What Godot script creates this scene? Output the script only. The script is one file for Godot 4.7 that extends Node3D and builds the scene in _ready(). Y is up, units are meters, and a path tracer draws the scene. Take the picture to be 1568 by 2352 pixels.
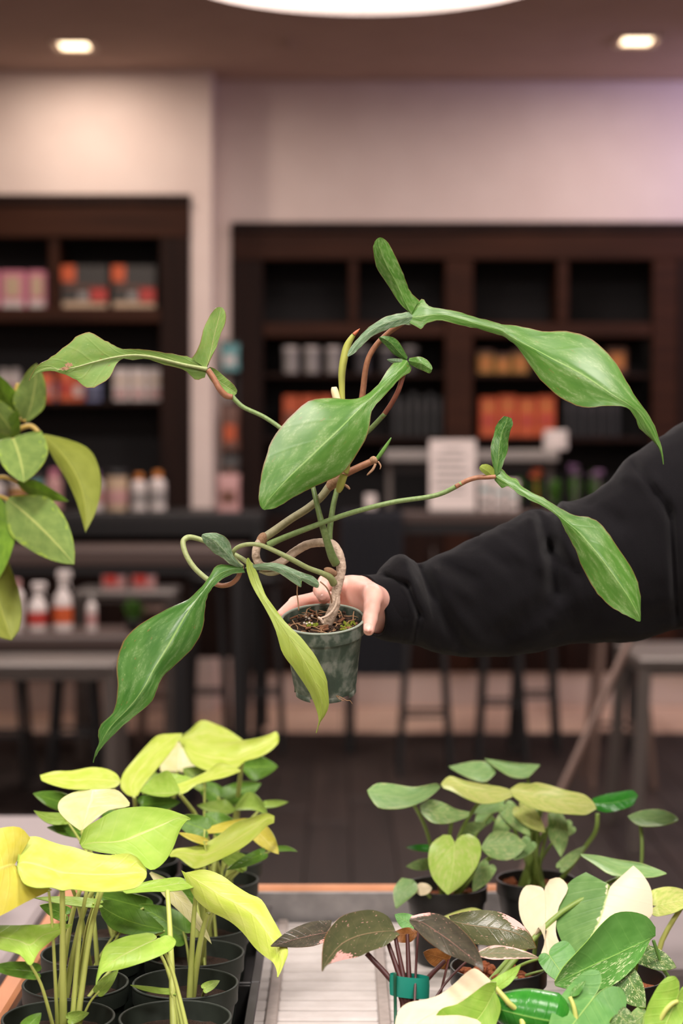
extends Node3D

# ---------------------------------------------------------------- camera constants (photograph 1568 x 2352)
const FOC := 4100.0
const EYE := Vector3(0.0, 1.5, 0.0)
const PITCH := -1.76
var cam_basis := Basis(Vector3.RIGHT, deg_to_rad(PITCH))
var used := {}
var M := {}
var rng := RandomNumberGenerator.new()
var nz := FastNoiseLite.new()
var nz2 := FastNoiseLite.new()


func _ready() -> void:
	rng.seed = 20240611
	nz.seed = 5
	nz.noise_type = FastNoiseLite.TYPE_SIMPLEX_SMOOTH
	nz.frequency = 1.0
	nz.fractal_octaves = 3
	nz2.seed = 11
	nz2.noise_type = FastNoiseLite.TYPE_SIMPLEX
	nz2.frequency = 1.0
	nz2.fractal_octaves = 1
	setup_camera()
	setup_light()
	make_materials()
	build_shell()
	build_left_cabinet()
	build_right_cabinet()
	build_back_tables()
	build_goods()
	build_bench()
	build_person()
	build_hero()
	build_lime_plants()
	build_right_plants()
	build_ficus()


func setup_camera() -> void:
	var cam := Camera3D.new()
	cam.name = "camera"
	var ca := CameraAttributesPhysical.new()
	var f := 1176.0 / FOC
	var want := rad_to_deg(2.0 * atan(f))
	ca.frustum_focal_length = 62.77
	ca.frustum_focus_distance = 2.09
	ca.frustum_near = 0.05
	ca.frustum_far = 60.0
	ca.exposure_aperture = 3.4
	cam.attributes = ca
	cam.fov = want
	cam.position = EYE
	cam.basis = cam_basis
	cam.current = true
	add_child(cam)


func setup_light() -> void:
	var we := WorldEnvironment.new()
	we.name = "world_environment"
	var e := Environment.new()
	e.background_mode = Environment.BG_COLOR
	e.background_color = Color(0.05, 0.045, 0.04)
	e.tonemap_mode = Environment.TONE_MAPPER_LINEAR
	e.tonemap_exposure = 1.0
	e.sdfgi_enabled = true
	e.ssao_enabled = true
	e.ssil_enabled = true
	we.environment = e
	add_child(we)


# ---------------------------------------------------------------- placing
func ray(x: float, y: float) -> Vector3:
	return cam_basis * Vector3((x - 784.0) / FOC, -(y - 1176.0) / FOC, -1.0)

func at(x: float, y: float, d: float) -> Vector3:
	return EYE + ray(x, y) * d

func onz(x: float, y: float, z: float) -> Vector3:
	var r := ray(x, y)
	return EYE + r * ((z - EYE.z) / r.z)

func ony(x: float, y: float, h: float) -> Vector3:
	var r := ray(x, y)
	return EYE + r * ((h - EYE.y) / r.y)

func pix(p: Vector3) -> Vector3:
	var q := cam_basis.inverse() * (p - EYE)
	return Vector3(784.0 + q.x / -q.z * FOC, 1176.0 - q.y / -q.z * FOC, -q.z)


# ---------------------------------------------------------------- naming
func org(n: Node3D) -> Vector3:
	return Vector3.ZERO if n == self else n.global_position

func numbered(n: String) -> String:
	if not used.has(n):
		used[n] = 0
		return n
	used[n] += 1
	return "%s_%03d" % [n, used[n]]

func thing(called: String, label: String, category: String, where := Vector3.ZERO, group := "") -> Node3D:
	var o := Node3D.new()
	o.name = numbered(called)
	add_child(o)
	o.position = where
	o.set_meta("label", label)
	o.set_meta("category", category)
	if group != "":
		o.set_meta("group", group)
	return o

func structure(called: String) -> Node3D:
	var o := Node3D.new()
	o.name = called
	add_child(o)
	o.set_meta("kind", "structure")
	return o

func put(parent: Node3D, called: String, mesh: Mesh, label := "") -> MeshInstance3D:
	var o := MeshInstance3D.new()
	o.name = called
	o.mesh = mesh
	parent.add_child(o, true)
	if parent != self:
		o.position = Vector3.ZERO
	if label != "":
		o.set_meta("label", label)
	return o


# ---------------------------------------------------------------- mesh builder
class MB:
	var v := PackedVector3Array()
	var n := PackedVector3Array()
	var uv := PackedVector2Array()
	var ix := PackedInt32Array()
	var shift := Vector3.ZERO

	func vert(p: Vector3, t := Vector2.ZERO) -> int:
		v.append(p - shift)
		n.append(Vector3.ZERO)
		uv.append(t)
		return v.size() - 1

	func tri(a: int, b: int, c: int) -> void:
		ix.append(a); ix.append(b); ix.append(c)
		var m := (v[c] - v[a]).cross(v[b] - v[a])
		n[a] += m; n[b] += m; n[c] += m

	func quad(a: int, b: int, c: int, d: int) -> void:
		tri(a, b, c); tri(a, c, d)

	func flat_quad(a: Vector3, b: Vector3, c: Vector3, d: Vector3) -> void:
		var i := vert(a, Vector2(0, 0)); var j := vert(b, Vector2(1, 0)); var k := vert(c, Vector2(1, 1)); var l := vert(d, Vector2(0, 1))
		quad(i, j, k, l)

	# rows of points; closed joins the last column to the first
	func grid(rows: Array, closed := false, skip := -1, uvs: Array = []) -> int:
		var base := v.size()
		var h := rows.size()
		var w: int = rows[0].size()
		for r in h:
			var row: PackedVector3Array = rows[r]
			for c in w:
				vert(row[c], uvs[r][c] if uvs.size() else Vector2(float(c) / (w - 1), float(r) / (h - 1)))
		for r in h - 1:
			for c in (w if closed else w - 1):
				if c == skip:
					continue
				var c2 := (c + 1) % w
				quad(base + r * w + c, base + r * w + c2, base + (r + 1) * w + c2, base + (r + 1) * w + c)
		return base

	# box with chamfered edges
	func box(c: Vector3, s: Vector3, b := 0.004, basis := Basis()) -> void:
		b = minf(b, minf(s.x, minf(s.y, s.z)) * 0.3)
		var h := s * 0.5
		var ax := [Vector3(1, 0, 0), Vector3(0, 1, 0), Vector3(0, 0, 1)]
		for k in 3:
			var u: Vector3 = ax[(k + 1) % 3]
			var w: Vector3 = ax[(k + 2) % 3]
			var d: Vector3 = ax[k]
			var hu := h.dot(u); var hw := h.dot(w); var hd := h.dot(d)
			for sg in [1.0, -1.0]:
				var o: Vector3 = d * hd * sg
				var a1: Vector3 = o + u * (hu - b) + w * (hw - b)
				var a2: Vector3 = o - u * (hu - b) + w * (hw - b)
				var a3: Vector3 = o - u * (hu - b) - w * (hw - b)
				var a4: Vector3 = o + u * (hu - b) - w * (hw - b)
				if sg > 0:
					flat_quad(c + basis * a4, c + basis * a3, c + basis * a2, c + basis * a1)
				else:
					flat_quad(c + basis * a1, c + basis * a2, c + basis * a3, c + basis * a4)
			# edges parallel to d
			for su in [1.0, -1.0]:
				for sw in [1.0, -1.0]:
					var e1: Vector3 = u * hu * su + w * (hw - b) * sw
					var e2: Vector3 = u * (hu - b) * su + w * hw * sw
					var q: Vector3 = d * (hd - b)
					if su * sw > 0:
						flat_quad(c + basis * (e1 - q), c + basis * (e1 + q), c + basis * (e2 + q), c + basis * (e2 - q))
					else:
						flat_quad(c + basis * (e2 - q), c + basis * (e2 + q), c + basis * (e1 + q), c + basis * (e1 - q))
		for sx in [1.0, -1.0]:
			for sy in [1.0, -1.0]:
				for sz in [1.0, -1.0]:
					var p1 := Vector3(h.x * sx, (h.y - b) * sy, (h.z - b) * sz)
					var p2 := Vector3((h.x - b) * sx, h.y * sy, (h.z - b) * sz)
					var p3 := Vector3((h.x - b) * sx, (h.y - b) * sy, h.z * sz)
					var i := vert(c + basis * p1); var j := vert(c + basis * p2); var k := vert(c + basis * p3)
					if sx * sy * sz > 0:
						tri(i, k, j)
					else:
						tri(i, j, k)

	# profile of [radius, height] turned about the axis
	func lathe(c: Vector3, prof: Array, seg := 24, basis := Basis(), squash := 1.0) -> void:
		var rows := []
		for p in prof:
			var row := PackedVector3Array()
			for k in seg + 1:
				var a := TAU * k / seg
				row.append(c + basis * Vector3(cos(a) * p[0], p[1], sin(a) * p[0] * squash))
			rows.append(row)
		grid(rows)

	func tube(pts: PackedVector3Array, rad: PackedFloat32Array, seg := 10, cap := true) -> void:
		var rows := []
		var up := Vector3(0.13, 0.21, 0.97).normalized()
		var last := pts.size() - 1
		for i in pts.size():
			var t := (pts[mini(i + 1, last)] - pts[maxi(i - 1, 0)]).normalized()
			up = (up - t * up.dot(t)).normalized()
			var s := t.cross(up)
			if i == 0 and cap:
				var r0 := PackedVector3Array()
				for k in seg + 1:
					r0.append(pts[0])
				rows.append(r0)
			var row := PackedVector3Array()
			for k in seg + 1:
				var a := TAU * k / seg
				row.append(pts[i] + (up * cos(a) + s * sin(a)) * rad[i])
			rows.append(row)
			if i == last and cap:
				var r1 := PackedVector3Array()
				for k in seg + 1:
					r1.append(pts[last])
				rows.append(r1)
		var b := grid(rows)
		# close the seam of the normals
		var w := seg + 1
		for r in rows.size():
			var sm := n[b + r * w] + n[b + r * w + seg]
			n[b + r * w] = sm
			n[b + r * w + seg] = sm

	func bar(a: Vector3, b: Vector3, t: float, t2 := -1.0) -> void:
		var d := b - a
		var y := d.normalized()
		var x := Vector3(1, 0, 0) if absf(y.x) < 0.9 else Vector3(0, 0, 1)
		var z := x.cross(y).normalized()
		x = y.cross(z).normalized()
		box((a + b) * 0.5, Vector3(t, d.length(), t if t2 < 0 else t2), minf(0.003, t * 0.2), Basis(x, y, z))

	func surf(mesh: ArrayMesh, mat: Material) -> ArrayMesh:
		var m := mesh if mesh else ArrayMesh.new()
		for i in n.size():
			n[i] = n[i].normalized() if n[i].length_squared() > 0.0 else Vector3.UP
		var a := []
		a.resize(Mesh.ARRAY_MAX)
		a[Mesh.ARRAY_VERTEX] = v
		a[Mesh.ARRAY_NORMAL] = n
		a[Mesh.ARRAY_TEX_UV] = uv
		a[Mesh.ARRAY_INDEX] = ix
		m.add_surface_from_arrays(Mesh.PRIMITIVE_TRIANGLES, a)
		m.surface_set_material(m.get_surface_count() - 1, mat)
		return m

	func done(mat: Material) -> ArrayMesh:
		return surf(null, mat)


func box_part(parent: Node3D, called: String, c: Vector3, s: Vector3, mat: Material, b := 0.006, label := "") -> MeshInstance3D:
	var mb := MB.new()
	mb.box(Vector3.ZERO, s, b)
	var o := put(parent, called, mb.done(mat), label)
	o.position = c - org(parent)
	return o

# a box whose front face fills a rectangle of the photograph in the plane z
func face_box(parent: Node3D, called: String, x0: float, y0: float, x1: float, y1: float, z: float, depth: float, mat: Material, b := 0.006) -> MeshInstance3D:
	var a := onz(x0, (y0 + y1) * 0.5, z)
	var c := onz(x1, (y0 + y1) * 0.5, z)
	var t := onz((x0 + x1) * 0.5, y0, z)
	var u := onz((x0 + x1) * 0.5, y1, z)
	return box_part(parent, called, Vector3((a.x + c.x) / 2, (t.y + u.y) / 2, z - depth / 2), Vector3(c.x - a.x, t.y - u.y, depth), mat, b)

static func cr(a: Variant, b: Variant, c: Variant, d: Variant, t: float) -> Variant:
	return 0.5 * (2.0 * b + (c - a) * t + (2.0 * a - 5.0 * b + 4.0 * c - d) * t * t + (3.0 * b - a - 3.0 * c + d) * t * t * t)

# ---------------------------------------------------------------- stems: rows of [x, y, depth, radius in pixels]
func stem(parent: Node3D, called: String, rows: Array, mat: Material, sub := 5, seg := 10, label := "", rough := 0.0) -> MeshInstance3D:
	var pts := PackedVector3Array()
	var rad := PackedFloat32Array()
	var k := rows.size()
	for i in k - 1:
		var a: Array = rows[maxi(i - 1, 0)]
		var b: Array = rows[i]
		var c: Array = rows[i + 1]
		var d: Array = rows[mini(i + 2, k - 1)]
		for s in sub + (1 if i == k - 2 else 0):
			var t := float(s) / sub
			var q := []
			for j in 4:
				q.append(cr(float(a[j]), float(b[j]), float(c[j]), float(d[j]), t))
			pts.append(at(q[0], q[1], q[2]))
			var rr: float = maxf(q[3], 0.4)
			if rough > 0.0:
				rr *= 1.0 + rough * nz.get_noise_3d(q[0] * 0.11, q[1] * 0.11, 3.0)
			rad.append(rr * q[2] / FOC)
	var mb := MB.new()
	mb.shift = org(parent)
	mb.tube(pts, rad, seg)
	return put(parent, called, mb.done(mat), label)


# ---------------------------------------------------------------- leaves
# rows: [left x,y, mid x,y, right x,y, depth] or, where the base is notched, [left, mid left, mid right, right, depth]
func leaf(parent: Node3D, called: String, rows: Array, mat: Material, under: Material, o := {}) -> MeshInstance3D:
	var vt: float = o.get("vt", 0.0)
	var fold: float = o.get("fold", 0.0)
	var cup: float = o.get("cup", 0.0)
	var wave: float = o.get("wave", 0.0)
	var wf: float = o.get("wf", 9.0)
	var jag: float = o.get("jag", 0.0)
	var th: float = o.get("th", 0.0007)
	var sub: int = o.get("sub", 3)
	var m: int = o.get("m", 6)
	var ph := rng.randf() * 6.0
	var R := []
	for r in rows:
		if r.size() == 7:
			R.append([r[0], r[1], r[2], r[3], r[2], r[3], r[4], r[5], r[6]])
		else:
			R.append(r)
	var y0: float = R[0][3]
	var k := R.size()
	var S := []
	for i in k - 1:
		var a: Array = R[maxi(i - 1, 0)]
		var b: Array = R[i]
		var c: Array = R[i + 1]
		var d: Array = R[mini(i + 2, k - 1)]
		for s in sub + (1 if i == k - 2 else 0):
			var t := float(s) / sub
			var q := []
			for j in 9:
				q.append(cr(float(a[j]), float(b[j]), float(c[j]), float(d[j]), t))
			S.append(q)
	var G := []
	var U := []
	var ns := S.size()
	for i in ns:
		var q: Array = S[i]
		var vv := float(i) / (ns - 1)
		var row := PackedVector3Array()
		var ur := PackedVector2Array()
		var kk: float = q[8] / FOC
		for side in 2:
			for jj in m + 1:
				var j := m - jj if side == 0 else jj
				var t := float(j) / m
				var e := 0 if side == 0 else 6
				var f := 2 if side == 0 else 4
				var x: float = lerpf(q[f], q[e], t)
				var y: float = lerpf(q[f + 1], q[e + 1], t)
				var dist := Vector2(q[e] - q[f], q[e + 1] - q[f + 1]).length()
				if jag > 0.0 and j == m and dist > 3.0:
					var jn := nz2.get_noise_2d(vv * 60.0 + ph * 10.0, side * 7.0 + ph) * jag
					x += jn * (q[e] - q[f]) / dist
					y += jn * (q[e + 1] - q[f + 1]) / dist
				var dd: float = q[8] + vt * (y0 - y) * kk + fold * t * dist * kk + cup * t * t * dist * kk
				if wave > 0.0:
					dd += wave * t * t * sin(vv * wf + ph + side * 2.1) * minf(1.0, dist / 25.0)
				row.append(at(x, y, dd))
				ur.append(Vector2(0.5 - 0.5 * t if side == 0 else 0.5 + 0.5 * t, vv))
		G.append(row)
		U.append(ur)
	var top := MB.new()
	top.shift = org(parent)
	top.grid(G, false, m, U)
	var w := 2 * (m + 1)
	var sgn := 0.0
	for i in ns:   # share the normals along the midrib
		var a := i * w + m
		var sm := top.n[a].normalized() + top.n[a + 1].normalized()
		top.n[a] = sm
		top.n[a + 1] = sm
		sgn += top.n[i * w + 2].normalized().dot((EYE - G[i][2]).normalized()) + top.n[i * w + w - 3].normalized().dot((EYE - G[i][w - 3]).normalized())
	sgn = 1.0 if sgn >= 0.0 else -1.0
	var low := MB.new()
	low.shift = org(parent)
	var G2 := []
	for i in ns:
		var row := PackedVector3Array()
		for c in w:
			row.append(G[i][c] - top.n[i * w + c].normalized() * sgn * th)
		G2.append(row)
	low.grid(G2, false, m, U)
	var mesh := top.surf(null, mat)
	# rim
	var rim := MB.new()
	rim.shift = org(parent)
	for c in [0, w - 1]:
		var rr := []
		var uu := []
		for i in ns:
			rr.append(PackedVector3Array([G[i][c], G2[i][c]]))
			uu.append(PackedVector2Array([U[i][c], U[i][c]]))
		rim.grid(rr, false, -1, uu)
	low.surf(mesh, under)
	rim.surf(mesh, under)
	return put(parent, called, mesh, o.get("label", ""))


# heart-shaped or ovate blade from its base to its tip; widths in pixels to the left and right of that line
func blade(b: Array, t: Array, wl: float, wr: float, o := {}) -> Array:
	var lb: float = o.get("lobe", 0.16)
	var bow: float = o.get("bow", 0.0)
	var pw: float = o.get("pw", 1.25)
	var sharp: float = o.get("sharp", 0.85)
	var dx: float = t[0] - b[0]
	var dy: float = t[1] - b[1]
	var ln := sqrt(dx * dx + dy * dy)
	var tx := dx / ln
	var ty := dy / ln
	var lx := ty
	var ly := -tx
	var rows := []
	if lb > 0.0:
		for i in 4:
			var s: float = [-1.0, -0.86, -0.55, -0.25][i] * lb
			var e := sqrt(maxf(0.0, 1.0 - (s / lb) * (s / lb)))
			var cx: float = b[0] + dx * s
			var cy: float = b[1] + dy * s
			var ol := wl * (0.45 + 0.5 * e)
			var orr := wr * (0.45 + 0.5 * e)
			var il := wl * 0.43 * (1.0 - e)
			var ir := wr * 0.43 * (1.0 - e)
			rows.append([cx + lx * ol, cy + ly * ol, cx + lx * il, cy + ly * il, cx - lx * ir, cy - ly * ir, cx - lx * orr, cy - ly * orr, b[2]])
	var N := 11
	for i in N + 1:
		var s := float(i) / N
		var prof := pow(maxf(0.0, cos(PI / 2 * pow(s, pw))), sharp)
		if lb <= 0.0:
			prof *= minf(1.0, 0.12 + 0.95 * sin(minf(s / 0.42, 1.0) * PI / 2))
		else:
			prof *= 0.96 + 0.06 * sin(s * PI)
		var off := bow * 4.0 * s * (1.0 - s)
		var cx: float = b[0] + dx * s + lx * off
		var cy: float = b[1] + dy * s + ly * off
		var d: float = lerpf(b[2], t[2], s)
		rows.append([cx + lx * wl * prof, cy + ly * wl * prof, cx, cy, cx, cy, cx - lx * wr * prof, cy - ly * wr * prof, d])
	return rows


# ---------------------------------------------------------------- smooth body from tapered bones, meshed as surface nets
func body_mesh(bones: Array, cell: float, k: float, mb: MB, bump := 0.0, bump_f := 20.0) -> void:
	var lo := Vector3(1e9, 1e9, 1e9)
	var hi := -lo
	for b in bones:
		for j in 2:
			var p: Vector3 = b[j * 2]
			var r: float = b[j * 2 + 1] + k + cell * 2.0
			lo = lo.min(p - Vector3.ONE * r)
			hi = hi.max(p + Vector3.ONE * r)
	var nx := int(ceil((hi.x - lo.x) / cell)) + 1
	var ny := int(ceil((hi.y - lo.y) / cell)) + 1
	var nn := int(ceil((hi.z - lo.z) / cell)) + 1
	var F := PackedFloat32Array()
	F.resize(nx * ny * nn)
	F.fill(1.0)
	for b in bones:
		var a: Vector3 = b[0]
		var ra: float = b[1]
		var c: Vector3 = b[2]
		var rb: float = b[3]
		var kk: float = b[4] if b.size() > 4 else k
		var rm := maxf(ra, rb) + maxf(kk, k) + cell * 2.5
		var l3 := (a.min(c) - Vector3.ONE * rm - lo) / cell
		var h3 := (a.max(c) + Vector3.ONE * rm - lo) / cell
		var ab := c - a
		var l2 := maxf(ab.length_squared(), 1e-9)
		for x in range(maxi(0, int(l3.x)), mini(nx, int(h3.x) + 2)):
			for y in range(maxi(0, int(l3.y)), mini(ny, int(h3.y) + 2)):
				var id := (x * ny + y) * nn
				for z in range(maxi(0, int(l3.z)), mini(nn, int(h3.z) + 2)):
					var p := lo + Vector3(x, y, z) * cell
					var t := clampf((p - a).dot(ab) / l2, 0.0, 1.0)
					var d := (p - a - ab * t).length() - lerpf(ra, rb, t)
					var f := F[id + z]
					if f > 0.9:
						F[id + z] = d
					else:
						var h := maxf(kk - absf(f - d), 0.0) / kk
						F[id + z] = minf(f, d) - h * h * kk * 0.25
	if bump > 0.0:
		for x in nx:
			for y in ny:
				for z in nn:
					var id := (x * ny + y) * nn + z
					if absf(F[id]) < 0.05:
						var p := (lo + Vector3(x, y, z) * cell) * bump_f
						F[id] += bump * nz.get_noise_3dv(p)
	var at_cell := {}
	for x in nx - 1:
		for y in ny - 1:
			for z in nn - 1:
				var i0 := (x * ny + y) * nn + z
				var f0 := F[i0]
				if absf(f0) > cell * 2.5:
					continue
				var sum := Vector3.ZERO
				var cnt := 0
				var fs := [f0, F[i0 + ny * nn], F[i0 + nn], F[i0 + ny * nn + nn], F[i0 + 1], F[i0 + ny * nn + 1], F[i0 + nn + 1], F[i0 + ny * nn + nn + 1]]
				for e in EDGES:
					var fa: float = fs[e[0]]
					var fb: float = fs[e[1]]
					if (fa < 0.0) != (fb < 0.0):
						var t := fa / (fa - fb)
						sum += CORN[e[0]].lerp(CORN[e[1]], t)
						cnt += 1
				if cnt:
					at_cell[i0] = mb.vert(lo + (Vector3(x, y, z) + sum / cnt) * cell)
	var sx := ny * nn
	for i0 in at_cell:
		var x: int = i0 / sx
		var y: int = (i0 / nn) % ny
		var z: int = i0 % nn
		var f0 := F[i0]
		if x > 0 and y > 0 and z > 0:
			for ax in 3:
				var st: int = [sx, nn, 1][ax]
				var f1 := F[i0 + st]
				if (f0 < 0.0) == (f1 < 0.0):
					continue
				var u: int = [nn, 1, sx][ax]
				var w: int = [1, sx, nn][ax]
				var q := [i0, i0 - u, i0 - u - w, i0 - w]
				var ok := true
				for c in q:
					ok = ok and at_cell.has(c)
				if ok:
					if f0 < 0.0:
						mb.quad(at_cell[q[3]], at_cell[q[2]], at_cell[q[1]], at_cell[q[0]])
					else:
						mb.quad(at_cell[q[0]], at_cell[q[1]], at_cell[q[2]], at_cell[q[3]])

const CORN := [Vector3(0, 0, 0), Vector3(1, 0, 0), Vector3(0, 1, 0), Vector3(1, 1, 0), Vector3(0, 0, 1), Vector3(1, 0, 1), Vector3(0, 1, 1), Vector3(1, 1, 1)]
const EDGES := [[0, 1], [2, 3], [4, 5], [6, 7], [0, 2], [1, 3], [4, 6], [5, 7], [0, 4], [1, 5], [2, 6], [3, 7]]


# ---------------------------------------------------------------- lamps
func area_lamp(parent: Node3D, where: Vector3, size: Vector2, energy: float, col: Color, towards := Vector3.DOWN) -> void:
	var l := AreaLight3D.new()
	l.name = "lamp"
	l.area_size = size
	l.area_normalize_energy = true
	l.light_energy = energy
	l.light_color = col
	l.shadow_enabled = true
	l.set("area_range", 30.0)
	parent.add_child(l, true)
	l.position = where
	l.look_at_from_position(where, where + towards, Vector3.BACK if absf(towards.y) > 0.9 else Vector3.UP)


# ---------------------------------------------------------------- materials
func c8(r: float, g: float, b: float) -> Color:
	return Color(r / 255.0, g / 255.0, b / 255.0)

func plain_mat(key: String, col: Color, rough := 0.6, metal := 0.0) -> StandardMaterial3D:
	var m := StandardMaterial3D.new()
	m.resource_name = key
	m.albedo_color = col
	m.roughness = rough
	m.metallic = metal
	M[key] = m
	return m

# a texture computed pixel by pixel
func tex(w: int, h: int, f: Callable) -> ImageTexture:
	var d := PackedByteArray()
	d.resize(w * h * 3)
	var i := 0
	for y in h:
		for x in w:
			var c: Color = f.call((x + 0.5) / w, (y + 0.5) / h)
			d[i] = int(clampf(c.r, 0, 1) * 255.0)
			d[i + 1] = int(clampf(c.g, 0, 1) * 255.0)
			d[i + 2] = int(clampf(c.b, 0, 1) * 255.0)
			i += 3
	return ImageTexture.create_from_image(Image.create_from_data(w, h, false, Image.FORMAT_RGB8, d))

# a texture of noise that tiles, mixing two colours
func mottle(key: String, a: Color, b: Color, rough: float, freq := 0.02, scale := 4.0, stretch := Vector3.ONE, bump := 0.0, size := 256) -> StandardMaterial3D:
	var m := plain_mat(key, Color.WHITE, rough)
	var n := FastNoiseLite.new()
	n.seed = key.hash() % 1000
	n.frequency = freq
	n.fractal_octaves = 4
	var g := Gradient.new()
	g.set_color(0, a)
	g.set_color(1, b)
	var t := NoiseTexture2D.new()
	t.width = size
	t.height = size
	t.seamless = true
	t.noise = n
	t.color_ramp = g
	m.albedo_texture = t
	m.uv1_triplanar = true
	m.uv1_world_triplanar = true
	m.uv1_scale = stretch * scale
	if bump > 0.0:
		var t2 := NoiseTexture2D.new()
		t2.width = size
		t2.height = size
		t2.seamless = true
		t2.noise = n
		m.set("heightmap_enabled", true)
		m.heightmap_texture = t2
		m.heightmap_scale = bump
	return m

func n2(x: float, y: float) -> float:
	return nz.get_noise_2d(x, y)

# leaf colour over (across, along)
func leaf_colour(u: float, v: float, k: Dictionary) -> Color:
	var s := absf(u - 0.5) * 2.0
	var base: Color = k.a
	var big := n2(u * 4.0 + k.sd, v * 5.0)
	base = base.lerp(k.b, clampf(0.5 + big * 0.9, 0, 1))
	# side veins sweep towards the tip
	var vp: float = v * k.nv - s * k.nv * 0.16
	var fv := absf(fposmod(vp + 0.04 * n2(u * 6.0, v * 6.0), 1.0) - 0.5) * 2.0
	var vein: float = smoothstep(0.9, 1.0, fv) * k.get("vs", 0.25) * (1.0 - s * 0.5)
	base = base.lerp(k.mid, vein)
	if k.has("cream"):
		var how: String = k.how
		var mask := 0.0
		if how == "speck":
			var q := n2(u * 26.0 + k.sd, v * 16.0 - s * 9.0) + 0.55 * n2(u * 5.0 + 3.0, v * 5.0 + k.sd)
			mask = smoothstep(0.28, 0.4, q - 0.12 + k.get("amt", 0.0) * smoothstep(0.0, 0.4, v))
			if k.has("side"):
				mask *= maxf(1.0 - smoothstep(0.44, 0.6, u), smoothstep(0.7, 0.85, v))
		elif how == "half":
			mask = smoothstep(0.5, 0.515, 1.0 - u + 0.05 * n2(v * 9.0, k.sd) + k.get("amt", 0.0) * (1.0 if v < 0.5 else 0.3))
		elif how == "blotch":
			mask = smoothstep(0.0, 0.14, n2(u * 7.0 + k.sd, v * 8.0 - s * 3.0) + k.get("amt", 0.0))
		elif how == "edge":
			mask = smoothstep(0.0, 0.12, s - 0.8 + 0.35 * n2(u * 8.0 + k.sd, v * 9.0) + k.get("amt", 0.0))
		elif how == "all":
			mask = 1.0
		elif how == "wedge":
			var dx := absf(u - k.get("wu", 0.8)) / 0.3 + absf(v - k.get("wv", 0.75)) / 0.17 + 0.6 * n2(u * 14.0, v * 14.0)
			mask = 1.0 - smoothstep(0.9, 1.0, dx)
			mask = maxf(mask, 0.8 * smoothstep(0.56, 0.62, n2(u * 15.0, v * 17.0 + k.sd)))
		base = base.lerp(k.cream, mask * k.get("cs", 1.0))
	# midrib
	base = base.lerp(k.mid, (1.0 - smoothstep(k.get("mw", 0.025) * 0.5, k.get("mw", 0.025), s)) * k.get("ms", 0.8))
	# dried water marks and dust with a grain of its own
	var du: float = k.get("dust", 0.0)
	if du > 0.0:
		var g := n2(u * 38.0, v * 70.0 + k.sd)
		var p := n2(u * 6.0 + 9.0, v * 8.0 + k.sd)
		base = base.lerp(k.get("dc", c8(148, 164, 122)), du * (0.55 * smoothstep(-0.35, 0.55, p + 0.15 * g) + 0.45 * smoothstep(0.3, 0.75, g + p * 0.8)))
		var sc := n2(u * 9.0 + v * 20.0, v * 9.0 - u * 22.0 + k.sd)
		base = base.lerp(c8(188, 196, 140), smoothstep(0.6, 0.7, sc) * 0.45)
	if k.get("spot", 0.0) > 0.0:
		base = base.lerp(c8(140, 96, 60), smoothstep(0.6, 0.66, n2(u * 13.0 + k.sd * 3.0, v * 17.0)) * k.spot)
	# coloured margin
	if k.has("rim"):
		base = base.lerp(k.rim, smoothstep(0.955, 0.985, s) * k.get("rs", 0.7))
	return base

func leaf_mat(key: String, k: Dictionary, rough := 0.42, back := 0.25, w := 160, h := 384) -> void:
	var m := plain_mat(key, Color.WHITE, rough)
	if not k.has("mid"):
		k.mid = k.a.lerp(Color.WHITE, 0.3)
	k.sd = float(absi(key.hash()) % 97)
	if not k.has("nv"):
		k.nv = 9.0
	m.albedo_texture = tex(w, h, func(u: float, v: float) -> Color: return leaf_colour(u, v, k))
	m.texture_repeat = false
	m.metallic_specular = 0.38
	m.backlight_enabled = true
	var bc: Color = k.a.lerp(k.b, 0.5)
	m.backlight = Color(back, back, back * 0.85) if bc.g > 0.3 else Color(back * 0.5, back * 0.4, back * 0.3)
	m.heightmap_enabled = true
	m.heightmap_texture = M["_veins"]
	m.heightmap_scale = k.get("hs", 0.06)

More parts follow.
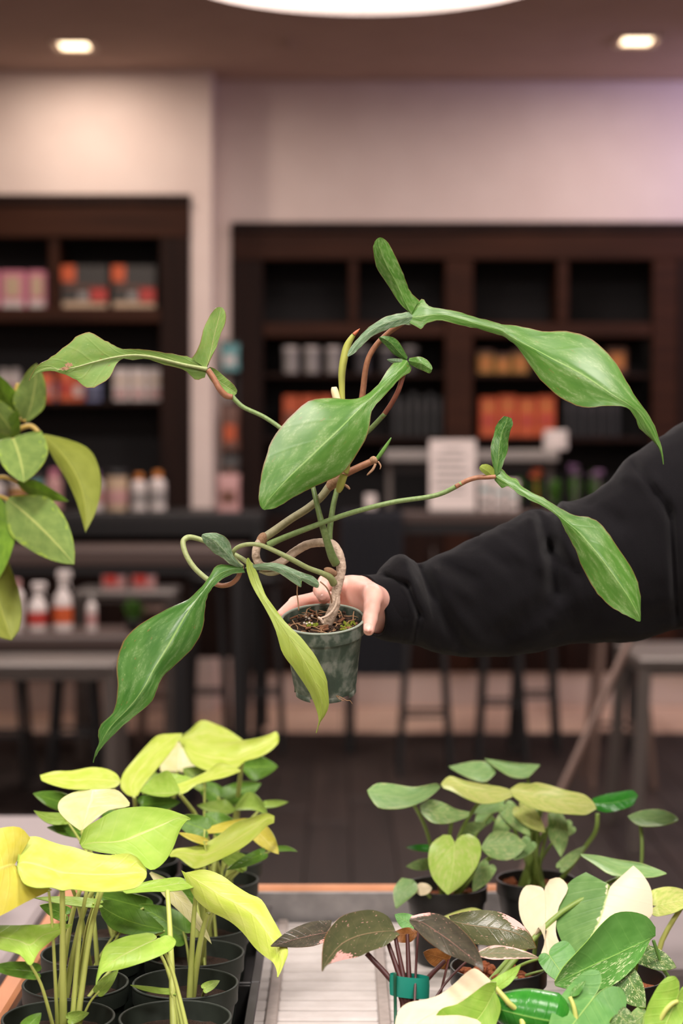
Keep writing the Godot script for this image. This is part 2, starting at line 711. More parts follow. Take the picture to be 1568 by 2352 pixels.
func make_materials() -> void:
	M["_veins"] = tex(160, 384, func(u: float, v: float) -> Color:
		var s := absf(u - 0.5) * 2.0
		var fv := absf(fposmod(v * 9.0 - s * 1.45, 1.0) - 0.5) * 2.0
		var g := 0.55 - 0.35 * smoothstep(0.75, 1.0, fv) * (1.0 - s * 0.6) - 0.5 * (1.0 - smoothstep(0.0, 0.05, s)) + 0.08 * n2(u * 20.0, v * 40.0)
		return Color(g, g, g))
	# held plant
	var rim := c8(120, 80, 50)
	leaf_mat("hero", {"a": c8(66, 110, 38), "b": c8(80, 122, 50), "mid": c8(134, 172, 92), "dust": 0.55, "rim": rim, "nv": 10.0, "vs": 0.05, "hs": 0.025, "spot": 0.35, "mw": 0.03}, 0.33, 0.22, 256, 640)
	leaf_mat("hero_dark", {"a": c8(50, 92, 34), "b": c8(66, 108, 44), "mid": c8(128, 162, 84), "dust": 0.42, "rim": rim, "nv": 10.0, "vs": 0.05, "hs": 0.025, "spot": 0.5, "mw": 0.04}, 0.3, 0.22, 256, 640)
	leaf_mat("hero_grey", {"a": c8(84, 116, 80), "b": c8(106, 132, 96), "mid": c8(144, 166, 108), "dust": 0.7, "dc": c8(158, 174, 154), "rim": rim, "nv": 7.0, "vs": 0.12, "mw": 0.05, "ms": 0.5}, 0.5, 0.2)
	leaf_mat("hero_pale", {"a": c8(122, 150, 74), "b": c8(108, 144, 68), "mid": c8(190, 184, 130), "dust": 0.22, "rim": c8(150, 110, 70), "nv": 9.0, "vs": 0.2, "spot": 0.8, "mw": 0.035}, 0.45, 0.3, 256, 640)
	leaf_mat("hero_lime", {"a": c8(132, 152, 58), "b": c8(146, 164, 72), "mid": c8(170, 184, 98), "dust": 0.12, "rim": c8(150, 160, 70), "nv": 9.0, "vs": 0.1, "spot": 0.35, "mw": 0.03}, 0.4, 0.3, 256, 640)
	leaf_mat("hero_under", {"a": c8(126, 160, 84), "b": c8(136, 170, 92), "nv": 9.0, "vs": 0.2}, 0.55, 0.25)
	# lime plants
	leaf_mat("lime", {"a": c8(184, 206, 80), "b": c8(200, 214, 108), "mid": c8(222, 222, 136), "nv": 9.0, "vs": 0.2, "ms": 0.6, "mw": 0.05}, 0.36, 0.34)
	leaf_mat("lime_green", {"a": c8(150, 188, 72), "b": c8(166, 198, 88), "mid": c8(192, 206, 122), "nv": 9.0, "vs": 0.25, "mw": 0.045}, 0.36, 0.34)
	leaf_mat("lime_yellow", {"a": c8(206, 198, 76), "b": c8(214, 206, 96), "mid": c8(222, 214, 116), "nv": 8.0, "vs": 0.2, "mw": 0.05}, 0.38, 0.34)
	leaf_mat("lime_pale", {"a": c8(216, 214, 148), "b": c8(222, 220, 168), "mid": c8(226, 224, 184), "nv": 8.0, "vs": 0.2, "mw": 0.05}, 0.36, 0.3)
	leaf_mat("lime_deep", {"a": c8(86, 128, 44), "b": c8(102, 144, 54), "mid": c8(140, 180, 70), "nv": 8.0, "vs": 0.2, "mw": 0.05}, 0.36, 0.3)
	leaf_mat("lime_mid", {"a": c8(130, 162, 66), "b": c8(148, 176, 82), "mid": c8(180, 206, 96), "nv": 8.0, "vs": 0.2, "mw": 0.05}, 0.36, 0.3)
	# variegated plants
	var cream := c8(226, 212, 184)
	leaf_mat("var_green", {"a": c8(124, 164, 100), "b": c8(146, 180, 114), "mid": c8(170, 192, 130), "nv": 8.0, "cream": c8(186, 194, 136), "how": "edge", "amt": -0.05, "cs": 0.55}, 0.4)
	leaf_mat("var_blotch", {"a": c8(128, 166, 98), "b": c8(150, 182, 112), "mid": c8(176, 196, 130), "nv": 8.0, "cream": c8(196, 202, 140), "how": "blotch", "amt": -0.12, "cs": 0.55}, 0.4)
	leaf_mat("var_lime", {"a": c8(194, 206, 114), "b": c8(176, 196, 100), "mid": c8(214, 222, 140), "nv": 8.0, "cream": c8(212, 212, 136), "how": "blotch", "amt": 0.1, "cs": 0.6}, 0.38)
	leaf_mat("var_heart", {"a": c8(168, 204, 90), "b": c8(184, 212, 110), "mid": c8(210, 226, 140), "nv": 8.0, "cream": c8(206, 214, 140), "how": "blotch", "amt": -0.16, "cs": 0.5}, 0.32)
	leaf_mat("var_cream", {"a": c8(224, 208, 172), "b": c8(228, 214, 182), "mid": c8(220, 202, 160), "nv": 8.0, "vs": 0.3}, 0.42, 0.2)
	leaf_mat("var_half", {"a": c8(92, 132, 70), "b": c8(110, 148, 84), "mid": c8(170, 192, 120), "nv": 8.0, "cream": cream, "how": "half", "amt": 0.02, "vs": 0.3}, 0.36)
	leaf_mat("var_speck", {"a": c8(78, 132, 56), "b": c8(92, 146, 68), "mid": c8(150, 196, 100), "nv": 9.0, "cream": c8(200, 212, 164), "how": "speck", "amt": 0.16, "vs": 0.2, "cs": 0.8, "side": 1}, 0.34, 0.3, 256, 512)
	leaf_mat("var_mint", {"a": c8(98, 152, 82), "b": c8(112, 164, 92), "mid": c8(168, 196, 110), "nv": 7.0, "vs": 0.25}, 0.4)
	leaf_mat("var_gloss", {"a": c8(44, 124, 36), "b": c8(58, 138, 46), "mid": c8(150, 196, 100), "nv": 7.0, "vs": 0.1, "cream": c8(220, 226, 180), "how": "speck", "amt": -0.4, "cs": 0.5}, 0.25)
	leaf_mat("var_under", {"a": c8(132, 176, 62), "b": c8(146, 184, 74), "mid": c8(188, 208, 110), "nv": 7.0, "vs": 0.25}, 0.45, 0.3)
	leaf_mat("var_marble", {"a": c8(70, 104, 50), "b": c8(86, 120, 60), "mid": c8(190, 196, 130), "nv": 8.0, "cream": c8(214, 214, 166), "how": "speck", "amt": 0.1}, 0.4)
	# dark pink-splashed plant
	leaf_mat("prin", {"a": c8(78, 84, 56), "b": c8(92, 94, 64), "mid": c8(150, 126, 100), "nv": 9.0, "cream": c8(236, 176, 168), "how": "wedge", "wu": 0.06, "wv": 0.62, "vs": 0.2, "mw": 0.03}, 0.24, 0.1)
	leaf_mat("prin_dark", {"a": c8(66, 64, 54), "b": c8(82, 78, 64), "mid": c8(150, 110, 100), "nv": 9.0, "cream": c8(226, 160, 150), "how": "wedge", "wu": 0.03, "wv": 0.02, "vs": 0.2, "mw": 0.03}, 0.24, 0.1)
	leaf_mat("prin_pink", {"a": c8(112, 116, 88), "b": c8(128, 128, 98), "mid": c8(200, 160, 140), "nv": 8.0, "cream": c8(238, 190, 180), "how": "edge", "amt": 0.1}, 0.28, 0.12)
	leaf_mat("prin_copper", {"a": c8(118, 74, 36), "b": c8(134, 88, 44), "mid": c8(150, 100, 60), "nv": 6.0}, 0.3, 0.2)
	# rubber plant
	leaf_mat("fic", {"a": c8(108, 134, 70), "b": c8(126, 150, 80), "mid": c8(178, 188, 110), "nv": 11.0, "vs": 0.3, "cream": c8(150, 176, 70), "how": "edge", "amt": -0.1, "cs": 0.8, "mw": 0.06}, 0.4)
	leaf_mat("fic_under", {"a": c8(118, 128, 48), "b": c8(128, 138, 56), "mid": c8(170, 176, 80), "nv": 11.0, "vs": 0.1}, 0.5, 0.35)
	leaf_mat("fic_deep", {"a": c8(82, 116, 30), "b": c8(104, 138, 40), "mid": c8(140, 170, 70), "nv": 11.0, "vs": 0.1}, 0.4, 0.3)
	# stems
	mottle("stem_bark", c8(176, 154, 134), c8(218, 198, 176), 0.75, 0.03, 18.0, Vector3.ONE, 0.12)
	mottle("stem_olive", c8(138, 136, 100), c8(172, 166, 130), 0.6, 0.03, 18.0)
	mottle("stem_green", c8(96, 124, 66), c8(130, 152, 96), 0.5, 0.04, 20.0)
	mottle("stem_pale", c8(132, 148, 92), c8(164, 174, 120), 0.5, 0.04, 20.0)
	mottle("stem_red", c8(136, 88, 66), c8(166, 120, 86), 0.5, 0.03, 14.0)
	mottle("stem_redder", c8(118, 64, 54), c8(140, 92, 66), 0.45, 0.03, 14.0)
	plain_mat("sheath", c8(168, 174, 84), 0.45)
	plain_mat("sheath_cream", c8(240, 224, 176), 0.5)
	plain_mat("sheath_tip", c8(176, 96, 60), 0.5)
	mottle("dry_brown", c8(134, 100, 74), c8(184, 150, 118), 0.85, 0.05, 30.0)
	plain_mat("lime_stem", c8(192, 206, 108), 0.45)
	plain_mat("var_stem", c8(132, 160, 76), 0.45)
	plain_mat("var_stem_pale", c8(196, 204, 110), 0.45)
	plain_mat("maroon_stem", c8(70, 32, 30), 0.4)
	plain_mat("fic_stem", c8(176, 150, 74), 0.5)
	plain_mat("spike_green", c8(104, 150, 70), 0.45)
	# pots and soil
	var pm := mottle("pot_green", c8(48, 72, 58), c8(98, 118, 104), 0.6, 0.022, 9.0, Vector3(1, 0.8, 1), 0.05)
	var pg := Gradient.new()
	pg.offsets = PackedFloat32Array([0.0, 0.45, 0.58, 0.68, 0.8])
	pg.colors = PackedColorArray([c8(52, 70, 58), c8(60, 78, 66), c8(76, 92, 80), c8(110, 122, 110), c8(140, 148, 138)])
	(pm.albedo_texture as NoiseTexture2D).color_ramp = pg
	mottle("pot_rim", c8(128, 140, 126), c8(150, 160, 146), 0.6, 0.03, 12.0)
	mottle("pot_dark", c8(32, 40, 33), c8(43, 51, 43), 0.6, 0.02, 8.0)
	mottle("pot_black", c8(26, 26, 26), c8(38, 38, 36), 0.4, 0.02, 8.0)
	mottle("soil", c8(38, 26, 18), c8(84, 58, 38), 0.95, 0.06, 26.0, Vector3.ONE, 0.5)
	mottle("bark", c8(120, 62, 34), c8(176, 104, 62), 0.9, 0.05, 24.0, Vector3.ONE, 0.3)
	mottle("bark_dark", c8(92, 58, 38), c8(140, 96, 66), 0.9, 0.05, 24.0)
	plain_mat("perlite", c8(206, 196, 180), 0.85)
	mottle("moss", c8(98, 112, 28), c8(150, 160, 50), 0.95, 0.06, 40.0)
	plain_mat("root", c8(146, 112, 80), 0.8)
	plain_mat("teal_tape", c8(24, 142, 122), 0.4)
	plain_mat("green_stake", c8(24, 84, 60), 0.5)
	# person
	var sk := mottle("skin", c8(232, 176, 160), c8(240, 192, 176), 0.5, 0.02, 9.0)
	sk.subsurf_scatter_enabled = true
	sk.subsurf_scatter_strength = 0.25
	plain_mat("nail", c8(236, 182, 168), 0.35)
	var ho := mottle("hoodie", c8(17, 16, 18), c8(25, 24, 27), 0.95, 0.15, 30.0, Vector3.ONE, 0.05)
	ho.rim_enabled = true
	ho.rim = 0.15
	ho.rim_tint = 0.6
	ho.metallic_specular = 0.2
	plain_mat("trousers", c8(34, 36, 44), 0.9)
	plain_mat("shoe", c8(36, 34, 34), 0.6)
	plain_mat("hair", c8(44, 32, 26), 0.6)
	# the shop
	mottle("ceiling_paint", c8(178, 152, 138), c8(184, 158, 144), 0.95, 0.01, 1.0)
	mottle("wall_paint", c8(214, 196, 187), c8(220, 203, 194), 0.9, 0.01, 1.0)
	plain_mat("white_paint", c8(236, 228, 222), 0.9)
	mottle("walnut", c8(26, 14, 10), c8(40, 23, 16), 0.62, 0.02, 2.2, Vector3(1, 0.08, 1), 0.02)
	mottle("walnut_red", c8(42, 22, 13), c8(62, 35, 22), 0.6, 0.02, 2.2, Vector3(0.08, 1, 1), 0.02)
	M.walnut.metallic_specular = 0.25
	M.walnut_red.metallic_specular = 0.25
	plain_mat("cabinet_back", c8(22, 18, 18), 0.8)
	mottle("plank_a", c8(28, 20, 17), c8(42, 31, 27), 0.5, 0.02, 1.6, Vector3(1, 1, 0.1))
	mottle("plank_b", c8(34, 24, 20), c8(47, 35, 30), 0.52, 0.02, 1.6, Vector3(1, 1, 0.1))
	plain_mat("joint", c8(20, 15, 13), 0.9)
	mottle("tile", c8(206, 170, 146), c8(220, 186, 162), 0.4, 0.01, 1.2)
	plain_mat("plinth", c8(196, 178, 168), 0.6)
	plain_mat("black_metal", c8(24, 23, 24), 0.45, 0.2)
	plain_mat("black_top", c8(26, 25, 26), 0.4)
	plain_mat("brown_top", c8(66, 51, 46), 0.5)
	plain_mat("steel", c8(150, 144, 140), 0.38, 0.75)
	plain_mat("steel_dull", c8(104, 96, 91), 0.5, 0.4)
	plain_mat("brown_metal", c8(110, 88, 78), 0.5, 0.3)
	plain_mat("black_cloth", c8(22, 22, 28), 0.95)
	plain_mat("paper", c8(222, 208, 202), 0.9)
	plain_mat("print_grey", c8(120, 116, 112), 0.9)
	plain_mat("lamp_trim", c8(226, 206, 188), 0.5)
	for a in [["pink", 196, 120, 140], ["orange", 190, 82, 36], ["red", 172, 52, 44], ["white", 204, 193, 188], ["charcoal", 50, 46, 42], ["beige", 186, 160, 132], ["blue", 86, 92, 128], ["gold", 156, 112, 42], ["grey", 142, 136, 132], ["black", 22, 22, 23], ["teal", 88, 146, 146], ["brown", 96, 58, 40], ["rose", 176, 132, 128], ["lilac", 132, 96, 132], ["greenery", 62, 104, 30], ["cap_orange", 196, 120, 50], ["dark_grey", 60, 57, 58]]:
		plain_mat("g_" + a[0], c8(a[1], a[2], a[3]), 0.5)
	# bench
	mottle("rail_wood", c8(206, 134, 88), c8(222, 154, 108), 0.5, 0.02, 3.0, Vector3(1, 1, 0.1))
	mottle("galvanised", c8(142, 140, 140), c8(164, 161, 160), 0.4, 0.02, 5.0)
	M["galvanised"].metallic = 0.55
	mottle("slat", c8(206, 198, 192), c8(220, 213, 208), 0.5, 0.02, 5.0)
	plain_mat("slat_gap", c8(64, 60, 57), 0.8)
	mottle("strip", c8(160, 148, 140), c8(186, 174, 166), 0.5, 0.03, 6.0)
	plain_mat("grey_top", c8(176, 164, 164), 0.6)
	var gl := plain_mat("glow_warm", c8(255, 236, 205), 0.5)
	gl.emission_enabled = true
	gl.emission = c8(255, 226, 186)
	gl.emission_energy_multiplier = 5.0
	var gd := plain_mat("glow_dome", c8(255, 244, 238), 0.6)
	gd.emission_enabled = true
	gd.emission = c8(255, 238, 232)
	gd.emission_energy_multiplier = 1.0
	var gc := plain_mat("glow_cool", c8(240, 236, 255), 0.5)
	gc.emission_enabled = true
	gc.emission = c8(232, 226, 255)
	gc.emission_energy_multiplier = 3.0


# ---------------------------------------------------------------- the shop
const ZL := -10.4
const ZR := -10.7
const CEIL := 3.74
const XW := 5.2
const ZB := 3.6

func wall_box(parent: Node3D, called: String, a: Vector3, b: Vector3, mat: Material) -> void:
	box_part(parent, called, (a + b) / 2, (b - a).abs(), mat, 0.004)

func build_shell() -> void:
	# floor: dark planks, then pale tiles along the cabinets
	var fl := structure("floor")
	wall_box(fl, "subfloor", Vector3(-XW, -0.2, -11.4), Vector3(XW, -0.012, ZB), M.joint)
	var zt := ony(784, 1682, 0).z
	var pl := {}
	for k in 2:
		for q in 3:
			var mb := MB.new()
			mb.box(Vector3.ZERO, Vector3(0.166, 0.014, [2.4, 1.9, 2.1][q] - 0.004), 0.002)
			pl[k * 3 + q] = mb.done(M.plank_a if k == 0 else M.plank_b)
	var i := 0
	var x := -2.6
	while x < 2.7:
		var z := zt
		var q := i % 3
		while z < -0.2:
			var ln: float = [2.4, 1.9, 2.1][q]
			var o := put(fl, "plank", pl[(i * 7 + q) % 2 * 3 + q])
			o.position = Vector3(x, -0.007, z + ln / 2)
			z += ln
			q = (q + 1) % 3
		i += 1
		x += 0.17
	# the boards out of sight, as two broad fields
	wall_box(fl, "floor_field", Vector3(-XW, -0.014, zt), Vector3(-2.69, 0, ZB), M.plank_a)
	wall_box(fl, "floor_field", Vector3(2.72, -0.014, zt), Vector3(XW, 0, ZB), M.plank_a)
	wall_box(fl, "floor_field", Vector3(-2.69, -0.014, 0.6), Vector3(2.72, 0, ZB), M.plank_b)
	var tm := MB.new()
	tm.box(Vector3.ZERO, Vector3(0.594, 0.014, 0.56), 0.002)
	var tile_mesh := tm.done(M.tile)
	for a in 16:
		for b in 3:
			var o := put(fl, "tile", tile_mesh)
			o.position = Vector3(-4.5 + a * 0.6, -0.007, zt - 0.285 - b * 0.566)
	# ceiling with a round recess
	var ce := structure("ceiling")
	var far := ony(836, 32, CEIL)
	var rr := 0.98
	var cc := Vector3(far.x, CEIL, far.z + rr)
	var angs := []
	for k in 96:
		angs.append(TAU * k / 96.0)
	for p in [Vector2(XW, ZB), Vector2(-XW, ZB), Vector2(XW, -11.4), Vector2(-XW, -11.4)]:
		angs.append(fposmod(atan2(p.y - cc.z, p.x - cc.x), TAU))
	angs.sort()
	angs.append(angs[0] + TAU)
	var inner := PackedVector3Array()
	var outer := PackedVector3Array()
	var inner2 := PackedVector3Array()
	var outer2 := PackedVector3Array()
	for a in angs:
		var d := Vector2(cos(a), sin(a))
		inner.append(cc + Vector3(d.x, 0, d.y) * rr)
		var tx: float = ((XW if d.x > 0 else -XW) - cc.x) / d.x if absf(d.x) > 1e-6 else 1e9
		var tz: float = ((ZB if d.y > 0 else -11.4) - cc.z) / d.y if absf(d.y) > 1e-6 else 1e9
		outer.append(cc + Vector3(d.x, 0, d.y) * minf(tx, tz))
		inner2.append(inner[-1] + Vector3(0, 0.12, 0))
		outer2.append(outer[-1] + Vector3(0, 0.12, 0))
	var mb := MB.new()
	mb.grid([inner, outer])
	mb.grid([inner2, outer2])
	put(ce, "ceiling_slab", mb.done(M.ceiling_paint))
	var rm := MB.new()
	rm.lathe(cc, [[rr, 0.0], [rr, 0.30], [rr - 0.02, 0.34], [0.0, 0.34]], 96)
	put(ce, "recess", rm.done(M.white_paint), "white lining of the round ceiling recess")
	# luminous disc in the recess
	var dl := thing("ceiling_light_disc", "large round glowing white ceiling light in the middle of the brown ceiling", "ceiling light", cc)
	var dm := MB.new()
	dm.lathe(Vector3(0, 0.2, 0), [[0.0, 0.0], [rr - 0.06, 0.0], [rr - 0.03, 0.02], [rr - 0.03, 0.1]], 96)
	put(dl, "diffuser", dm.done(M.glow_dome))
	var fm := MB.new()
	fm.lathe(Vector3.ZERO, [[rr - 0.028, 0.19], [rr - 0.006, 0.19], [rr - 0.006, 0.30], [rr - 0.028, 0.30]], 96)
	put(dl, "frame", fm.done(M.lamp_trim))
	area_lamp(self, cc + Vector3(0, 0.18, 0), Vector2(1.5, 1.5), 5.0, c8(255, 238, 232))
	# square downlights
	for k in 2:
		var p := ony([170.0, 1463.0][k], [103.0, 92.0][k], CEIL)
		var d := thing("downlight", ["square recessed ceiling light on the left above the pale bulkhead", "square recessed ceiling light on the right of the ceiling"][k], "ceiling light", p, "square downlights in the ceiling")
		var tr := MB.new()
		for s in 4:
			var bs := Basis(Vector3.UP, s * PI / 2)
			tr.box(bs * Vector3(0, -0.006, 0.105), Vector3(0.23, 0.014, 0.02), 0.003, bs)
			tr.flat_quad(bs * Vector3(-0.095, -0.004, 0.095), bs * Vector3(0.095, -0.004, 0.095), bs * Vector3(0.07, 0.05, 0.07), bs * Vector3(-0.07, 0.05, 0.07))
		put(d, "trim", tr.done(M.lamp_trim))
		var g := MB.new()
		g.box(Vector3(0, 0.0, 0), Vector3(0.15, 0.012, 0.15), 0.003)
		put(d, "glass", g.done(M.glow_warm)).position.y = -0.002
		area_lamp(self, p + Vector3(0, -0.012, 0), Vector2(0.14, 0.14), 1.6, c8(255, 236, 220))
	# sprinkler plate
	var sp := ony(660, 97, CEIL)
	var s := thing("ceiling_sensor", "small round grey plate set in the ceiling between the downlights", "sensor", sp)
	var sm := MB.new()
	sm.lathe(Vector3.ZERO, [[0.0, -0.03], [0.02, -0.03], [0.025, -0.012], [0.055, -0.01], [0.06, 0.0]], 24)
	put(s, "plate", sm.done(M.ceiling_paint))
	# lamps over the benches and behind the camera (outside the frame)
	var k2 := 0
	for a in [[-0.9, -1.2, 7.0], [0.9, -1.2, 7.0], [-1.0, 1.4, 9.0], [1.0, 1.4, 9.0], [-1.6, -6.2, 8.0], [1.6, -6.2, 8.0]]:
		var p := Vector3(a[0], CEIL - 0.05, a[1])
		var d := thing("panel_light", ["square ceiling panel light above the plant bench, left", "square ceiling panel light above the plant bench, right", "square ceiling panel light behind the camera, left", "square ceiling panel light behind the camera, right", "square ceiling panel light in mid shop, left", "square ceiling panel light in mid shop, right"][k2], "ceiling light", p, "panel lights of the shop")
		k2 += 1
		var fr := MB.new()
		for sgn in 4:
			var bs := Basis(Vector3.UP, sgn * PI / 2)
			fr.box(bs * Vector3(0, 0.02, 0.39), Vector3(0.8, 0.06, 0.02), 0.003, bs)
		put(d, "frame", fr.done(M.white_paint))
		var g := MB.new()
		g.box(Vector3(0, 0.02, 0), Vector3(0.76, 0.03, 0.76), 0.003)
		put(d, "diffuser", g.done(M.glow_warm))
		area_lamp(self, p + Vector3(0, -0.02, 0), Vector2(0.74, 0.74), a[2], c8(255, 246, 244))
	# cool spotlight on the ceiling to the right of the frame, washing the wall
	var cp := Vector3(3.3, CEIL - 0.3, ZR + 1.25)
	var ct := Vector3(-0.25, -0.38, -1.0).normalized()
	var cl := thing("track_light", "cool white ceiling spotlight beyond the right cabinet, aimed at the wall", "spotlight", cp)
	var cb := Basis.looking_at(ct, Vector3.UP) * Basis(Vector3.RIGHT, -PI / 2)
	var cm := MB.new()
	cm.lathe(Vector3.ZERO, [[0.0, -0.16], [0.07, -0.16], [0.1, -0.12], [0.105, 0.0], [0.098, 0.0], [0.094, -0.02]], 28, cb)
	put(cl, "housing", cm.done(M.white_paint))
	var cs := MB.new()
	cs.bar(-cb.y * 0.08, Vector3(0, 0.3, 0), 0.02)
	put(cl, "bracket", cs.done(M.white_paint))
	var cg := MB.new()
	cg.lathe(Vector3.ZERO, [[0.094, -0.02], [0.05, -0.012], [0.0, -0.01]], 28, cb)
	put(cl, "lens_glow", cg.done(M.glow_cool))
	area_lamp(self, cp + ct * 0.01, Vector2(0.16, 0.16), 3.0, c8(214, 200, 255), ct)
	# walls
	var wl := structure("wall_left")
	wall_box(wl, "plaster", Vector3(-XW - 0.15, -0.2, -11.4), Vector3(-XW, CEIL + 0.1, ZB), M.wall_paint)
	var wr := structure("wall_right")
	wall_box(wr, "plaster", Vector3(XW, -0.2, -11.4), Vector3(XW + 0.15, CEIL + 0.1, ZB), M.wall_paint)
	var wb := structure("wall_behind")
	wall_box(wb, "plaster", Vector3(-XW - 0.15, -0.2, ZB), Vector3(XW + 0.15, CEIL + 0.1, ZB + 0.15), M.wall_paint)
	var wf := structure("wall_front")
	wall_box(wf, "backing", Vector3(-XW, -0.2, -11.55), Vector3(XW, CEIL + 0.1, -11.35), M.wall_paint)
	var xl := onz(487, 700, ZL).x      # right face of the pilaster
	var xc := onz(437, 700, ZL).x      # left face of the pilaster
	var yl := onz(300, 447, ZL).y
	wall_box(wf, "bulkhead", Vector3(-XW, yl, -11.35), Vector3(xl, CEIL, ZL), M.wall_paint)
	wall_box(wf, "pilaster", Vector3(xc, 0, -11.35), Vector3(xl, yl, ZL), M.wall_paint)
	var yr := onz(1000, 510, ZR).y
	var xr := onz(531, 800, ZR).x
	wall_box(wf, "upper_wall", Vector3(xl, yr, -11.35), Vector3(XW, CEIL, ZR), M.wall_paint)
	wall_box(wf, "recess_wall", Vector3(xl, 0, -11.35), Vector3(xr, yr, ZR), M.wall_paint)
	var xe := onz(1640, 800, ZR).x
	wall_box(wf, "end_wall", Vector3(xe, 0, -11.35), Vector3(XW, yr, ZR), M.wall_paint)
	wall_box(wf, "left_end_wall", Vector3(-XW, 0, -11.35), Vector3(onz(-330, 800, ZL).x, yl, ZL), M.wall_paint)


func build_left_cabinet() -> void:
	var z := ZL + 0.02
	var t := thing("wall_cabinet", "dark walnut open shelving built into the left bay under the pale bulkhead", "cabinet")
	face_box(t, "cornice", -330, 447, 437, 470, z + 0.015, 0.5, M.walnut)
	face_box(t, "top_rail", -330, 470, 437, 545, z, 0.06, M.walnut_red)
	face_box(t, "stile", 368, 545, 437, 1540, z, 0.06, M.walnut)
	face_box(t, "stile", -330, 545, -260, 1540, z, 0.06, M.walnut)
	face_box(t, "divider", 112, 545, 134, 706, z - 0.01, 0.42, M.walnut_red)
	face_box(t, "shelf", -260, 706, 368, 740, z - 0.005, 0.44, M.walnut_red)
	face_box(t, "shelf", -260, 921, 376, 932, z - 0.03, 0.42, M.walnut)
	face_box(t, "shelf", -260, 1163, 376, 1178, z - 0.03, 0.42, M.walnut)
	face_box(t, "side_panel", 377, 545, 437, 1540, z - 0.06, 0.42, M.walnut)
	face_box(t, "side_panel", -330, 545, -262, 1540, z - 0.06, 0.42, M.walnut)
	face_box(t, "back_panel", -330, 470, 437, 1560, z - 0.44, 0.03, M.cabinet_back)
	for k in 3:
		var x0 := -260.0 + k * 209.3
		var d := face_box(t, "door", x0 + 2, 1182, x0 + 207, 1540, z - 0.01, 0.025, M.walnut)
		var h := MB.new()
		h.bar(Vector3(0.2, 0.3, 0.035), Vector3(0.2, 0.16, 0.035), 0.014)
		h.bar(Vector3(0.2, 0.3, 0.01), Vector3(0.2, 0.3, 0.035), 0.012)
		h.bar(Vector3(0.2, 0.16, 0.01), Vector3(0.2, 0.16, 0.035), 0.012)
		put(d, "handle", h.done(M.steel_dull))
	var b := onz(437, 1540, z)
	wall_box(t, "plinth", Vector3(onz(-330, 1540, z).x, 0.0, z - 0.4), Vector3(b.x, b.y, z - 0.03), M.plinth)


func build_right_cabinet() -> void:
	var z := ZR + 0.03
	var t := thing("wall_cabinet", "long dark walnut open shelving with four top bays on the right", "cabinet")
	face_box(t, "cornice", 531, 511, 1640, 534, z + 0.02, 0.5, M.walnut)
	face_box(t, "top_rail", 531, 534, 1640, 596, z, 0.06, M.walnut_red)
	face_box(t, "stile", 531, 596, 604, 1545, z, 0.06, M.walnut)
	face_box(t, "stile", 1497, 596, 1555, 1545, z, 0.06, M.walnut_red)
	face_box(t, "end_panel", 1555, 596, 1640, 1545, z + 0.01, 0.5, M.walnut)
	face_box(t, "centre_stile", 1022, 596, 1085, 1545, z, 0.44, M.walnut_red)
	face_box(t, "divider", 801, 596, 821, 740, z - 0.01, 0.42, M.walnut_red)
	face_box(t, "divider", 1280, 596, 1305, 740, z - 0.01, 0.42, M.walnut_red)
	face_box(t, "shelf", 604, 741, 1022, 774, z - 0.004, 0.44, M.walnut_red)
	face_box(t, "shelf", 1085, 741, 1497, 774, z - 0.004, 0.44, M.walnut_red)
	for q in [[604, 1022], [1085, 1497]]:
		face_box(t, "shelf", q[0], 857, q[1], 868, z - 0.03, 0.4, M.walnut)
		face_box(t, "shelf", q[0], 1004, q[1], 1016, z - 0.03, 0.4, M.walnut)
		face_box(t, "shelf", q[0], 1190, q[1], 1204, z - 0.01, 0.42, M.walnut)
		for k in 2:
			var x0: float = q[0] + k * (q[1] - q[0]) / 2.0
			var d := face_box(t, "door", x0 + 2, 1206, x0 + (q[1] - q[0]) / 2.0 - 2, 1545, z - 0.01, 0.025, M.walnut)
			var h := MB.new()
			h.bar(Vector3(0.2, 0.3, 0.035), Vector3(0.2, 0.16, 0.035), 0.014)
			h.bar(Vector3(0.2, 0.3, 0.01), Vector3(0.2, 0.3, 0.035), 0.012)
			h.bar(Vector3(0.2, 0.16, 0.01), Vector3(0.2, 0.16, 0.035), 0.012)
			put(d, "handle", h.done(M.steel_dull))
	face_box(t, "side_panel", 531, 596, 596, 1545, z - 0.06, 0.4, M.walnut)
	face_box(t, "back_panel", 531, 534, 1640, 1560, z - 0.45, 0.03, M.cabinet_back)
	var b := onz(1640, 1545, z)
	wall_box(t, "plinth", Vector3(onz(531, 1545, z).x, 0.0, z - 0.4), Vector3(b.x, b.y, z - 0.03), M.plinth)


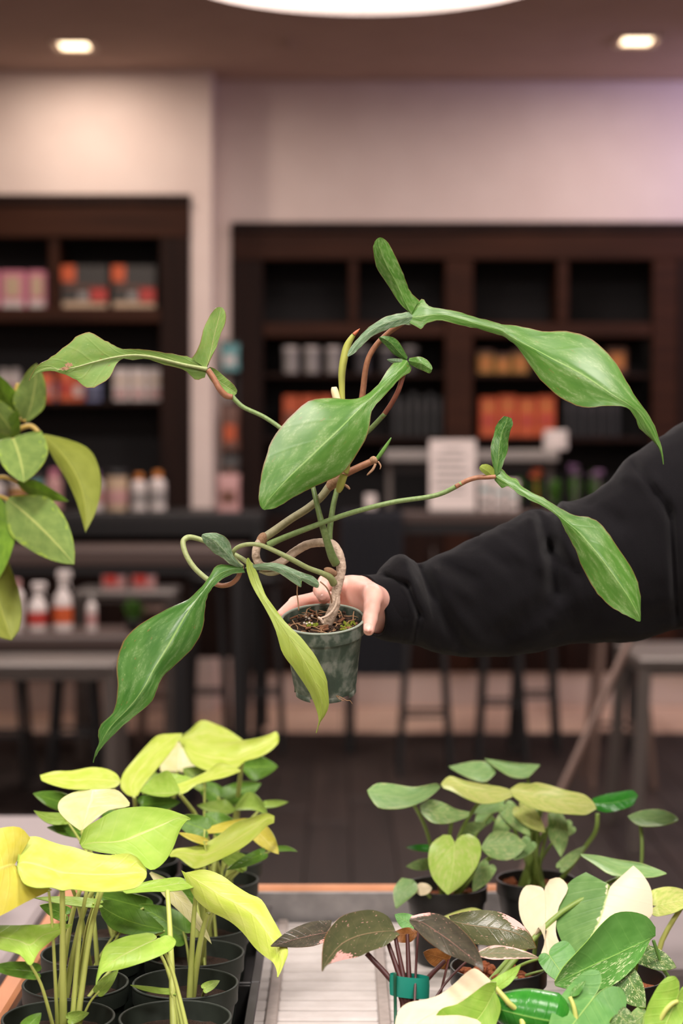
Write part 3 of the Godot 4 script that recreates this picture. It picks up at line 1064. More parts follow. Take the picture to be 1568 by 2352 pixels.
# a table: top, four legs, optional rails
func table(called: String, label: String, cat: String, a: Vector3, b: Vector3, thick: float, leg: float, top: Material, legs: Material, rail := 0.0, splay := 0.0, low_shelf := -1.0) -> Node3D:
	var t := thing(called, label, cat, Vector3((a.x + b.x) / 2, 0, (a.z + b.z) / 2))
	var h := a.y
	box_part(t, "table_top", Vector3((a.x + b.x) / 2, h - thick / 2, (a.z + b.z) / 2), Vector3(absf(b.x - a.x), thick, absf(b.z - a.z)), top, 0.008)
	var w := absf(b.x - a.x) / 2 - leg * 0.5 - 0.005
	var d := absf(b.z - a.z) / 2 - leg * 0.5 - 0.005
	for sx in [-1, 1]:
		for sz in [-1, 1]:
			var mb := MB.new()
			mb.bar(Vector3(sx * (w + splay), 0, sz * (d + splay * 0.5)), Vector3(sx * w, h - thick, sz * d), leg)
			put(t, "leg", mb.done(legs))
	if rail > 0.0:
		for sz in [-1, 1]:
			var mb := MB.new()
			mb.box(Vector3(0, h - thick - rail / 2, sz * d), Vector3(w * 2, rail, leg * 0.7), 0.003)
			put(t, "rail", mb.done(legs))
		for sx in [-1, 1]:
			var mb := MB.new()
			mb.box(Vector3(sx * w, h - thick - rail / 2, 0), Vector3(leg * 0.7, rail, d * 2), 0.003)
			put(t, "rail", mb.done(legs))
	if low_shelf > 0.0:
		box_part(t, "lower_shelf", Vector3((a.x + b.x) / 2, low_shelf, (a.z + b.z) / 2), Vector3(w * 2, 0.03, d * 2), top, 0.004)
	return t

func stool(label: String, where: Vector3, h: float, r: float, mat: Material, group: String, back := false) -> void:
	var t := thing("bar_stool", label, "stool", where, group)
	var s := MB.new()
	s.lathe(Vector3(0, h - 0.05, 0), [[0.0, 0.0], [r * 0.8, 0.0], [r, 0.015], [r, 0.035], [r * 0.93, 0.05], [0.0, 0.045]], 24)
	put(t, "seat", s.done(mat))
	for k in 4:
		var a := PI / 4 + k * PI / 2
		var l := MB.new()
		l.bar(Vector3(cos(a) * r * 1.25, 0, sin(a) * r * 1.25), Vector3(cos(a) * r * 0.75, h - 0.05, sin(a) * r * 0.75), 0.026)
		put(t, "leg", l.done(mat))
	var ring := MB.new()
	for k in 4:
		var a := PI / 4 + k * PI / 2
		var b := a + PI / 2
		var q := r * 1.08
		ring.bar(Vector3(cos(a) * q, h * 0.34, sin(a) * q), Vector3(cos(b) * q, h * 0.34, sin(b) * q), 0.016)
	put(t, "foot_rail", ring.done(mat))
	if back:
		var bm := MB.new()
		bm.box(Vector3(0, h + 0.16, -r * 0.95), Vector3(r * 1.6, 0.14, 0.02), 0.008)
		bm.bar(Vector3(-r * 0.7, h - 0.03, -r * 0.8), Vector3(-r * 0.7, h + 0.2, -r * 0.95), 0.02)
		bm.bar(Vector3(r * 0.7, h - 0.03, -r * 0.8), Vector3(r * 0.7, h + 0.2, -r * 0.95), 0.02)
		put(t, "backrest", bm.done(mat))

func build_back_tables() -> void:
	# tall black counters on the left
	var pa := onz(0, 1176, -9.25)
	var tt := table("tall_table", "long black tall table standing against the left cabinet", "table", Vector3(onz(-330, 1176, -9.25).x, pa.y, -9.25), Vector3(onz(605, 1176, -9.25).x, pa.y, -9.95), 0.07, 0.05, M.black_top, M.black_metal, 0.05)
	var tx := onz(600, 1176, -9.25).x
	box_part(tt, "front_panel", Vector3((onz(-320, 1176, -9.25).x + tx) / 2, (pa.y - 0.07 + 0.42) / 2, -9.6), Vector3(tx - onz(-320, 1176, -9.25).x, pa.y - 0.07 - 0.42, 0.02), M.walnut, 0.003)
	var pb := onz(0, 1262, -7.9)
	table("tall_table", "long black tall table in front of another tall table, left", "table", Vector3(onz(-330, 1262, -7.9).x, pb.y, -7.9), Vector3(onz(560, 1262, -7.9).x, pb.y, -8.45), 0.075, 0.05, M.brown_top, M.black_metal, 0.04)
	# low table that carries the spray bottles
	var pc := onz(0, 1462, -7.25)
	table("low_table", "brown wooden table with spray bottles on it", "table", Vector3(onz(-260, 1462, -7.25).x, pc.y, -7.25), Vector3(onz(430, 1462, -7.25).x, pc.y, -7.75), 0.06, 0.05, M.brown_top, M.black_metal, 0.04)
	# steel-framed tables, left and right
	var pd := onz(0, 1524, -6.5)
	table("steel_table", "grey steel framed table at the far left edge, behind the lime plants", "table", Vector3(onz(-330, 1524, -6.5).x, pd.y, -6.5), Vector3(onz(268, 1524, -6.5).x, pd.y, -6.85), 0.034, 0.044, M.steel_dull, M.steel_dull, 0.03)
	var pe := onz(1500, 1512, -6.7)
	table("steel_table", "grey steel framed table at the right edge, behind the dark sleeve", "table", Vector3(onz(1466, 1512, -6.7).x, pe.y, -6.7), Vector3(onz(1900, 1512, -6.7).x, pe.y, -7.3), 0.036, 0.048, M.steel_dull, M.steel_dull, 0.03, 0.04)
	# small steel stand that catches a highlight
	var pf := onz(0, 1358, -8.7)
	table("steel_stand", "small shiny steel framed stand beneath the tall black table", "stand", Vector3(onz(168, 1358, -8.7).x, pf.y, -8.7), Vector3(onz(400, 1358, -8.7).x, pf.y, -9.1), 0.035, 0.045, M.steel, M.steel_dull, 0.02)
	# centre display behind the plant
	var pg := onz(0, 1176, -9.0)
	table("display_counter", "black display counter behind the held plant with papers on it", "counter", Vector3(onz(790, 1176, -9.0).x, pg.y, -9.0), Vector3(onz(1470, 1176, -9.0).x, pg.y, -9.55), 0.06, 0.05, M.brown_top, M.black_metal, 0.05)
	var ph := onz(0, 1034, -9.3)
	var t := thing("steel_rack", "grey steel rack standing on the display counter behind the paper sign", "rack", Vector3(onz(1080, 1034, -9.3).x, pg.y, -9.3))
	var x0 := onz(882, 1034, -9.3).x
	var x1 := onz(1282, 1034, -9.3).x
	box_part(t, "rack_shelf", Vector3((x0 + x1) / 2, ph.y - 0.03, -9.4), Vector3(x1 - x0, 0.06, 0.22), M.steel, 0.006)
	box_part(t, "rack_panel", Vector3((x0 + x1) / 2, ph.y - 0.09, -9.46), Vector3(x1 - x0 - 0.04, 0.06, 0.02), M.g_dark_grey, 0.004)
	for x in [x0 + 0.03, x1 - 0.03]:
		var mb := MB.new()
		mb.shift = t.position
		mb.bar(Vector3(x, pg.y, -9.42), Vector3(x, ph.y - 0.05, -9.42), 0.03)
		put(t, "post", mb.done(M.steel_dull))
	# black cloth hanging over the counter's left end
	var cl := thing("black_cloth", "black cloth hanging down from the left end of the display counter", "cloth", Vector3(onz(850, 1070, -8.95).x, pg.y, -8.95))
	var rows := []
	var tx0 := onz(782, 1100, -8.95).x
	var tx1 := onz(925, 1100, -8.95).x
	for r in 20:
		var row := PackedVector3Array()
		for c in 40:
			var u := c / 39.0
			var yy: float = pg.y + 0.01 - maxf(0.0, r - 3) * 0.052
			var zz := -8.96 + 0.018 * sin(u * 34.0) * minf(1.0, r / 6.0) - 0.14 * maxf(0.0, 3 - r) / 3.0
			row.append(Vector3(lerpf(tx0, tx1, u), yy, zz))
		rows.append(row)
	var cm := MB.new()
	cm.shift = cl.position
	cm.grid(rows)
	var rows2 := []
	for r in rows:
		var q := PackedVector3Array()
		for p in r:
			q.append(p + Vector3(0, 0.0, -0.004))
		rows2.append(q)
	cm.grid(rows2)
	put(cl, "drape", cm.done(M.black_cloth))
	# stools
	stool("black bar stool nearest the left of the pot, under the tall tables", ony(480, 1725, 0), 0.9, 0.11, M.black_metal, "black bar stools")
	stool("black bar stool directly left of the held pot", ony(606, 1725, 0), 0.9, 0.11, M.black_metal, "black bar stools")
	stool("black bar stool behind the right of the held pot", ony(975, 1775, 0), 0.84, 0.14, M.black_metal, "black bar stools")
	stool("black bar stool below the black sleeve, left of its neighbour", ony(1150, 1745, 0), 0.84, 0.13, M.black_metal, "black bar stools")
	stool("black bar stool below the black sleeve, right of its neighbour", ony(1226, 1725, 0), 0.86, 0.13, M.black_metal, "black bar stools")
	stool("dark bar stool under the steel table at far left", ony(10, 1800, 0), 0.68, 0.13, M.black_metal, "dark stools under the left table")
	stool("dark bar stool between the left steel table and the lime plants", ony(176, 1795, 0), 0.68, 0.13, M.black_metal, "dark stools under the left table")
	stool("brown metal stool behind the tip of the hanging dark leaf", ony(366, 1705, 0), 0.72, 0.11, M.brown_metal, "brown metal stools")
	stool("brown metal stool beside the right steel table", ony(1420, 1800, 0), 0.76, 0.16, M.brown_metal, "brown metal stools")
	# leaning pole right
	var a := at(1446, 1470, 6.0)
	var b := at(1290, 1815, 5.7)
	var gnd := a + (b - a) * (a.y / (a.y - b.y))
	var lp := thing("leaning_pole", "brown metal pole slanting down to the left below the sleeve", "pole", gnd)
	var lm := MB.new()
	lm.shift = gnd
	var top := a + (a - b).normalized() * 0.25
	lm.tube(PackedVector3Array([gnd + Vector3(0, 0.012, 0), gnd.lerp(top, 0.5), top]), PackedFloat32Array([0.014, 0.014, 0.014]), 12)
	put(lp, "shaft", lm.done(M.brown_metal))
	var fm := MB.new()
	fm.lathe(Vector3(0, 0, 0), [[0.0, 0.0], [0.022, 0.0], [0.022, 0.03], [0.015, 0.036]], 14)
	put(lp, "foot", fm.done(M.g_black))


# ---------------------------------------------------------------- goods on the shelves
func carton(called: String, label: String, cat: String, x0: float, x1: float, h: float, z: float, base: float, depth: float, body: Material, bands: Array, group: String) -> void:
	var xa := onz(x0, 900, z).x
	var xb := onz(x1, 900, z).x
	var w := xb - xa
	var hh := h * absf(z) / FOC
	var t := thing(called, label, cat, Vector3((xa + xb) / 2, base, z - depth / 2), group)
	box_part(t, "carton", t.position + Vector3(0, hh / 2, 0), Vector3(w, hh, depth), body, 0.006)
	for b in bands:   # [name, u0, u1, v0, v1, material] printed panels on the front
		var bw: float = (b[2] - b[1]) * w
		var bh: float = (b[4] - b[3]) * hh
		box_part(t, b[0], t.position + Vector3(-w / 2 + w * (b[1] + b[2]) / 2, hh * (b[3] + b[4]) / 2, depth / 2 + 0.001), Vector3(bw, bh, 0.004), b[5], 0.001)

func bottle(called: String, label: String, cat: String, xc: float, wpx: float, h: float, z: float, base: float, body: Material, cap: Material, band: Material, group: String, style := 0) -> void:
	var p := onz(xc, 900, z)
	var k := absf(z) / FOC
	var r := wpx * k / 2
	var hh := h * k
	var t := thing(called, label, cat, Vector3(p.x, base, z), group)
	var m := MB.new()
	if style == 0:      # shouldered bottle
		m.lathe(Vector3.ZERO, [[0.0, 0.0], [r * 0.92, 0.0], [r, 0.008], [r, hh * 0.66], [r * 0.9, hh * 0.74], [r * 0.45, hh * 0.82], [r * 0.42, hh * 0.86]], 20)
		put(t, "bottle_body", m.done(body))
		var c := MB.new()
		c.lathe(Vector3.ZERO, [[r * 0.52, hh * 0.84], [r * 0.52, hh * 0.98], [r * 0.46, hh], [0.0, hh]], 18)
		put(t, "cap", c.done(cap))
	elif style == 1:    # jar or cup
		m.lathe(Vector3.ZERO, [[0.0, 0.0], [r * 0.86, 0.0], [r * 0.92, 0.006], [r, hh * 0.84], [r, hh * 0.86]], 20)
		put(t, "jar_body", m.done(body))
		var c := MB.new()
		c.lathe(Vector3.ZERO, [[r * 1.04, hh * 0.85], [r * 1.04, hh * 0.97], [r * 0.96, hh], [0.0, hh]], 20)
		put(t, "lid", c.done(cap))
	else:               # trigger spray bottle
		m.lathe(Vector3.ZERO, [[0.0, 0.0], [r * 0.95, 0.0], [r, 0.01], [r, hh * 0.42], [r * 0.85, hh * 0.56], [r * 0.34, hh * 0.68], [r * 0.32, hh * 0.74]], 20)
		put(t, "bottle_body", m.done(body))
		var c := MB.new()
		c.lathe(Vector3.ZERO, [[r * 0.4, hh * 0.72], [r * 0.4, hh * 0.8], [r * 0.3, hh * 0.82], [0.0, hh * 0.82]], 14)
		c.box(Vector3(r * 0.15, hh * 0.9, 0), Vector3(r * 1.5, hh * 0.13, r * 0.5), 0.006)
		c.bar(Vector3(r * 0.5, hh * 0.84, 0), Vector3(r * 0.75, hh * 0.68, 0), r * 0.18)
		put(t, "spray_head", c.done(cap))
	if band:
		var b := MB.new()
		var y0 := hh * (0.18 if style != 2 else 0.14)
		var y1 := hh * (0.52 if style != 2 else 0.4)
		b.lathe(Vector3.ZERO, [[r * 0.98, y0], [r * 1.015, y0 + 0.001], [r * 1.015, y1 - 0.001], [r * 0.98, y1]], 20)
		put(t, "paper_label", b.done(band))

func pouch(called: String, label: String, cat: String, xc: float, wpx: float, h: float, z: float, base: float, body: Material, patch: Material, group: String) -> void:
	var p := onz(xc, 900, z)
	var k := absf(z) / FOC
	var w := wpx * k
	var hh := h * k
	var t := thing(called, label, cat, Vector3(p.x, base, z), group)
	var m := MB.new()
	var rows := []
	for i in 9:
		var v := i / 8.0
		var row := PackedVector3Array()
		var dep := 0.22 * w * pow(maxf(0.0, 1.0 - v), 0.6) + 0.006
		for j in 21:
			var a := TAU * j / 20
			row.append(Vector3(signf(cos(a)) * pow(absf(cos(a)), 0.5) * w / 2 * (1.0 - 0.06 * sin(v * PI)), v * hh, signf(sin(a)) * pow(absf(sin(a)), 0.7) * dep))
		rows.append(row)
	m.grid(rows)
	put(t, "pouch_body", m.done(body))
	var s := MB.new()
	s.box(Vector3(0, hh - 0.012, 0), Vector3(w * 0.98, 0.024, 0.014), 0.003)
	put(t, "seal_strip", s.done(body))
	var q := MB.new()
	q.box(Vector3(0, hh * 0.38, 0.2 * w), Vector3(w * 0.6, hh * 0.36, 0.012), 0.003)
	put(t, "paper_label", q.done(patch))

func build_goods() -> void:
	# left cabinet, top shelf
	var z := ZL - 0.06
	var s1 := onz(300, 706, ZL + 0.015).y
	for k in 3:
		carton("pink_box", ["pink patterned box, leftmost, partly out of the picture", "pink patterned box at the left edge of the top shelf", "pink patterned box beside the dark shelf divider"][k], "box", [-62.0, 0.0, 64.0][k], [-4.0, 60.0, 108.0][k], 86, z, s1, 0.12, M.g_pink, [["printed_panel", 0.2, 0.8, 0.3, 0.85, M.g_beige], ["printed_panel", 0.1, 0.9, 0.02, 0.2, M.g_white]], "pink boxes on the top shelf")
	for k in 2:
		var o: float = [142.0, 258.0][k]
		carton("toy_box", ["dark box with orange corner, left of the pair on the top shelf", "dark box with orange corner, right of the pair on the top shelf"][k], "box", o, o + [108.0, 102.0][k], 98, z, s1, 0.14, M.g_charcoal, [["orange_corner", 0.0, 0.3, 0.62, 1.0, M.g_orange], ["printed_panel", 0.05, 0.97, 0.46, 0.54, M.g_brown], ["printed_panel", 0.62, 0.97, 0.12, 0.5, M.g_red], ["printed_panel", 0.03, 0.97, 0.0, 0.16, M.g_beige], ["printed_panel", 0.36, 0.56, 0.2, 0.38, M.g_grey]], "dark boxes with orange corners")
	# second shelf
	var s2 := onz(300, 921, ZL - 0.01).y
	z = ZL - 0.1
	for k in 2:
		bottle("white_jar", ["small white jar behind the rubber plant, left", "small white jar behind the rubber plant, right"][k], "jar", [8.0, 34.0][k], 24, 74, z, s2, M.g_white, M.g_grey, M.g_rose, "white jars behind the rubber plant", 1)
	for k in 5:
		pouch("snack_pouch", ["orange pouch nearest the rubber plant", "blue pouch between two orange pouches", "tall orange pouch under the browned leaf", "orange and white pouch under the browned leaf", "blue pouch at the right of the orange pouches"][k], "pouch", [104.0, 132.0, 152.0, 178.0, 214.0][k], [40.0, 32.0, 36.0, 40.0, 38.0][k], [66.0, 46.0, 76.0, 62.0, 44.0][k], z - (0.06 if k % 2 else 0.0), s2, [M.g_orange, M.g_blue, M.g_orange, M.g_orange, M.g_blue][k], [M.g_rose, M.g_grey, M.g_red, M.g_white, M.g_charcoal][k], "pouches on the second shelf")
	for k in 3:
		carton("white_pack", ["white carton, left of the three on the second shelf", "white carton, middle of the three on the second shelf", "white carton, right of the three on the second shelf"][k], "carton", 260.0 + k * 39, 296.0 + k * 39, 76, z, s2, 0.1, M.g_white, [["printed_panel", 0.1, 0.9, 0.55, 0.7, M.g_beige], ["printed_panel", 0.1, 0.9, 0.12, 0.35, M.g_rose]], "three white cartons on the second shelf")
	# on the tall table
	z = -9.42
	var s3 := onz(0, 1176, -9.25).y
	var lst := [[-6, 30, 76, 0, "g_white", "g_grey", "g_lilac", "white bottle at the left edge behind the rubber plant"], [40, 40, 66, 1, "g_gold", "g_white", "g_rose", "yellowish jar behind the rubber plant leaves"], [82, 34, 84, 1, "g_teal", "g_charcoal", "", "grey-green jar behind the rubber plant leaves"], [122, 38, 96, 0, "g_rose", "g_pink", "", "rose coloured bottle behind the curved rubber leaf"], [216, 42, 92, 0, "g_white", "g_lilac", "g_rose", "white bottle with lilac cap next to the rubber plant"], [267, 52, 94, 1, "g_beige", "g_black", "g_rose", "beige jar with a tall black lid on the tall table"], [318, 36, 86, 0, "g_white", "g_cap_orange", "g_grey", "white bottle with orange cap, left one of two"], [361, 38, 92, 0, "g_white", "g_cap_orange", "g_grey", "white bottle with orange cap, right one of two"]]
	for a in lst:
		bottle("care_bottle" if a[3] == 0 else "care_jar", a[7], "bottle" if a[3] == 0 else "jar", a[0], a[1], a[2], z, s3, M[a[4]], M[a[5]], M[a[6]] if a[6] != "" else null, "bottles on the tall table", a[3])
	pouch("gift_bag", "rose brown bag at the right end of the tall table", "bag", 524, 54, 84, z, s3, M.g_rose, M.g_brown, "")
	# narrow hanging display between the cabinets
	var rz := ZR + 0.03
	var rk := thing("hook_rack", "narrow black hook rack on the wall between the two cabinets", "rack", onz(527, 900, ZR + 0.01))
	var rm := MB.new()
	rm.shift = rk.position
	rm.bar(onz(512, 780, rz), onz(512, 1170, rz), 0.02)
	rm.bar(onz(545, 780, rz), onz(545, 1170, rz), 0.02)
	put(rk, "upright", rm.done(M.black_metal))
	for y in [786.0, 926.0, 1042.0]:
		var hm := MB.new()
		hm.shift = rk.position
		hm.bar(onz(508, y, rz), onz(549, y, rz), 0.014)
		hm.bar(onz(528, y, rz), onz(528, y, rz) + Vector3(0, 0, 0.12), 0.01)
		put(rk, "hook", hm.done(M.black_metal))
	for k in 3:
		var y1: float = [852.0, 1034.0, 1110.0][k]
		var hh: float = [62.0, 104.0, 62.0][k]
		var p := onz(528, y1, rz + 0.08)
		pouch("hanging_packet", ["teal and white packet hanging high on the hook rack", "orange brown packet hanging midway on the hook rack", "dark packet hanging low on the hook rack"][k], "packet", 528, 44, hh, rz + 0.08, p.y, [M.g_teal, M.g_brown, M.g_charcoal][k], [M.g_white, M.g_orange, M.g_brown][k], "packets on the hook rack")
	# right cabinet
	z = ZR - 0.1
	var r1 := onz(800, 857, ZR).y
	var names := ["leftmost", "second", "third", "fourth", "fifth", "rightmost"]
	for k in 6:
		bottle("pale_mug", "%s of the six pale jars on the right cabinet's middle shelf" % names[k], "jar", [668.0, 716.0, 766.0, 832.0, 888.0, 940.0][k], 38, 62, z, r1, M.g_grey if k < 3 else M.g_dark_grey, M.g_white if k < 3 else M.g_grey, null, "pale jars on the right cabinet shelf", 1)
	for k in 3:
		carton("gold_tin", ["left gold tin", "middle gold tin", "right gold tin"][k] + " on the shelf behind the right leaf", "tin", 1096.0 + k * 40, 1133.0 + k * 40, [54.0, 46.0, 54.0][k], z, r1, 0.1, M.g_gold, [["lid_band", 0.0, 1.0, 0.82, 1.0, M.g_brown], ["printed_panel", 0.2, 0.8, 0.2, 0.7, M.g_cap_orange]], "gold tins")
	carton("tan_box", "tan box at the right of the gold tins behind the big leaf", "box", 1392, 1440, 60, z, r1, 0.1, M.g_brown, [["printed_panel", 0.15, 0.85, 0.2, 0.8, M.g_cap_orange]], "")
	var r2 := onz(800, 1004, ZR).y
	for k in 3:
		carton("orange_box", ["left", "middle", "right"][k] + " orange box behind the large centre leaf", "box", 650.0 + k * 40, 687.0 + k * 40, 96, z, r2, 0.12, M.g_orange, [["printed_panel", 0.15, 0.85, 0.3, 0.6, M.g_brown]], "orange boxes behind the centre leaf")
	for k in 4:
		carton("orange_box", ["first", "second", "third", "fourth"][k] + " of four orange boxes above the white paper sign, from left", "box", 1101.0 + k * 44, 1143.0 + k * 44, [92.0, 96.0, 92.0, 95.0][k], z, r2, 0.12, M.g_orange, [["printed_panel", 0.15, 0.85, 0.32, 0.5, M.g_red], ["printed_panel", 0.3, 0.7, 0.66, 0.86, M.g_cap_orange]], "four orange boxes on the shelf")
	for k in 6:
		carton("black_book", "%s of six black books left of the centre post" % names[k], "book", 900.0 + k * 20, 917.0 + k * 20, [100.0, 92.0, 104.0, 96.0, 102.0, 94.0][k], z, r2, 0.14, M.g_black, [["spine_label", 0.25, 0.75, 0.6, 0.8, M.g_dark_grey]], "black books left of the centre post")
	for k in 6:
		carton("black_book", "%s of six black books right of the orange boxes" % names[k], "book", 1296.0 + k * 22, 1314.0 + k * 22, [98.0, 104.0, 92.0, 100.0, 96.0, 102.0][k], z, r2, 0.14, M.g_black, [["spine_label", 0.25, 0.75, 0.6, 0.8, M.g_dark_grey]], "black books right of the orange boxes")
	# on the display counter
	var cy := onz(0, 1176, -9.0).y
	var sg := thing("paper_sign", "white printed paper sign in a clear stand on the display counter", "sign", Vector3(onz(1040, 1100, -9.1).x, cy, -9.1))
	var a := onz(986, 1010, -9.1)
	var b := onz(1092, 1168, -9.1)
	box_part(sg, "sheet", Vector3((a.x + b.x) / 2, (a.y + cy + 0.01) / 2, -9.1), Vector3(b.x - a.x, a.y - cy - 0.01, 0.006), M.paper, 0.001)
	box_part(sg, "stand_foot", Vector3((a.x + b.x) / 2, cy + 0.006, -9.12), Vector3(b.x - a.x, 0.012, 0.1), M.g_grey, 0.002)
	for k in 7:
		box_part(sg, "printed_line", Vector3((a.x + b.x) / 2 - 0.01 * (k % 3), a.y - 0.05 - k * 0.036, -9.0965), Vector3((b.x - a.x) * [0.4, 0.66, 0.6, 0.7, 0.62, 0.68, 0.5][k], 0.009, 0.002), M.print_grey, 0.0005)
	for k in 3:
		carton("leaflet_stack", ["pale leaflet holder beside the paper sign", "pale leaflet holder between two others", "pale leaflet holder nearest the green plants"][k], "leaflet", 1100.0 + k * 32, 1128.0 + k * 32, [88.0, 78.0, 70.0][k], -9.14, cy, 0.05, M.paper, [["printed_panel", 0.12, 0.88, 0.5, 0.62, M.g_teal], ["printed_panel", 0.12, 0.88, 0.15, 0.3, M.print_grey]], "leaflets beside the paper sign")
	var rt := onz(0, 1034, -9.3).y
	carton("white_cube", "small white cube box on the right end of the steel rack", "box", 1252, 1304, 46, -9.32, rt, 0.1, M.g_white, [["printed_panel", 0.2, 0.8, 0.25, 0.75, M.paper]], "")
	carton("white_cube", "small white box on the left of the steel rack behind the centre leaf", "box", 838, 864, 36, -9.32, cy, 0.1, M.g_white, [["printed_panel", 0.2, 0.8, 0.25, 0.75, M.paper]], "")
	# lower goods on the brown table
	var zb := -7.45
	var yb := onz(0, 1462, -7.25).y
	for k in 2:
		bottle("spray_bottle", ["white spray bottle with red label at the left on the brown table", "taller white spray bottle with orange red label on the brown table"][k], "bottle", [84.0, 142.0][k], [44.0, 44.0][k], [118.0, 146.0][k], zb, yb, M.g_white, M.g_white, [M.g_red, M.g_orange][k], "spray bottles on the brown table", 2)
	bottle("care_bottle", "slim white bottle beside the spray bottles", "bottle", 208, 24, 84, zb, yb, M.g_white, M.g_grey, M.g_rose, "", 0)
	bottle("care_bottle", "white bottle at the left edge below the rubber plant leaves", "bottle", 36, 34, 120, zb, yb, M.g_white, M.g_rose, null, "", 0)
	var ys := onz(0, 1358, -8.7).y
	for k in 2:
		carton("red_packet", ["left pink red packet on the shiny steel stand", "right pink red packet on the shiny steel stand"][k], "packet", [232.0, 300.0][k], [284.0, 352.0][k], 50, -8.85, ys, 0.1, M.g_rose, [["printed_panel", 0.1, 0.7, 0.2, 0.75, M.g_red], ["printed_panel", 0.6, 0.95, 0.6, 0.9, M.g_blue]], "red packets on the steel stand")
	small_plant("green plant in a small black pot on the brown table", 305, 60, 70, zb, yb, 3, "g_greenery", "")
	# green plants with lilac flowers on the display counter
	for k in 5:
		small_plant(["green potted plant, nearest the leaflets", "green potted plant with an orange flower above the sleeve", "green potted plant, middle of the counter row", "green potted plant with lilac flowers above the sleeve", "green potted plant with lilac flowers at the row's right end"][k], [1190.0, 1232.0, 1274.0, 1320.0, 1366.0][k], 36, [84.0, 92.0, 84.0, 104.0, 100.0][k], -9.25, cy, k + 7, ["g_greenery", "g_greenery", "g_greenery", "g_greenery", "g_greenery"][k], ["", "g_orange", "", "g_lilac", "g_lilac"][k])

func small_plant(label: String, xc: float, wpx: float, h: float, z: float, base: float, sd: int, leafm: String, flower: String) -> void:
	var p := onz(xc, 1100, z)
	var k := absf(z) / FOC
	var t := thing("counter_plant", label, "plant", Vector3(p.x, base, z), "small green plants")
	var r := wpx * k * 0.32
	var m := MB.new()
	m.lathe(Vector3.ZERO, [[0.0, 0.0], [r * 0.75, 0.0], [r, r * 1.3], [r * 1.06, r * 1.3], [r * 1.06, r * 1.5], [r * 0.94, r * 1.5], [r * 0.92, r * 1.3], [0.0, r * 1.28]], 18)
	put(t, "pot", m.done(M.pot_black))
	var g := RandomNumberGenerator.new()
	g.seed = sd
	var lm := MB.new()
	for i in 60:
		var a := g.randf() * TAU
		var l := h * k * g.randf_range(0.45, 0.8)
		var lean := g.randf_range(0.1, 1.0)
		var root := Vector3(cos(a) * r * 0.4, r * 1.25, sin(a) * r * 0.4)
		var tip := root + Vector3(cos(a) * lean * wpx * k * 0.45, l * (1.1 - 0.5 * lean), sin(a) * lean * wpx * k * 0.4)
		var side := Vector3(-sin(a), 0, cos(a)) * 0.012
		var mid := root.lerp(tip, 0.6) + Vector3(0, 0.02, 0)
		lm.grid([PackedVector3Array([root - side * 0.2, root + side * 0.2]), PackedVector3Array([mid - side, mid + side]), PackedVector3Array([tip - side * 0.1, tip + side * 0.1])])
	var f := put(t, "foliage", lm.done(M[leafm]))
	f.set_meta("kind", "stuff")
	if flower != "":
		for i in 5:
			var fm := MB.new()
			var c := Vector3(g.randf_range(-1, 1) * wpx * k * 0.3, h * k * g.randf_range(0.8, 0.98), g.randf_range(-0.02, 0.04))
			for q in 5:
				var a := TAU * q / 5
				fm.lathe(c + Vector3(cos(a), 0.2, sin(a)) * 0.016, [[0.0, -0.006], [0.012, 0.0], [0.0, 0.006]], 8)
			fm.tube(PackedVector3Array([Vector3(c.x * 0.3, r * 1.25, c.z), c]), PackedFloat32Array([0.003, 0.003]), 6)
			put(t, "flower", fm.done(M[flower]))


# ---------------------------------------------------------------- plant bench
const BX0 := -0.45
const BX1 := 0.405
const BZ0 := -2.87
const BZ1 := -1.30
const SLAT_Y := 0.755
const RAIL_Y := 0.806

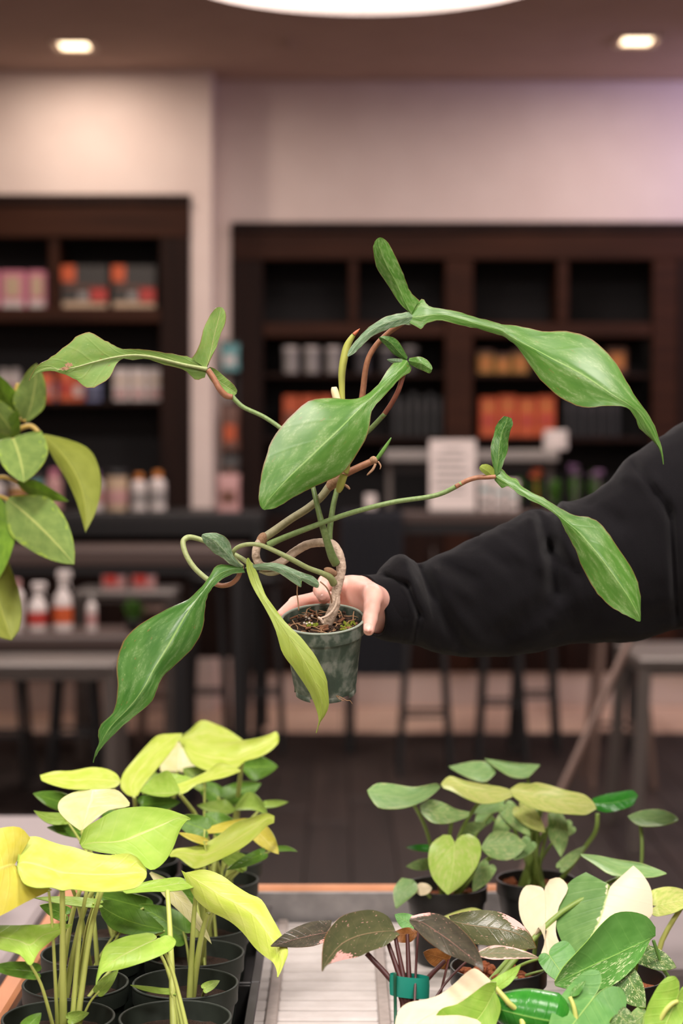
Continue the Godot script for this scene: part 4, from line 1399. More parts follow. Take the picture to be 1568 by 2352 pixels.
func build_bench() -> void:
	var t := thing("plant_bench", "slatted pale grey plant bench with galvanised sides and orange wooden rails", "bench", Vector3((BX0 + BX1) / 2, 0, (BZ0 + BZ1) / 2))
	var cx := (BX0 + BX1) / 2
	var cz := (BZ0 + BZ1) / 2
	box_part(t, "tray_floor", Vector3(cx, SLAT_Y - 0.07, cz), Vector3(BX1 - BX0 - 0.02, 0.02, BZ1 - BZ0 - 0.02), M.slat_gap, 0.002)
	var sm := MB.new()
	var pitch := 0.0455
	sm.box(Vector3.ZERO, Vector3(BX1 - BX0 - 0.06, 0.018, pitch - 0.010), 0.003)
	var slat_mesh := sm.done(M.slat)
	var z := BZ0 + 0.05
	while z < BZ1 - 0.03:
		var o := put(t, "slat", slat_mesh)
		o.position = Vector3(0, SLAT_Y - 0.009, z - t.position.z)
		z += pitch
	for x in [-0.093, 0.057, 0.23, -0.28]:
		box_part(t, "strip", Vector3(x, SLAT_Y + 0.003, cz), Vector3(0.016, 0.006, BZ1 - BZ0 - 0.07), M.strip, 0.002)
	for s in [0, 1]:
		box_part(t, "side_sheet", Vector3([BX0 + 0.012, BX1 - 0.012][s], RAIL_Y - 0.06, cz), Vector3(0.012, 0.11, BZ1 - BZ0 - 0.01), M.galvanised, 0.002)
		box_part(t, "wood_rail", Vector3([BX0 + 0.014, BX1 - 0.014][s], RAIL_Y - 0.011, cz), Vector3(0.03, 0.022, BZ1 - BZ0 + 0.03), M.rail_wood, 0.005)
		box_part(t, "end_sheet", Vector3(cx, RAIL_Y - 0.06, [BZ0 + 0.012, BZ1 - 0.012][s]), Vector3(BX1 - BX0 - 0.04, 0.11, 0.012), M.galvanised, 0.002)
		box_part(t, "wood_rail", Vector3(cx, RAIL_Y - 0.0095, [BZ0 + 0.002, BZ1 - 0.002][s]), Vector3(BX1 - BX0 - 0.032, 0.022, 0.028), M.rail_wood, 0.005)
		for q in [0, 1]:
			var mb := MB.new()
			mb.bar(Vector3([BX0 + 0.05, BX1 - 0.05][s] - cx, 0, [BZ0 + 0.05, BZ1 - 0.05][q] - cz), Vector3([BX0 + 0.05, BX1 - 0.05][s] - cx, SLAT_Y - 0.04, [BZ0 + 0.05, BZ1 - 0.05][q] - cz), 0.045)
			put(t, "leg", mb.done(M.galvanised))
	# neighbouring benches
	table("side_bench", "pale grey bench top left of the plant bench, under the rubber plant", "bench", Vector3(-1.7, 0.75, -1.4), Vector3(-0.5, 0.75, -3.72), 0.04, 0.05, M.grey_top, M.galvanised, 0.05)
	table("side_bench", "pale grey bench top at the lower right edge behind the variegated plants", "bench", Vector3(0.455, 0.74, -2.62), Vector3(1.5, 0.74, -3.0), 0.04, 0.05, M.grey_top, M.galvanised, 0.05)
	# carrying trays under the lime plants
	for k in 2:
		var z0 := -1.905 - k * 0.395
		var c := thing("carry_tray", ["black plastic carrying tray under the front lime plants", "black plastic carrying tray under the rear lime plants"][k], "tray", Vector3(-0.25, SLAT_Y + 0.006, z0 - 0.19), "trays under the lime plants")
		var mb := MB.new()
		mb.box(Vector3(0, 0.004, 0), Vector3(0.262, 0.006, 0.38), 0.001)
		put(c, "tray_base", mb.done(M.pot_black))
		for s in [-1, 1]:
			var w := MB.new()
			w.box(Vector3(s * 0.134, 0.03, 0), Vector3(0.004, 0.055, 0.384), 0.001)
			w.box(Vector3(s * 0.1385, 0.0575, 0), Vector3(0.012, 0.004, 0.392), 0.001)
			put(c, "tray_wall", w.done(M.pot_black))
			var v := MB.new()
			v.box(Vector3(0, 0.03, s * 0.191), Vector3(0.266, 0.055, 0.004), 0.001)
			put(c, "tray_wall", v.done(M.pot_black))


# ---------------------------------------------------------------- the person who holds the plant
func build_person() -> void:
	var px := 0.70
	var pz := -2.36
	var t := thing("person", "person in a black sweatshirt reaching in from the right, holding the green pot", "person", Vector3(px, 0, pz))
	# skin: the holding hand and forearm, neck and head, in one mesh
	var mb := MB.new()
	mb.shift = t.position
	var wr := at(912, 1394, 2.215)
	var hand := [
		[at(1000, 1385, 2.25), 0.033, wr, 0.026, 0.02],
		[wr, 0.026, at(845, 1372, 2.20), 0.024, 0.02],
		# palm
		[at(862, 1372, 2.195), 0.020, at(806, 1346, 2.212), 0.0125, 0.012],
		[at(868, 1390, 2.205), 0.020, at(800, 1366, 2.228), 0.0125, 0.012],
		[at(872, 1410, 2.215), 0.019, at(803, 1388, 2.238), 0.012, 0.012],
		[at(874, 1426, 2.22), 0.018, at(812, 1412, 2.24), 0.011, 0.012],
		# ball of the thumb and web
		[at(872, 1384, 2.19), 0.019, at(856, 1372, 2.150), 0.0128, 0.012],
		[at(812, 1343, 2.205), 0.0085, at(850, 1356, 2.165), 0.0095, 0.010],
		# thumb
		[at(855, 1368, 2.152), 0.0118, at(853, 1398, 2.128), 0.0098, 0.005],
		[at(853, 1398, 2.128), 0.0096, at(849, 1422, 2.112), 0.0088, 0.003],
		[at(849, 1422, 2.112), 0.0088, at(846.5, 1447, 2.100), 0.0070, 0.003],
		# index finger
		[at(806, 1346, 2.212), 0.0118, at(748, 1338, 2.196), 0.0098, 0.004],
		[at(748, 1338, 2.196), 0.0100, at(737, 1355, 2.172), 0.0094, 0.003],
		[at(737, 1355, 2.172), 0.0094, at(744, 1372, 2.152), 0.0082, 0.003],
		# middle finger
		[at(800, 1366, 2.228), 0.0112, at(728, 1376, 2.232), 0.0097, 0.003],
		[at(728, 1376, 2.232), 0.0097, at(678, 1386, 2.205), 0.0088, 0.003],
		[at(678, 1386, 2.205), 0.0088, at(647, 1413, 2.172), 0.0074, 0.003],
		# ring and little finger behind the pot
		[at(803, 1388, 2.238), 0.0108, at(740, 1414, 2.236), 0.0094, 0.003],
		[at(740, 1414, 2.236), 0.0094, at(690, 1426, 2.205), 0.0084, 0.003],
		[at(690, 1426, 2.205), 0.0084, at(664, 1446, 2.180), 0.0072, 0.003],
		[at(812, 1412, 2.24), 0.0098, at(760, 1446, 2.228), 0.0084, 0.003],
		[at(760, 1446, 2.228), 0.0084, at(718, 1456, 2.205), 0.0075, 0.003],
		[at(718, 1456, 2.205), 0.0075, at(694, 1468, 2.186), 0.0064, 0.003],
	]
	body_mesh(hand, 0.0027, 0.004, mb)
	var B := func(x: float, y: float, z: float) -> Vector3: return Vector3(px + x, y, pz + z)
	var sh := Vector3(0.53, 1.40, -2.38)
	var el := at(1290, 1330, 2.33)
	var skin := [
		[at(1000, 1385, 2.25), 0.033, el, 0.040], [el, 0.040, sh, 0.048], [sh, 0.05, B.call(0, 1.30, 0), 0.11], [B.call(0, 1.30, 0), 0.12, B.call(0, 1.0, 0), 0.11],
		[B.call(0, 1.36, 0), 0.075, B.call(0, 1.56, 0.0), 0.052], [B.call(0, 1.56, 0.0), 0.054, B.call(0, 1.64, 0.02), 0.06],
		[B.call(0, 1.70, 0.0), 0.092, B.call(0, 1.76, -0.02), 0.098], [B.call(0, 1.66, 0.04), 0.06, B.call(0, 1.62, 0.055), 0.042], [B.call(0, 1.705, 0.09), 0.012, B.call(0, 1.675, 0.108), 0.015],
		[B.call(-0.096, 1.70, -0.005), 0.012, B.call(-0.1, 1.665, 0.0), 0.009], [B.call(0.096, 1.70, -0.005), 0.012, B.call(0.1, 1.665, 0.0), 0.009],
		[B.call(0.26, 1.0, 0.03), 0.034, B.call(0.26, 0.86, 0.06), 0.028], [B.call(0.26, 0.86, 0.06), 0.036, B.call(0.26, 0.78, 0.07), 0.026],
	]
	body_mesh(skin, 0.016, 0.03, mb)
	put(t, "body", mb.done(M.skin), "skin of the hand, neck and head")
	# nails
	for k in 2:
		var nc: Vector3 = [at(846, 1440, 2.0925), at(742.5, 1369.5, 2.1435)][k]
		var ax: Vector3 = [(at(847, 1443, 2.102) - at(849, 1422, 2.112)).normalized(), (at(744, 1372, 2.152) - at(737, 1355, 2.172)).normalized()][k]
		var out: Vector3 = (EYE - nc).normalized()
		out = (out - ax * out.dot(ax)).normalized()
		var sd := ax.cross(out)
		var rows := []
		for i in 9:
			var row := PackedVector3Array()
			var v := i / 8.0 * 2 - 1
			for j in 9:
				var u := j / 8.0 * 2 - 1
				var wv := sqrt(maxf(0.0, 1.0 - pow(absf(v), 3.2))) * 0.0054
				row.append(nc + ax * v * 0.0068 + sd * u * wv + out * (0.0021 - 0.0024 * u * u - 0.0014 * v * v))
			rows.append(row)
		var nm := MB.new()
		nm.shift = t.position
		nm.grid(rows)
		put(t, "nail", nm.done(M.nail), ["thumb nail", "index finger nail"][k])
	# sleeve: rings of [top x, top y, bottom x, bottom y, depth, half depth, lean of the near side in pixels]
	var rings := [
		[835, 1320, 866, 1463, 2.198, 0.034, 34], [850, 1320, 886, 1472, 2.204, 0.037, 32], [872, 1316, 915, 1477, 2.212, 0.040, 30],
		[880, 1300, 930, 1478, 2.215, 0.043, 30], [902, 1280, 947, 1480, 2.220, 0.050, 26], [922, 1273, 968, 1487, 2.228, 0.053, 20], [945, 1284, 992, 1498, 2.236, 0.054, 14], [962, 1293, 1020, 1504, 2.244, 0.055, 6],
		[1000, 1276, 1063, 1509, 2.258, 0.060, 0], [1050, 1253, 1110, 1510, 2.272, 0.064, 0], [1100, 1229, 1165, 1508, 2.284, 0.068, 0], [1145, 1208, 1205, 1503, 2.294, 0.070, 0], [1184, 1189, 1240, 1497, 2.302, 0.072, 0],
		[1212, 1173, 1272, 1487, 2.308, 0.073, 0], [1240, 1168, 1304, 1479, 2.312, 0.074, 0], [1266, 1176, 1330, 1476, 2.316, 0.072, 0], [1288, 1153, 1352, 1476, 2.320, 0.076, 0], [1310, 1153, 1374, 1476, 2.324, 0.078, 0], [1345, 1140, 1405, 1477, 2.328, 0.08, 0],
		[1397, 1103, 1445, 1476, 2.334, 0.083, 0], [1430, 1062, 1481, 1470, 2.340, 0.087, 0], [1467, 1034, 1509, 1459, 2.344, 0.092, 0], [1515, 1003, 1545, 1449, 2.350, 0.096, 0], [1568, 969, 1580, 1443, 2.356, 0.10, 0], [1625, 945, 1620, 1440, 2.36, 0.10, 0], [1680, 940, 1670, 1440, 2.36, 0.10, 0]]
	# folds as lines over the near side: [x0, y0, x1, y1, width, depth]
	var folds := [
		[1238, 1172, 1262, 1260, 16, -0.010], [1262, 1260, 1275, 1350, 18, -0.010], [1215, 1180, 1250, 1300, 20, 0.006], [1285, 1180, 1310, 1300, 22, 0.007], [1262, 1260, 1320, 1310, 16, -0.006],
		[958, 1293, 990, 1370, 16, -0.006], [962, 1300, 1060, 1480, 18, -0.006], [985, 1300, 1075, 1370, 16, 0.004], [1010, 1290, 1090, 1330, 12, -0.003], [1000, 1340, 1110, 1500, 26, 0.005],
		[1090, 1245, 1160, 1300, 14, -0.003], [1130, 1222, 1200, 1280, 14, 0.003], [872, 1318, 935, 1345, 7, -0.005], [935, 1345, 962, 1410, 7, -0.005], [962, 1410, 950, 1476, 7, -0.005],
		[1160, 1460, 1275, 1370, 26, -0.005], [1290, 1470, 1380, 1400, 30, -0.004], [1418, 1085, 1500, 1110, 16, 0.004], [1450, 1060, 1540, 1180, 10, -0.006], [1540, 1180, 1556, 1440, 8, -0.007], [1480, 1430, 1556, 1400, 18, -0.005], [1340, 1145, 1420, 1200, 20, -0.004]]
	var rows := []
	var seg := 72
	var nr := rings.size()
	var sub := 6
	for i in nr - 1:
		var a: Array = rings[maxi(i - 1, 0)]
		var b: Array = rings[i]
		var c: Array = rings[i + 1]
		var d: Array = rings[mini(i + 2, nr - 1)]
		for s in sub + (1 if i == nr - 2 else 0):
			var q := []
			for j in 7:
				q.append(cr(float(a[j]), float(b[j]), float(c[j]), float(d[j]), float(s) / sub))
			var row := PackedVector3Array()
			for k in seg:
				var an := TAU * k / seg
				var cy := cos(an)
				var sy := sin(an)
				cy = signf(cy) * pow(absf(cy), 0.9)
				var x: float = lerpf(q[2], q[0], 0.5 + 0.5 * cy) + (q[6] * sy if sy > 0.0 else q[6] * sy)
				var y: float = lerpf(q[3], q[1], 0.5 + 0.5 * cy)
				var dep: float = q[4] - q[5] * sy
				if sy > 0.0:
					var push := 0.0
					var pt := Vector2(x, y)
					for f in folds:
						var dd := pt.distance_to(Geometry2D.get_closest_point_to_segment(pt, Vector2(f[0], f[1]), Vector2(f[2], f[3])))
						push += 1.7 * f[5] * exp(-dd * dd / (f[4] * f[4]))
					dep -= push * minf(1.0, sy * 2.0)
				var p := at(x, y, dep)
				if i > 1:
					p += (p - at((q[0] + q[2]) / 2, (q[1] + q[3]) / 2, q[4])).normalized() * 0.0022 * nz.get_noise_3dv(p * 26.0)
				row.append(p)
			rows.append(row)
	var cut := 13
	var cuff := MB.new()
	cuff.shift = t.position
	var crow := rows.slice(0, cut + 1)
	# turn the edge of the cuff inwards
	var mid := Vector3.ZERO
	for p in crow[0]:
		mid += p / seg
	var lip := PackedVector3Array()
	var lip2 := PackedVector3Array()
	for p in crow[0]:
		lip.append(p.lerp(mid, 0.06) + Vector3(-0.001, 0, 0))
		lip2.append(p.lerp(mid, 0.10) + Vector3(0.03, 0, -0.004))
	cuff.grid([lip2, lip] + crow, true)
	put(t, "cuff", cuff.done(M.hoodie), "black knitted cuff at the wrist")
	var sl := MB.new()
	sl.shift = t.position
	sl.grid(rows.slice(cut), true)
	put(t, "sleeve", sl.done(M.hoodie), "black sleeve with soft folds at the elbow")
	# sweatshirt body, trousers, shoes and hair (outside the frame)
	var tb := MB.new()
	tb.shift = t.position
	body_mesh([
		[B.call(-0.12, 1.40, -0.02), 0.10, B.call(0.14, 1.40, -0.02), 0.10], [B.call(-0.08, 1.34, 0), 0.15, B.call(-0.07, 0.98, 0), 0.155], [B.call(0.08, 1.34, 0), 0.15, B.call(0.07, 0.98, 0), 0.155],
		[B.call(0, 1.46, -0.02), 0.10, B.call(0, 1.53, -0.01), 0.075], [B.call(-0.06, 1.47, -0.09), 0.05, B.call(0.06, 1.47, -0.09), 0.05],
		[B.call(0.2, 1.41, -0.02), 0.085, B.call(0.26, 1.16, -0.02), 0.066], [B.call(0.26, 1.16, -0.02), 0.066, B.call(0.26, 0.95, 0.04), 0.046]], 0.018, 0.05, tb, 0.004, 9.0)
	put(t, "sweatshirt", tb.done(M.hoodie), "black sweatshirt body")
	var lg := MB.new()
	lg.shift = t.position
	body_mesh([[B.call(-0.07, 0.95, 0), 0.125, B.call(0.07, 0.95, 0), 0.125], [B.call(-0.085, 0.88, 0), 0.098, B.call(-0.09, 0.48, 0.01), 0.068], [B.call(-0.09, 0.48, 0.01), 0.068, B.call(-0.09, 0.09, -0.01), 0.055],
		[B.call(0.085, 0.88, 0), 0.098, B.call(0.09, 0.48, 0.01), 0.068], [B.call(0.09, 0.48, 0.01), 0.068, B.call(0.09, 0.09, -0.01), 0.055]], 0.018, 0.03, lg, 0.003, 9.0)
	put(t, "trousers", lg.done(M.trousers))
	for s in [-1, 1]:
		var so := MB.new()
		so.shift = t.position
		body_mesh([[B.call(0.09 * s, 0.05, -0.05), 0.048, B.call(0.095 * s, 0.045, 0.13), 0.044], [B.call(0.09 * s, 0.08, -0.03), 0.05, B.call(0.09 * s, 0.05, 0.06), 0.045]], 0.012, 0.02, so)
		put(t, "shoe", so.done(M.shoe))
	var ha := MB.new()
	ha.shift = t.position
	body_mesh([[B.call(0, 1.75, -0.025), 0.107, B.call(0, 1.79, -0.015), 0.098], [B.call(-0.06, 1.7, -0.06), 0.06, B.call(-0.06, 1.58, -0.06), 0.04], [B.call(0.06, 1.7, -0.06), 0.06, B.call(0.06, 1.58, -0.06), 0.04]], 0.014, 0.03, ha, 0.006, 30.0)
	put(t, "hair", ha.done(M.hair))


# ---------------------------------------------------------------- the held plant
func nursery_pot(parent: Node3D, r: float, rb: float, h: float, lip: float, mat: Material, rim: Material, basis: Basis, base: Vector3, holes := true) -> void:
	var mb := MB.new()
	mb.shift = org(parent)
	var rl := lerpf(r - 0.0022, rb, lip / h)
	mb.lathe(base, [[0.0, 0.003], [rb * 0.9, 0.003], [rb * 0.94, 0.0], [rb * 0.985, 0.0], [rb, 0.006], [rb * 1.012, 0.007], [rl, h - lip], [rl + 0.0012, h - lip + 0.001], [r - 0.0002, h - lip + 0.002], [r, h - 0.0012]], 56, basis)
	mb.lathe(base, [[r - 0.0024, h - 0.0012], [r - 0.0034, h - lip], [rb - 0.002, 0.006], [0.0, 0.006]], 56, basis)
	put(parent, "pot", mb.done(mat))
	var rm := MB.new()
	rm.shift = org(parent)
	rm.lathe(base, [[r, h - 0.0014], [r + 0.0007, h - 0.0006], [r + 0.0002, h + 0.0006], [r - 0.0012, h + 0.0009], [r - 0.0026, h + 0.0003], [r - 0.0024, h - 0.0014]], 56, basis)
	put(parent, "pot_rim", rm.done(rim))
	if holes:
		for k in 6:
			var a := k * TAU / 6 + 0.35
			var hm := MB.new()
			hm.shift = org(parent)
			var fr := []
			for yy in [-0.0045, 0.002]:
				for rq in ([0.93, 0.99] if yy < 0.0 else [0.99, 0.93]):
					var fw := PackedVector3Array()
					for j in 9:
						var b := a + (j / 8.0 - 0.5) * 0.72
						fw.append(base + basis * Vector3(cos(b) * rb * rq, yy, sin(b) * rb * rq))
					fr.append(fw)
			hm.grid(fr)
			put(parent, "foot_ridge", hm.done(mat))

func build_hero() -> void:
	# pot basis: its top leans towards the camera
	var bs := cam_basis * Basis(Vector3(0, 0, 1), deg_to_rad(1.8)) * Basis(Vector3.RIGHT, deg_to_rad(17.6))
	var top := at(741, 1421, 2.12)
	var h := 0.089
	var base := top - bs.y * h
	var t := thing("held_plant", "long-leaved green vining plant in a dusty green pot held up by a hand", "plant", base)
	nursery_pot(t, 0.0500, 0.0375, h, 0.0185, M.pot_green, M.pot_rim, bs, base)
	# soil
	var sm := MB.new()
	sm.shift = base
	var rows := []
	for i in 13:
		var row := PackedVector3Array()
		var r := 0.0455 * i / 12.0
		for k in 49:
			var a := TAU * (k % 48) / 48
			var hh := 0.078 + 0.004 * (1.0 - i / 12.0) + 0.0035 * nz.get_noise_2d(cos(a) * r * 130.0, sin(a) * r * 130.0)
			row.append(base + bs * Vector3(cos(a) * r, hh, sin(a) * r))
		rows.append(row)
	sm.grid(rows)
	put(t, "soil", sm.done(M.soil))
	# bark chips, roots, perlite, moss on the soil
	var g := RandomNumberGenerator.new()
	g.seed = 77
	for q in [["bark_chip", M.bark_dark, 22], ["soil_crumb", M.soil, 40], ["perlite", M.perlite, 12], ["moss", M.moss, 3], ["root_piece", M.root, 34]]:
		for i in q[2]:
			var mb := MB.new()
			mb.shift = base
			var a := g.randf() * TAU
			var r := 0.042 * sqrt(g.randf())
			var p := Vector3(cos(a) * r, 0.0835, sin(a) * r)
			if q[0] == "moss":
				p = [Vector3(0.032, 0.082, 0.006), Vector3(-0.012, 0.0825, 0.006), Vector3(0.026, 0.082, 0.018)][i]
			elif q[0] == "perlite" and i < 4:
				p = Vector3(-0.022 + i * 0.003, 0.085, 0.002 + 0.003 * (i % 2))
			p = base + bs * p
			var rot := bs * Basis.from_euler(Vector3(g.randf_range(-0.5, 0.5), g.randf() * TAU, g.randf_range(-0.5, 0.5)))
			if q[0] == "bark_chip":
				mb.box(p, Vector3(g.randf_range(0.004, 0.012), g.randf_range(0.0012, 0.0026), g.randf_range(0.002, 0.005)), 0.0008, rot)
			elif q[0] == "soil_crumb":
				var cs := g.randf_range(0.0012, 0.0028)
				mb.lathe(p, [[0.0, -cs], [cs * 0.9, -cs * 0.5], [cs, 0.0], [cs * 0.7, cs * 0.6], [0.0, cs]], 6, rot)
			elif q[0] == "perlite":
				mb.lathe(p, [[0.0, -0.0017], [0.0014, -0.0009], [0.0018, 0.0], [0.0013, 0.001], [0.0, 0.0016]], 8, rot)
			elif q[0] == "moss":
				for j in 26:
					var o := bs * Vector3(g.randf_range(-1, 1) * 0.007, g.randf_range(0.0, 0.002), g.randf_range(-1, 1) * 0.006)
					mb.lathe(p + o, [[0.0, -0.0012], [0.0016, 0.0], [0.0007, 0.0016], [0.0, 0.0022]], 6, bs)
			else:
				var d := rot * Vector3(1, 0.1, 0)
				var e := rot * Vector3(0, 0.4, 0.6)
				var L := g.randf_range(0.006, 0.014)
				mb.tube(PackedVector3Array([p - d * L, p - d * L * 0.3 + e * L * 0.35, p + d * L * 0.4 + e * L * 0.1, p + d * L]), PackedFloat32Array([0.0004, 0.0008, 0.0009, 0.0005]), 6)
			put(t, q[0], mb.done(q[1]))
	# root tuft under the pot
	stem(t, "root_tuft", [[770, 1596, 2.115, 1], [785, 1603, 2.11, 1.2], [796, 1609, 2.11, 1], [803, 1609, 2.11, 0.9], [809, 1617, 2.11, 0.6]], M.root, 4, 6)
	stem(t, "root_tuft", [[772, 1598, 2.112, 1], [780, 1606, 2.11, 1], [791, 1610, 2.11, 0.7]], M.root, 4, 6)
	# main stem
	stem(t, "trunk", [[748, 1440, 2.125, 13], [757, 1420, 2.12, 12.5], [768, 1392, 2.118, 12.5], [771, 1365, 2.118, 10.5], [776, 1340, 2.118, 12], [783, 1310, 2.118, 11], [781, 1285, 2.118, 11.5], [772, 1262, 2.118, 11.5], [758, 1248, 2.12, 11], [738, 1246, 2.122, 10], [706, 1251, 2.122, 10], [676, 1268, 2.12, 10], [650, 1288, 2.115, 9.5], [622, 1301, 2.105, 9.5], [600, 1299, 2.098, 9.5], [588, 1280, 2.095, 9.5], [590, 1256, 2.095, 9.5], [602, 1238, 2.097, 10.5]], M.stem_bark, 6, 14, "knobbly tan woody stem looping above the soil", 0.10)
	stem(t, "node", [[594, 1252, 2.096, 9], [600, 1242, 2.097, 12], [605, 1234, 2.097, 11.5], [610, 1230, 2.098, 9]], M.dry_brown, 4, 12)
	stem(t, "vine", [[602, 1238, 2.097, 10], [630, 1219, 2.10, 9.5], [668, 1192, 2.102, 9], [706, 1168, 2.103, 9], [736, 1143, 2.105, 9], [754, 1120, 2.107, 9.5], [764, 1106, 2.108, 9]], M.stem_olive, 6, 12, "olive upper stem")
	stem(t, "vine", [[762, 1110, 2.108, 9], [785, 1093, 2.108, 8.5], [812, 1079, 2.106, 8.2], [840, 1066, 2.104, 8], [860, 1057, 2.103, 7.5]], M.stem_red, 5, 12, "reddish brown top of the stem")
	stem(t, "node", [[752, 1124, 2.106, 8], [760, 1114, 2.107, 12], [768, 1106, 2.107, 12.5], [776, 1098, 2.107, 8]], M.dry_brown, 4, 12)
	stem(t, "node", [[850, 1062, 2.104, 7], [856, 1058, 2.103, 9.5], [862, 1056, 2.102, 9], [867, 1054, 2.102, 3]], M.dry_brown, 4, 12)
	stem(t, "dry_sheath", [[862, 1066, 2.095, 3], [856, 1078, 2.092, 3.5], [846, 1088, 2.09, 2.5], [842, 1092, 2.09, 1]], M.dry_brown, 4, 6)
	stem(t, "dry_sheath", [[868, 1060, 2.097, 2], [874, 1070, 2.095, 2], [872, 1078, 2.095, 1]], M.dry_brown, 4, 6)
	stem(t, "dry_sheath", [[788, 1112, 2.095, 3], [798, 1118, 2.092, 3.5], [803, 1124, 2.092, 2]], M.dry_brown, 4, 6)
	stem(t, "growing_tip", [[864, 1056, 2.102, 4.5], [876, 1040, 2.10, 5], [888, 1022, 2.098, 4], [896, 1009, 2.096, 2], [898, 1005, 2.096, 0.6]], M.spike_green, 5, 10)
	# petioles
	stem(t, "petiole", [[771, 1294, 2.108, 10.5], [762, 1277, 2.10, 10], [750, 1240, 2.09, 8.5], [738, 1200, 2.085, 7.5], [728, 1160, 2.09, 6.2], [720, 1125, 2.10, 5.6], [706, 1070, 2.125, 5.3], [676, 1012, 2.14, 5.2], [645, 984, 2.145, 5.2], [605, 957, 2.15, 5.2], [560, 936, 2.155, 5.4], [541, 920, 2.155, 5.6], [532, 911, 2.155, 6.2], [518, 908, 2.153, 7], [504, 893, 2.15, 6.8], [490, 868, 2.15, 6.5], [477, 849, 2.15, 6.5]], M.stem_green, 5, 12, "long green petiole of the upper left leaf")
	stem(t, "petiole", [[533, 912, 2.1535, 6.3], [518, 908, 2.151, 7.4], [504, 893, 2.148, 7.1], [490, 868, 2.148, 6.8], [477, 849, 2.148, 6.6]], M.stem_red, 5, 12, "pinkish kinked end of a petiole")
	stem(t, "petiole", [[758, 1256, 2.12, 8], [756, 1228, 2.122, 7.5], [762, 1180, 2.125, 6.5], [770, 1140, 2.13, 6.2], [790, 1070, 2.14, 6], [820, 1014, 2.135, 6], [852, 984, 2.125, 5.8], [884, 950, 2.11, 5.6]], M.stem_green, 5, 12)
	stem(t, "petiole", [[878, 957, 2.113, 5.7], [898, 928, 2.105, 5.8], [914, 898, 2.10, 5.8], [924, 868, 2.10, 5.6], [933, 840, 2.103, 5]], M.stem_redder, 5, 12)
	stem(t, "petiole", [[768, 1108, 2.118, 7], [800, 1020, 2.14, 6.5], [824, 950, 2.142, 6.5], [833, 900, 2.14, 7], [839, 850, 2.136, 6.6], [848, 818, 2.133, 6.4], [866, 790, 2.13, 6.3], [890, 766, 2.125, 6], [912, 750, 2.12, 6.5], [938, 733, 2.115, 5]], M.stem_red, 5, 12, "reddish petiole of the upper right leaf")
	stem(t, "petiole", [[616, 1252, 2.094, 8.5], [640, 1240, 2.09, 7.2], [700, 1216, 2.08, 6.4], [800, 1180, 2.07, 6], [900, 1154, 2.062, 5.8], [980, 1142, 2.058, 5.6], [1020, 1131, 2.055, 5.5], [1060, 1110, 2.05, 5.5]], M.stem_green, 6, 12, "long green petiole reaching right in front of the sleeve")
	stem(t, "petiole", [[1046, 1118, 2.0515, 5.5], [1072, 1104, 2.049, 5.6], [1096, 1097, 2.047, 5.6], [1118, 1096, 2.045, 5.6], [1138, 1095, 2.045, 4.5]], M.stem_red, 6, 12)
	stem(t, "petiole", [[766, 1340, 2.108, 9], [757, 1326, 2.098, 8], [738, 1316, 2.09, 6.5], [706, 1304, 2.08, 6], [668, 1284, 2.07, 6], [630, 1265, 2.066, 5.6], [598, 1252, 2.066, 5.2], [572, 1250, 2.068, 5], [550, 1255, 2.072, 5], [537, 1265, 2.076, 5], [534, 1278, 2.08, 5], [546, 1292, 2.08, 5], [558, 1302, 2.078, 4.5]], M.stem_pale, 5, 12)
	stem(t, "petiole", [[580, 1300, 2.098, 6], [545, 1277, 2.10, 5.5], [510, 1260, 2.11, 5.4], [468, 1242, 2.115, 5.8], [440, 1234, 2.112, 6.3], [426, 1237, 2.108, 6.6], [420, 1248, 2.105, 6.4], [428, 1276, 2.10, 6.2], [446, 1304, 2.098, 6.2], [470, 1326, 2.097, 6], [492, 1341, 2.095, 5.8]], M.stem_pale, 5, 12, "pale green looping petiole")
	stem(t, "petiole", [[486, 1338, 2.096, 5.9], [508, 1345, 2.094, 5.8], [530, 1341, 2.09, 5.8], [545, 1328, 2.085, 5.6], [552, 1312, 2.08, 5.4], [556, 1303, 2.077, 5]], M.stem_red, 5, 12)
	stem(t, "petiole", [[596, 1310, 2.105, 5], [618, 1317, 2.106, 6], [640, 1314, 2.108, 5], [655, 1300, 2.112, 4]], M.stem_olive, 5, 10)
	# sheaths and the unfurling leaf
	stem(t, "new_leaf", [[787, 930, 2.10, 6], [785, 895, 2.10, 7], [785, 855, 2.10, 8.5], [790, 822, 2.10, 9], [797, 795, 2.10, 8.5], [808, 775, 2.098, 6], [818, 763, 2.096, 3.5]], M.sheath, 5, 12, "yellow-green unfurling leaf spike")
	stem(t, "new_leaf_tip", [[812, 769, 2.0965, 4.8], [819, 762, 2.096, 3.6], [826, 755, 2.096, 0.8]], M.sheath_tip, 4, 10)
	stem(t, "leaf_sheath", [[778, 935, 2.096, 8], [772, 912, 2.096, 9], [768, 897, 2.096, 8.5], [767, 889, 2.096, 6]], M.sheath_cream, 4, 10)
	stem(t, "leaf_sheath", [[798, 1048, 2.085, 6], [796, 1072, 2.086, 8], [790, 1086, 2.086, 10]], M.sheath, 4, 10)
	stem(t, "leaf_sheath", [[790, 1090, 2.088, 9], [785, 1104, 2.088, 9.5], [780, 1120, 2.09, 9], [777, 1130, 2.092, 5]], M.sheath, 4, 10)
	stem(t, "thread_root", [[684, 1332, 2.12, 1.6], [682, 1360, 2.118, 1.6], [684, 1380, 2.115, 1.6], [686, 1402, 2.11, 1.6]], M.root, 4, 6)
	stem(t, "thread_root", [[735, 1336, 2.10, 1.6], [750, 1350, 2.10, 1.8], [760, 1372, 2.11, 2], [762, 1390, 2.115, 2]], M.dry_brown, 4, 6)
	stem(t, "aerial_root", [[774, 1372, 2.105, 3], [768, 1396, 2.10, 3.4], [752, 1414, 2.095, 3], [735, 1420, 2.09, 2.2]], M.stem_bark, 4, 8)
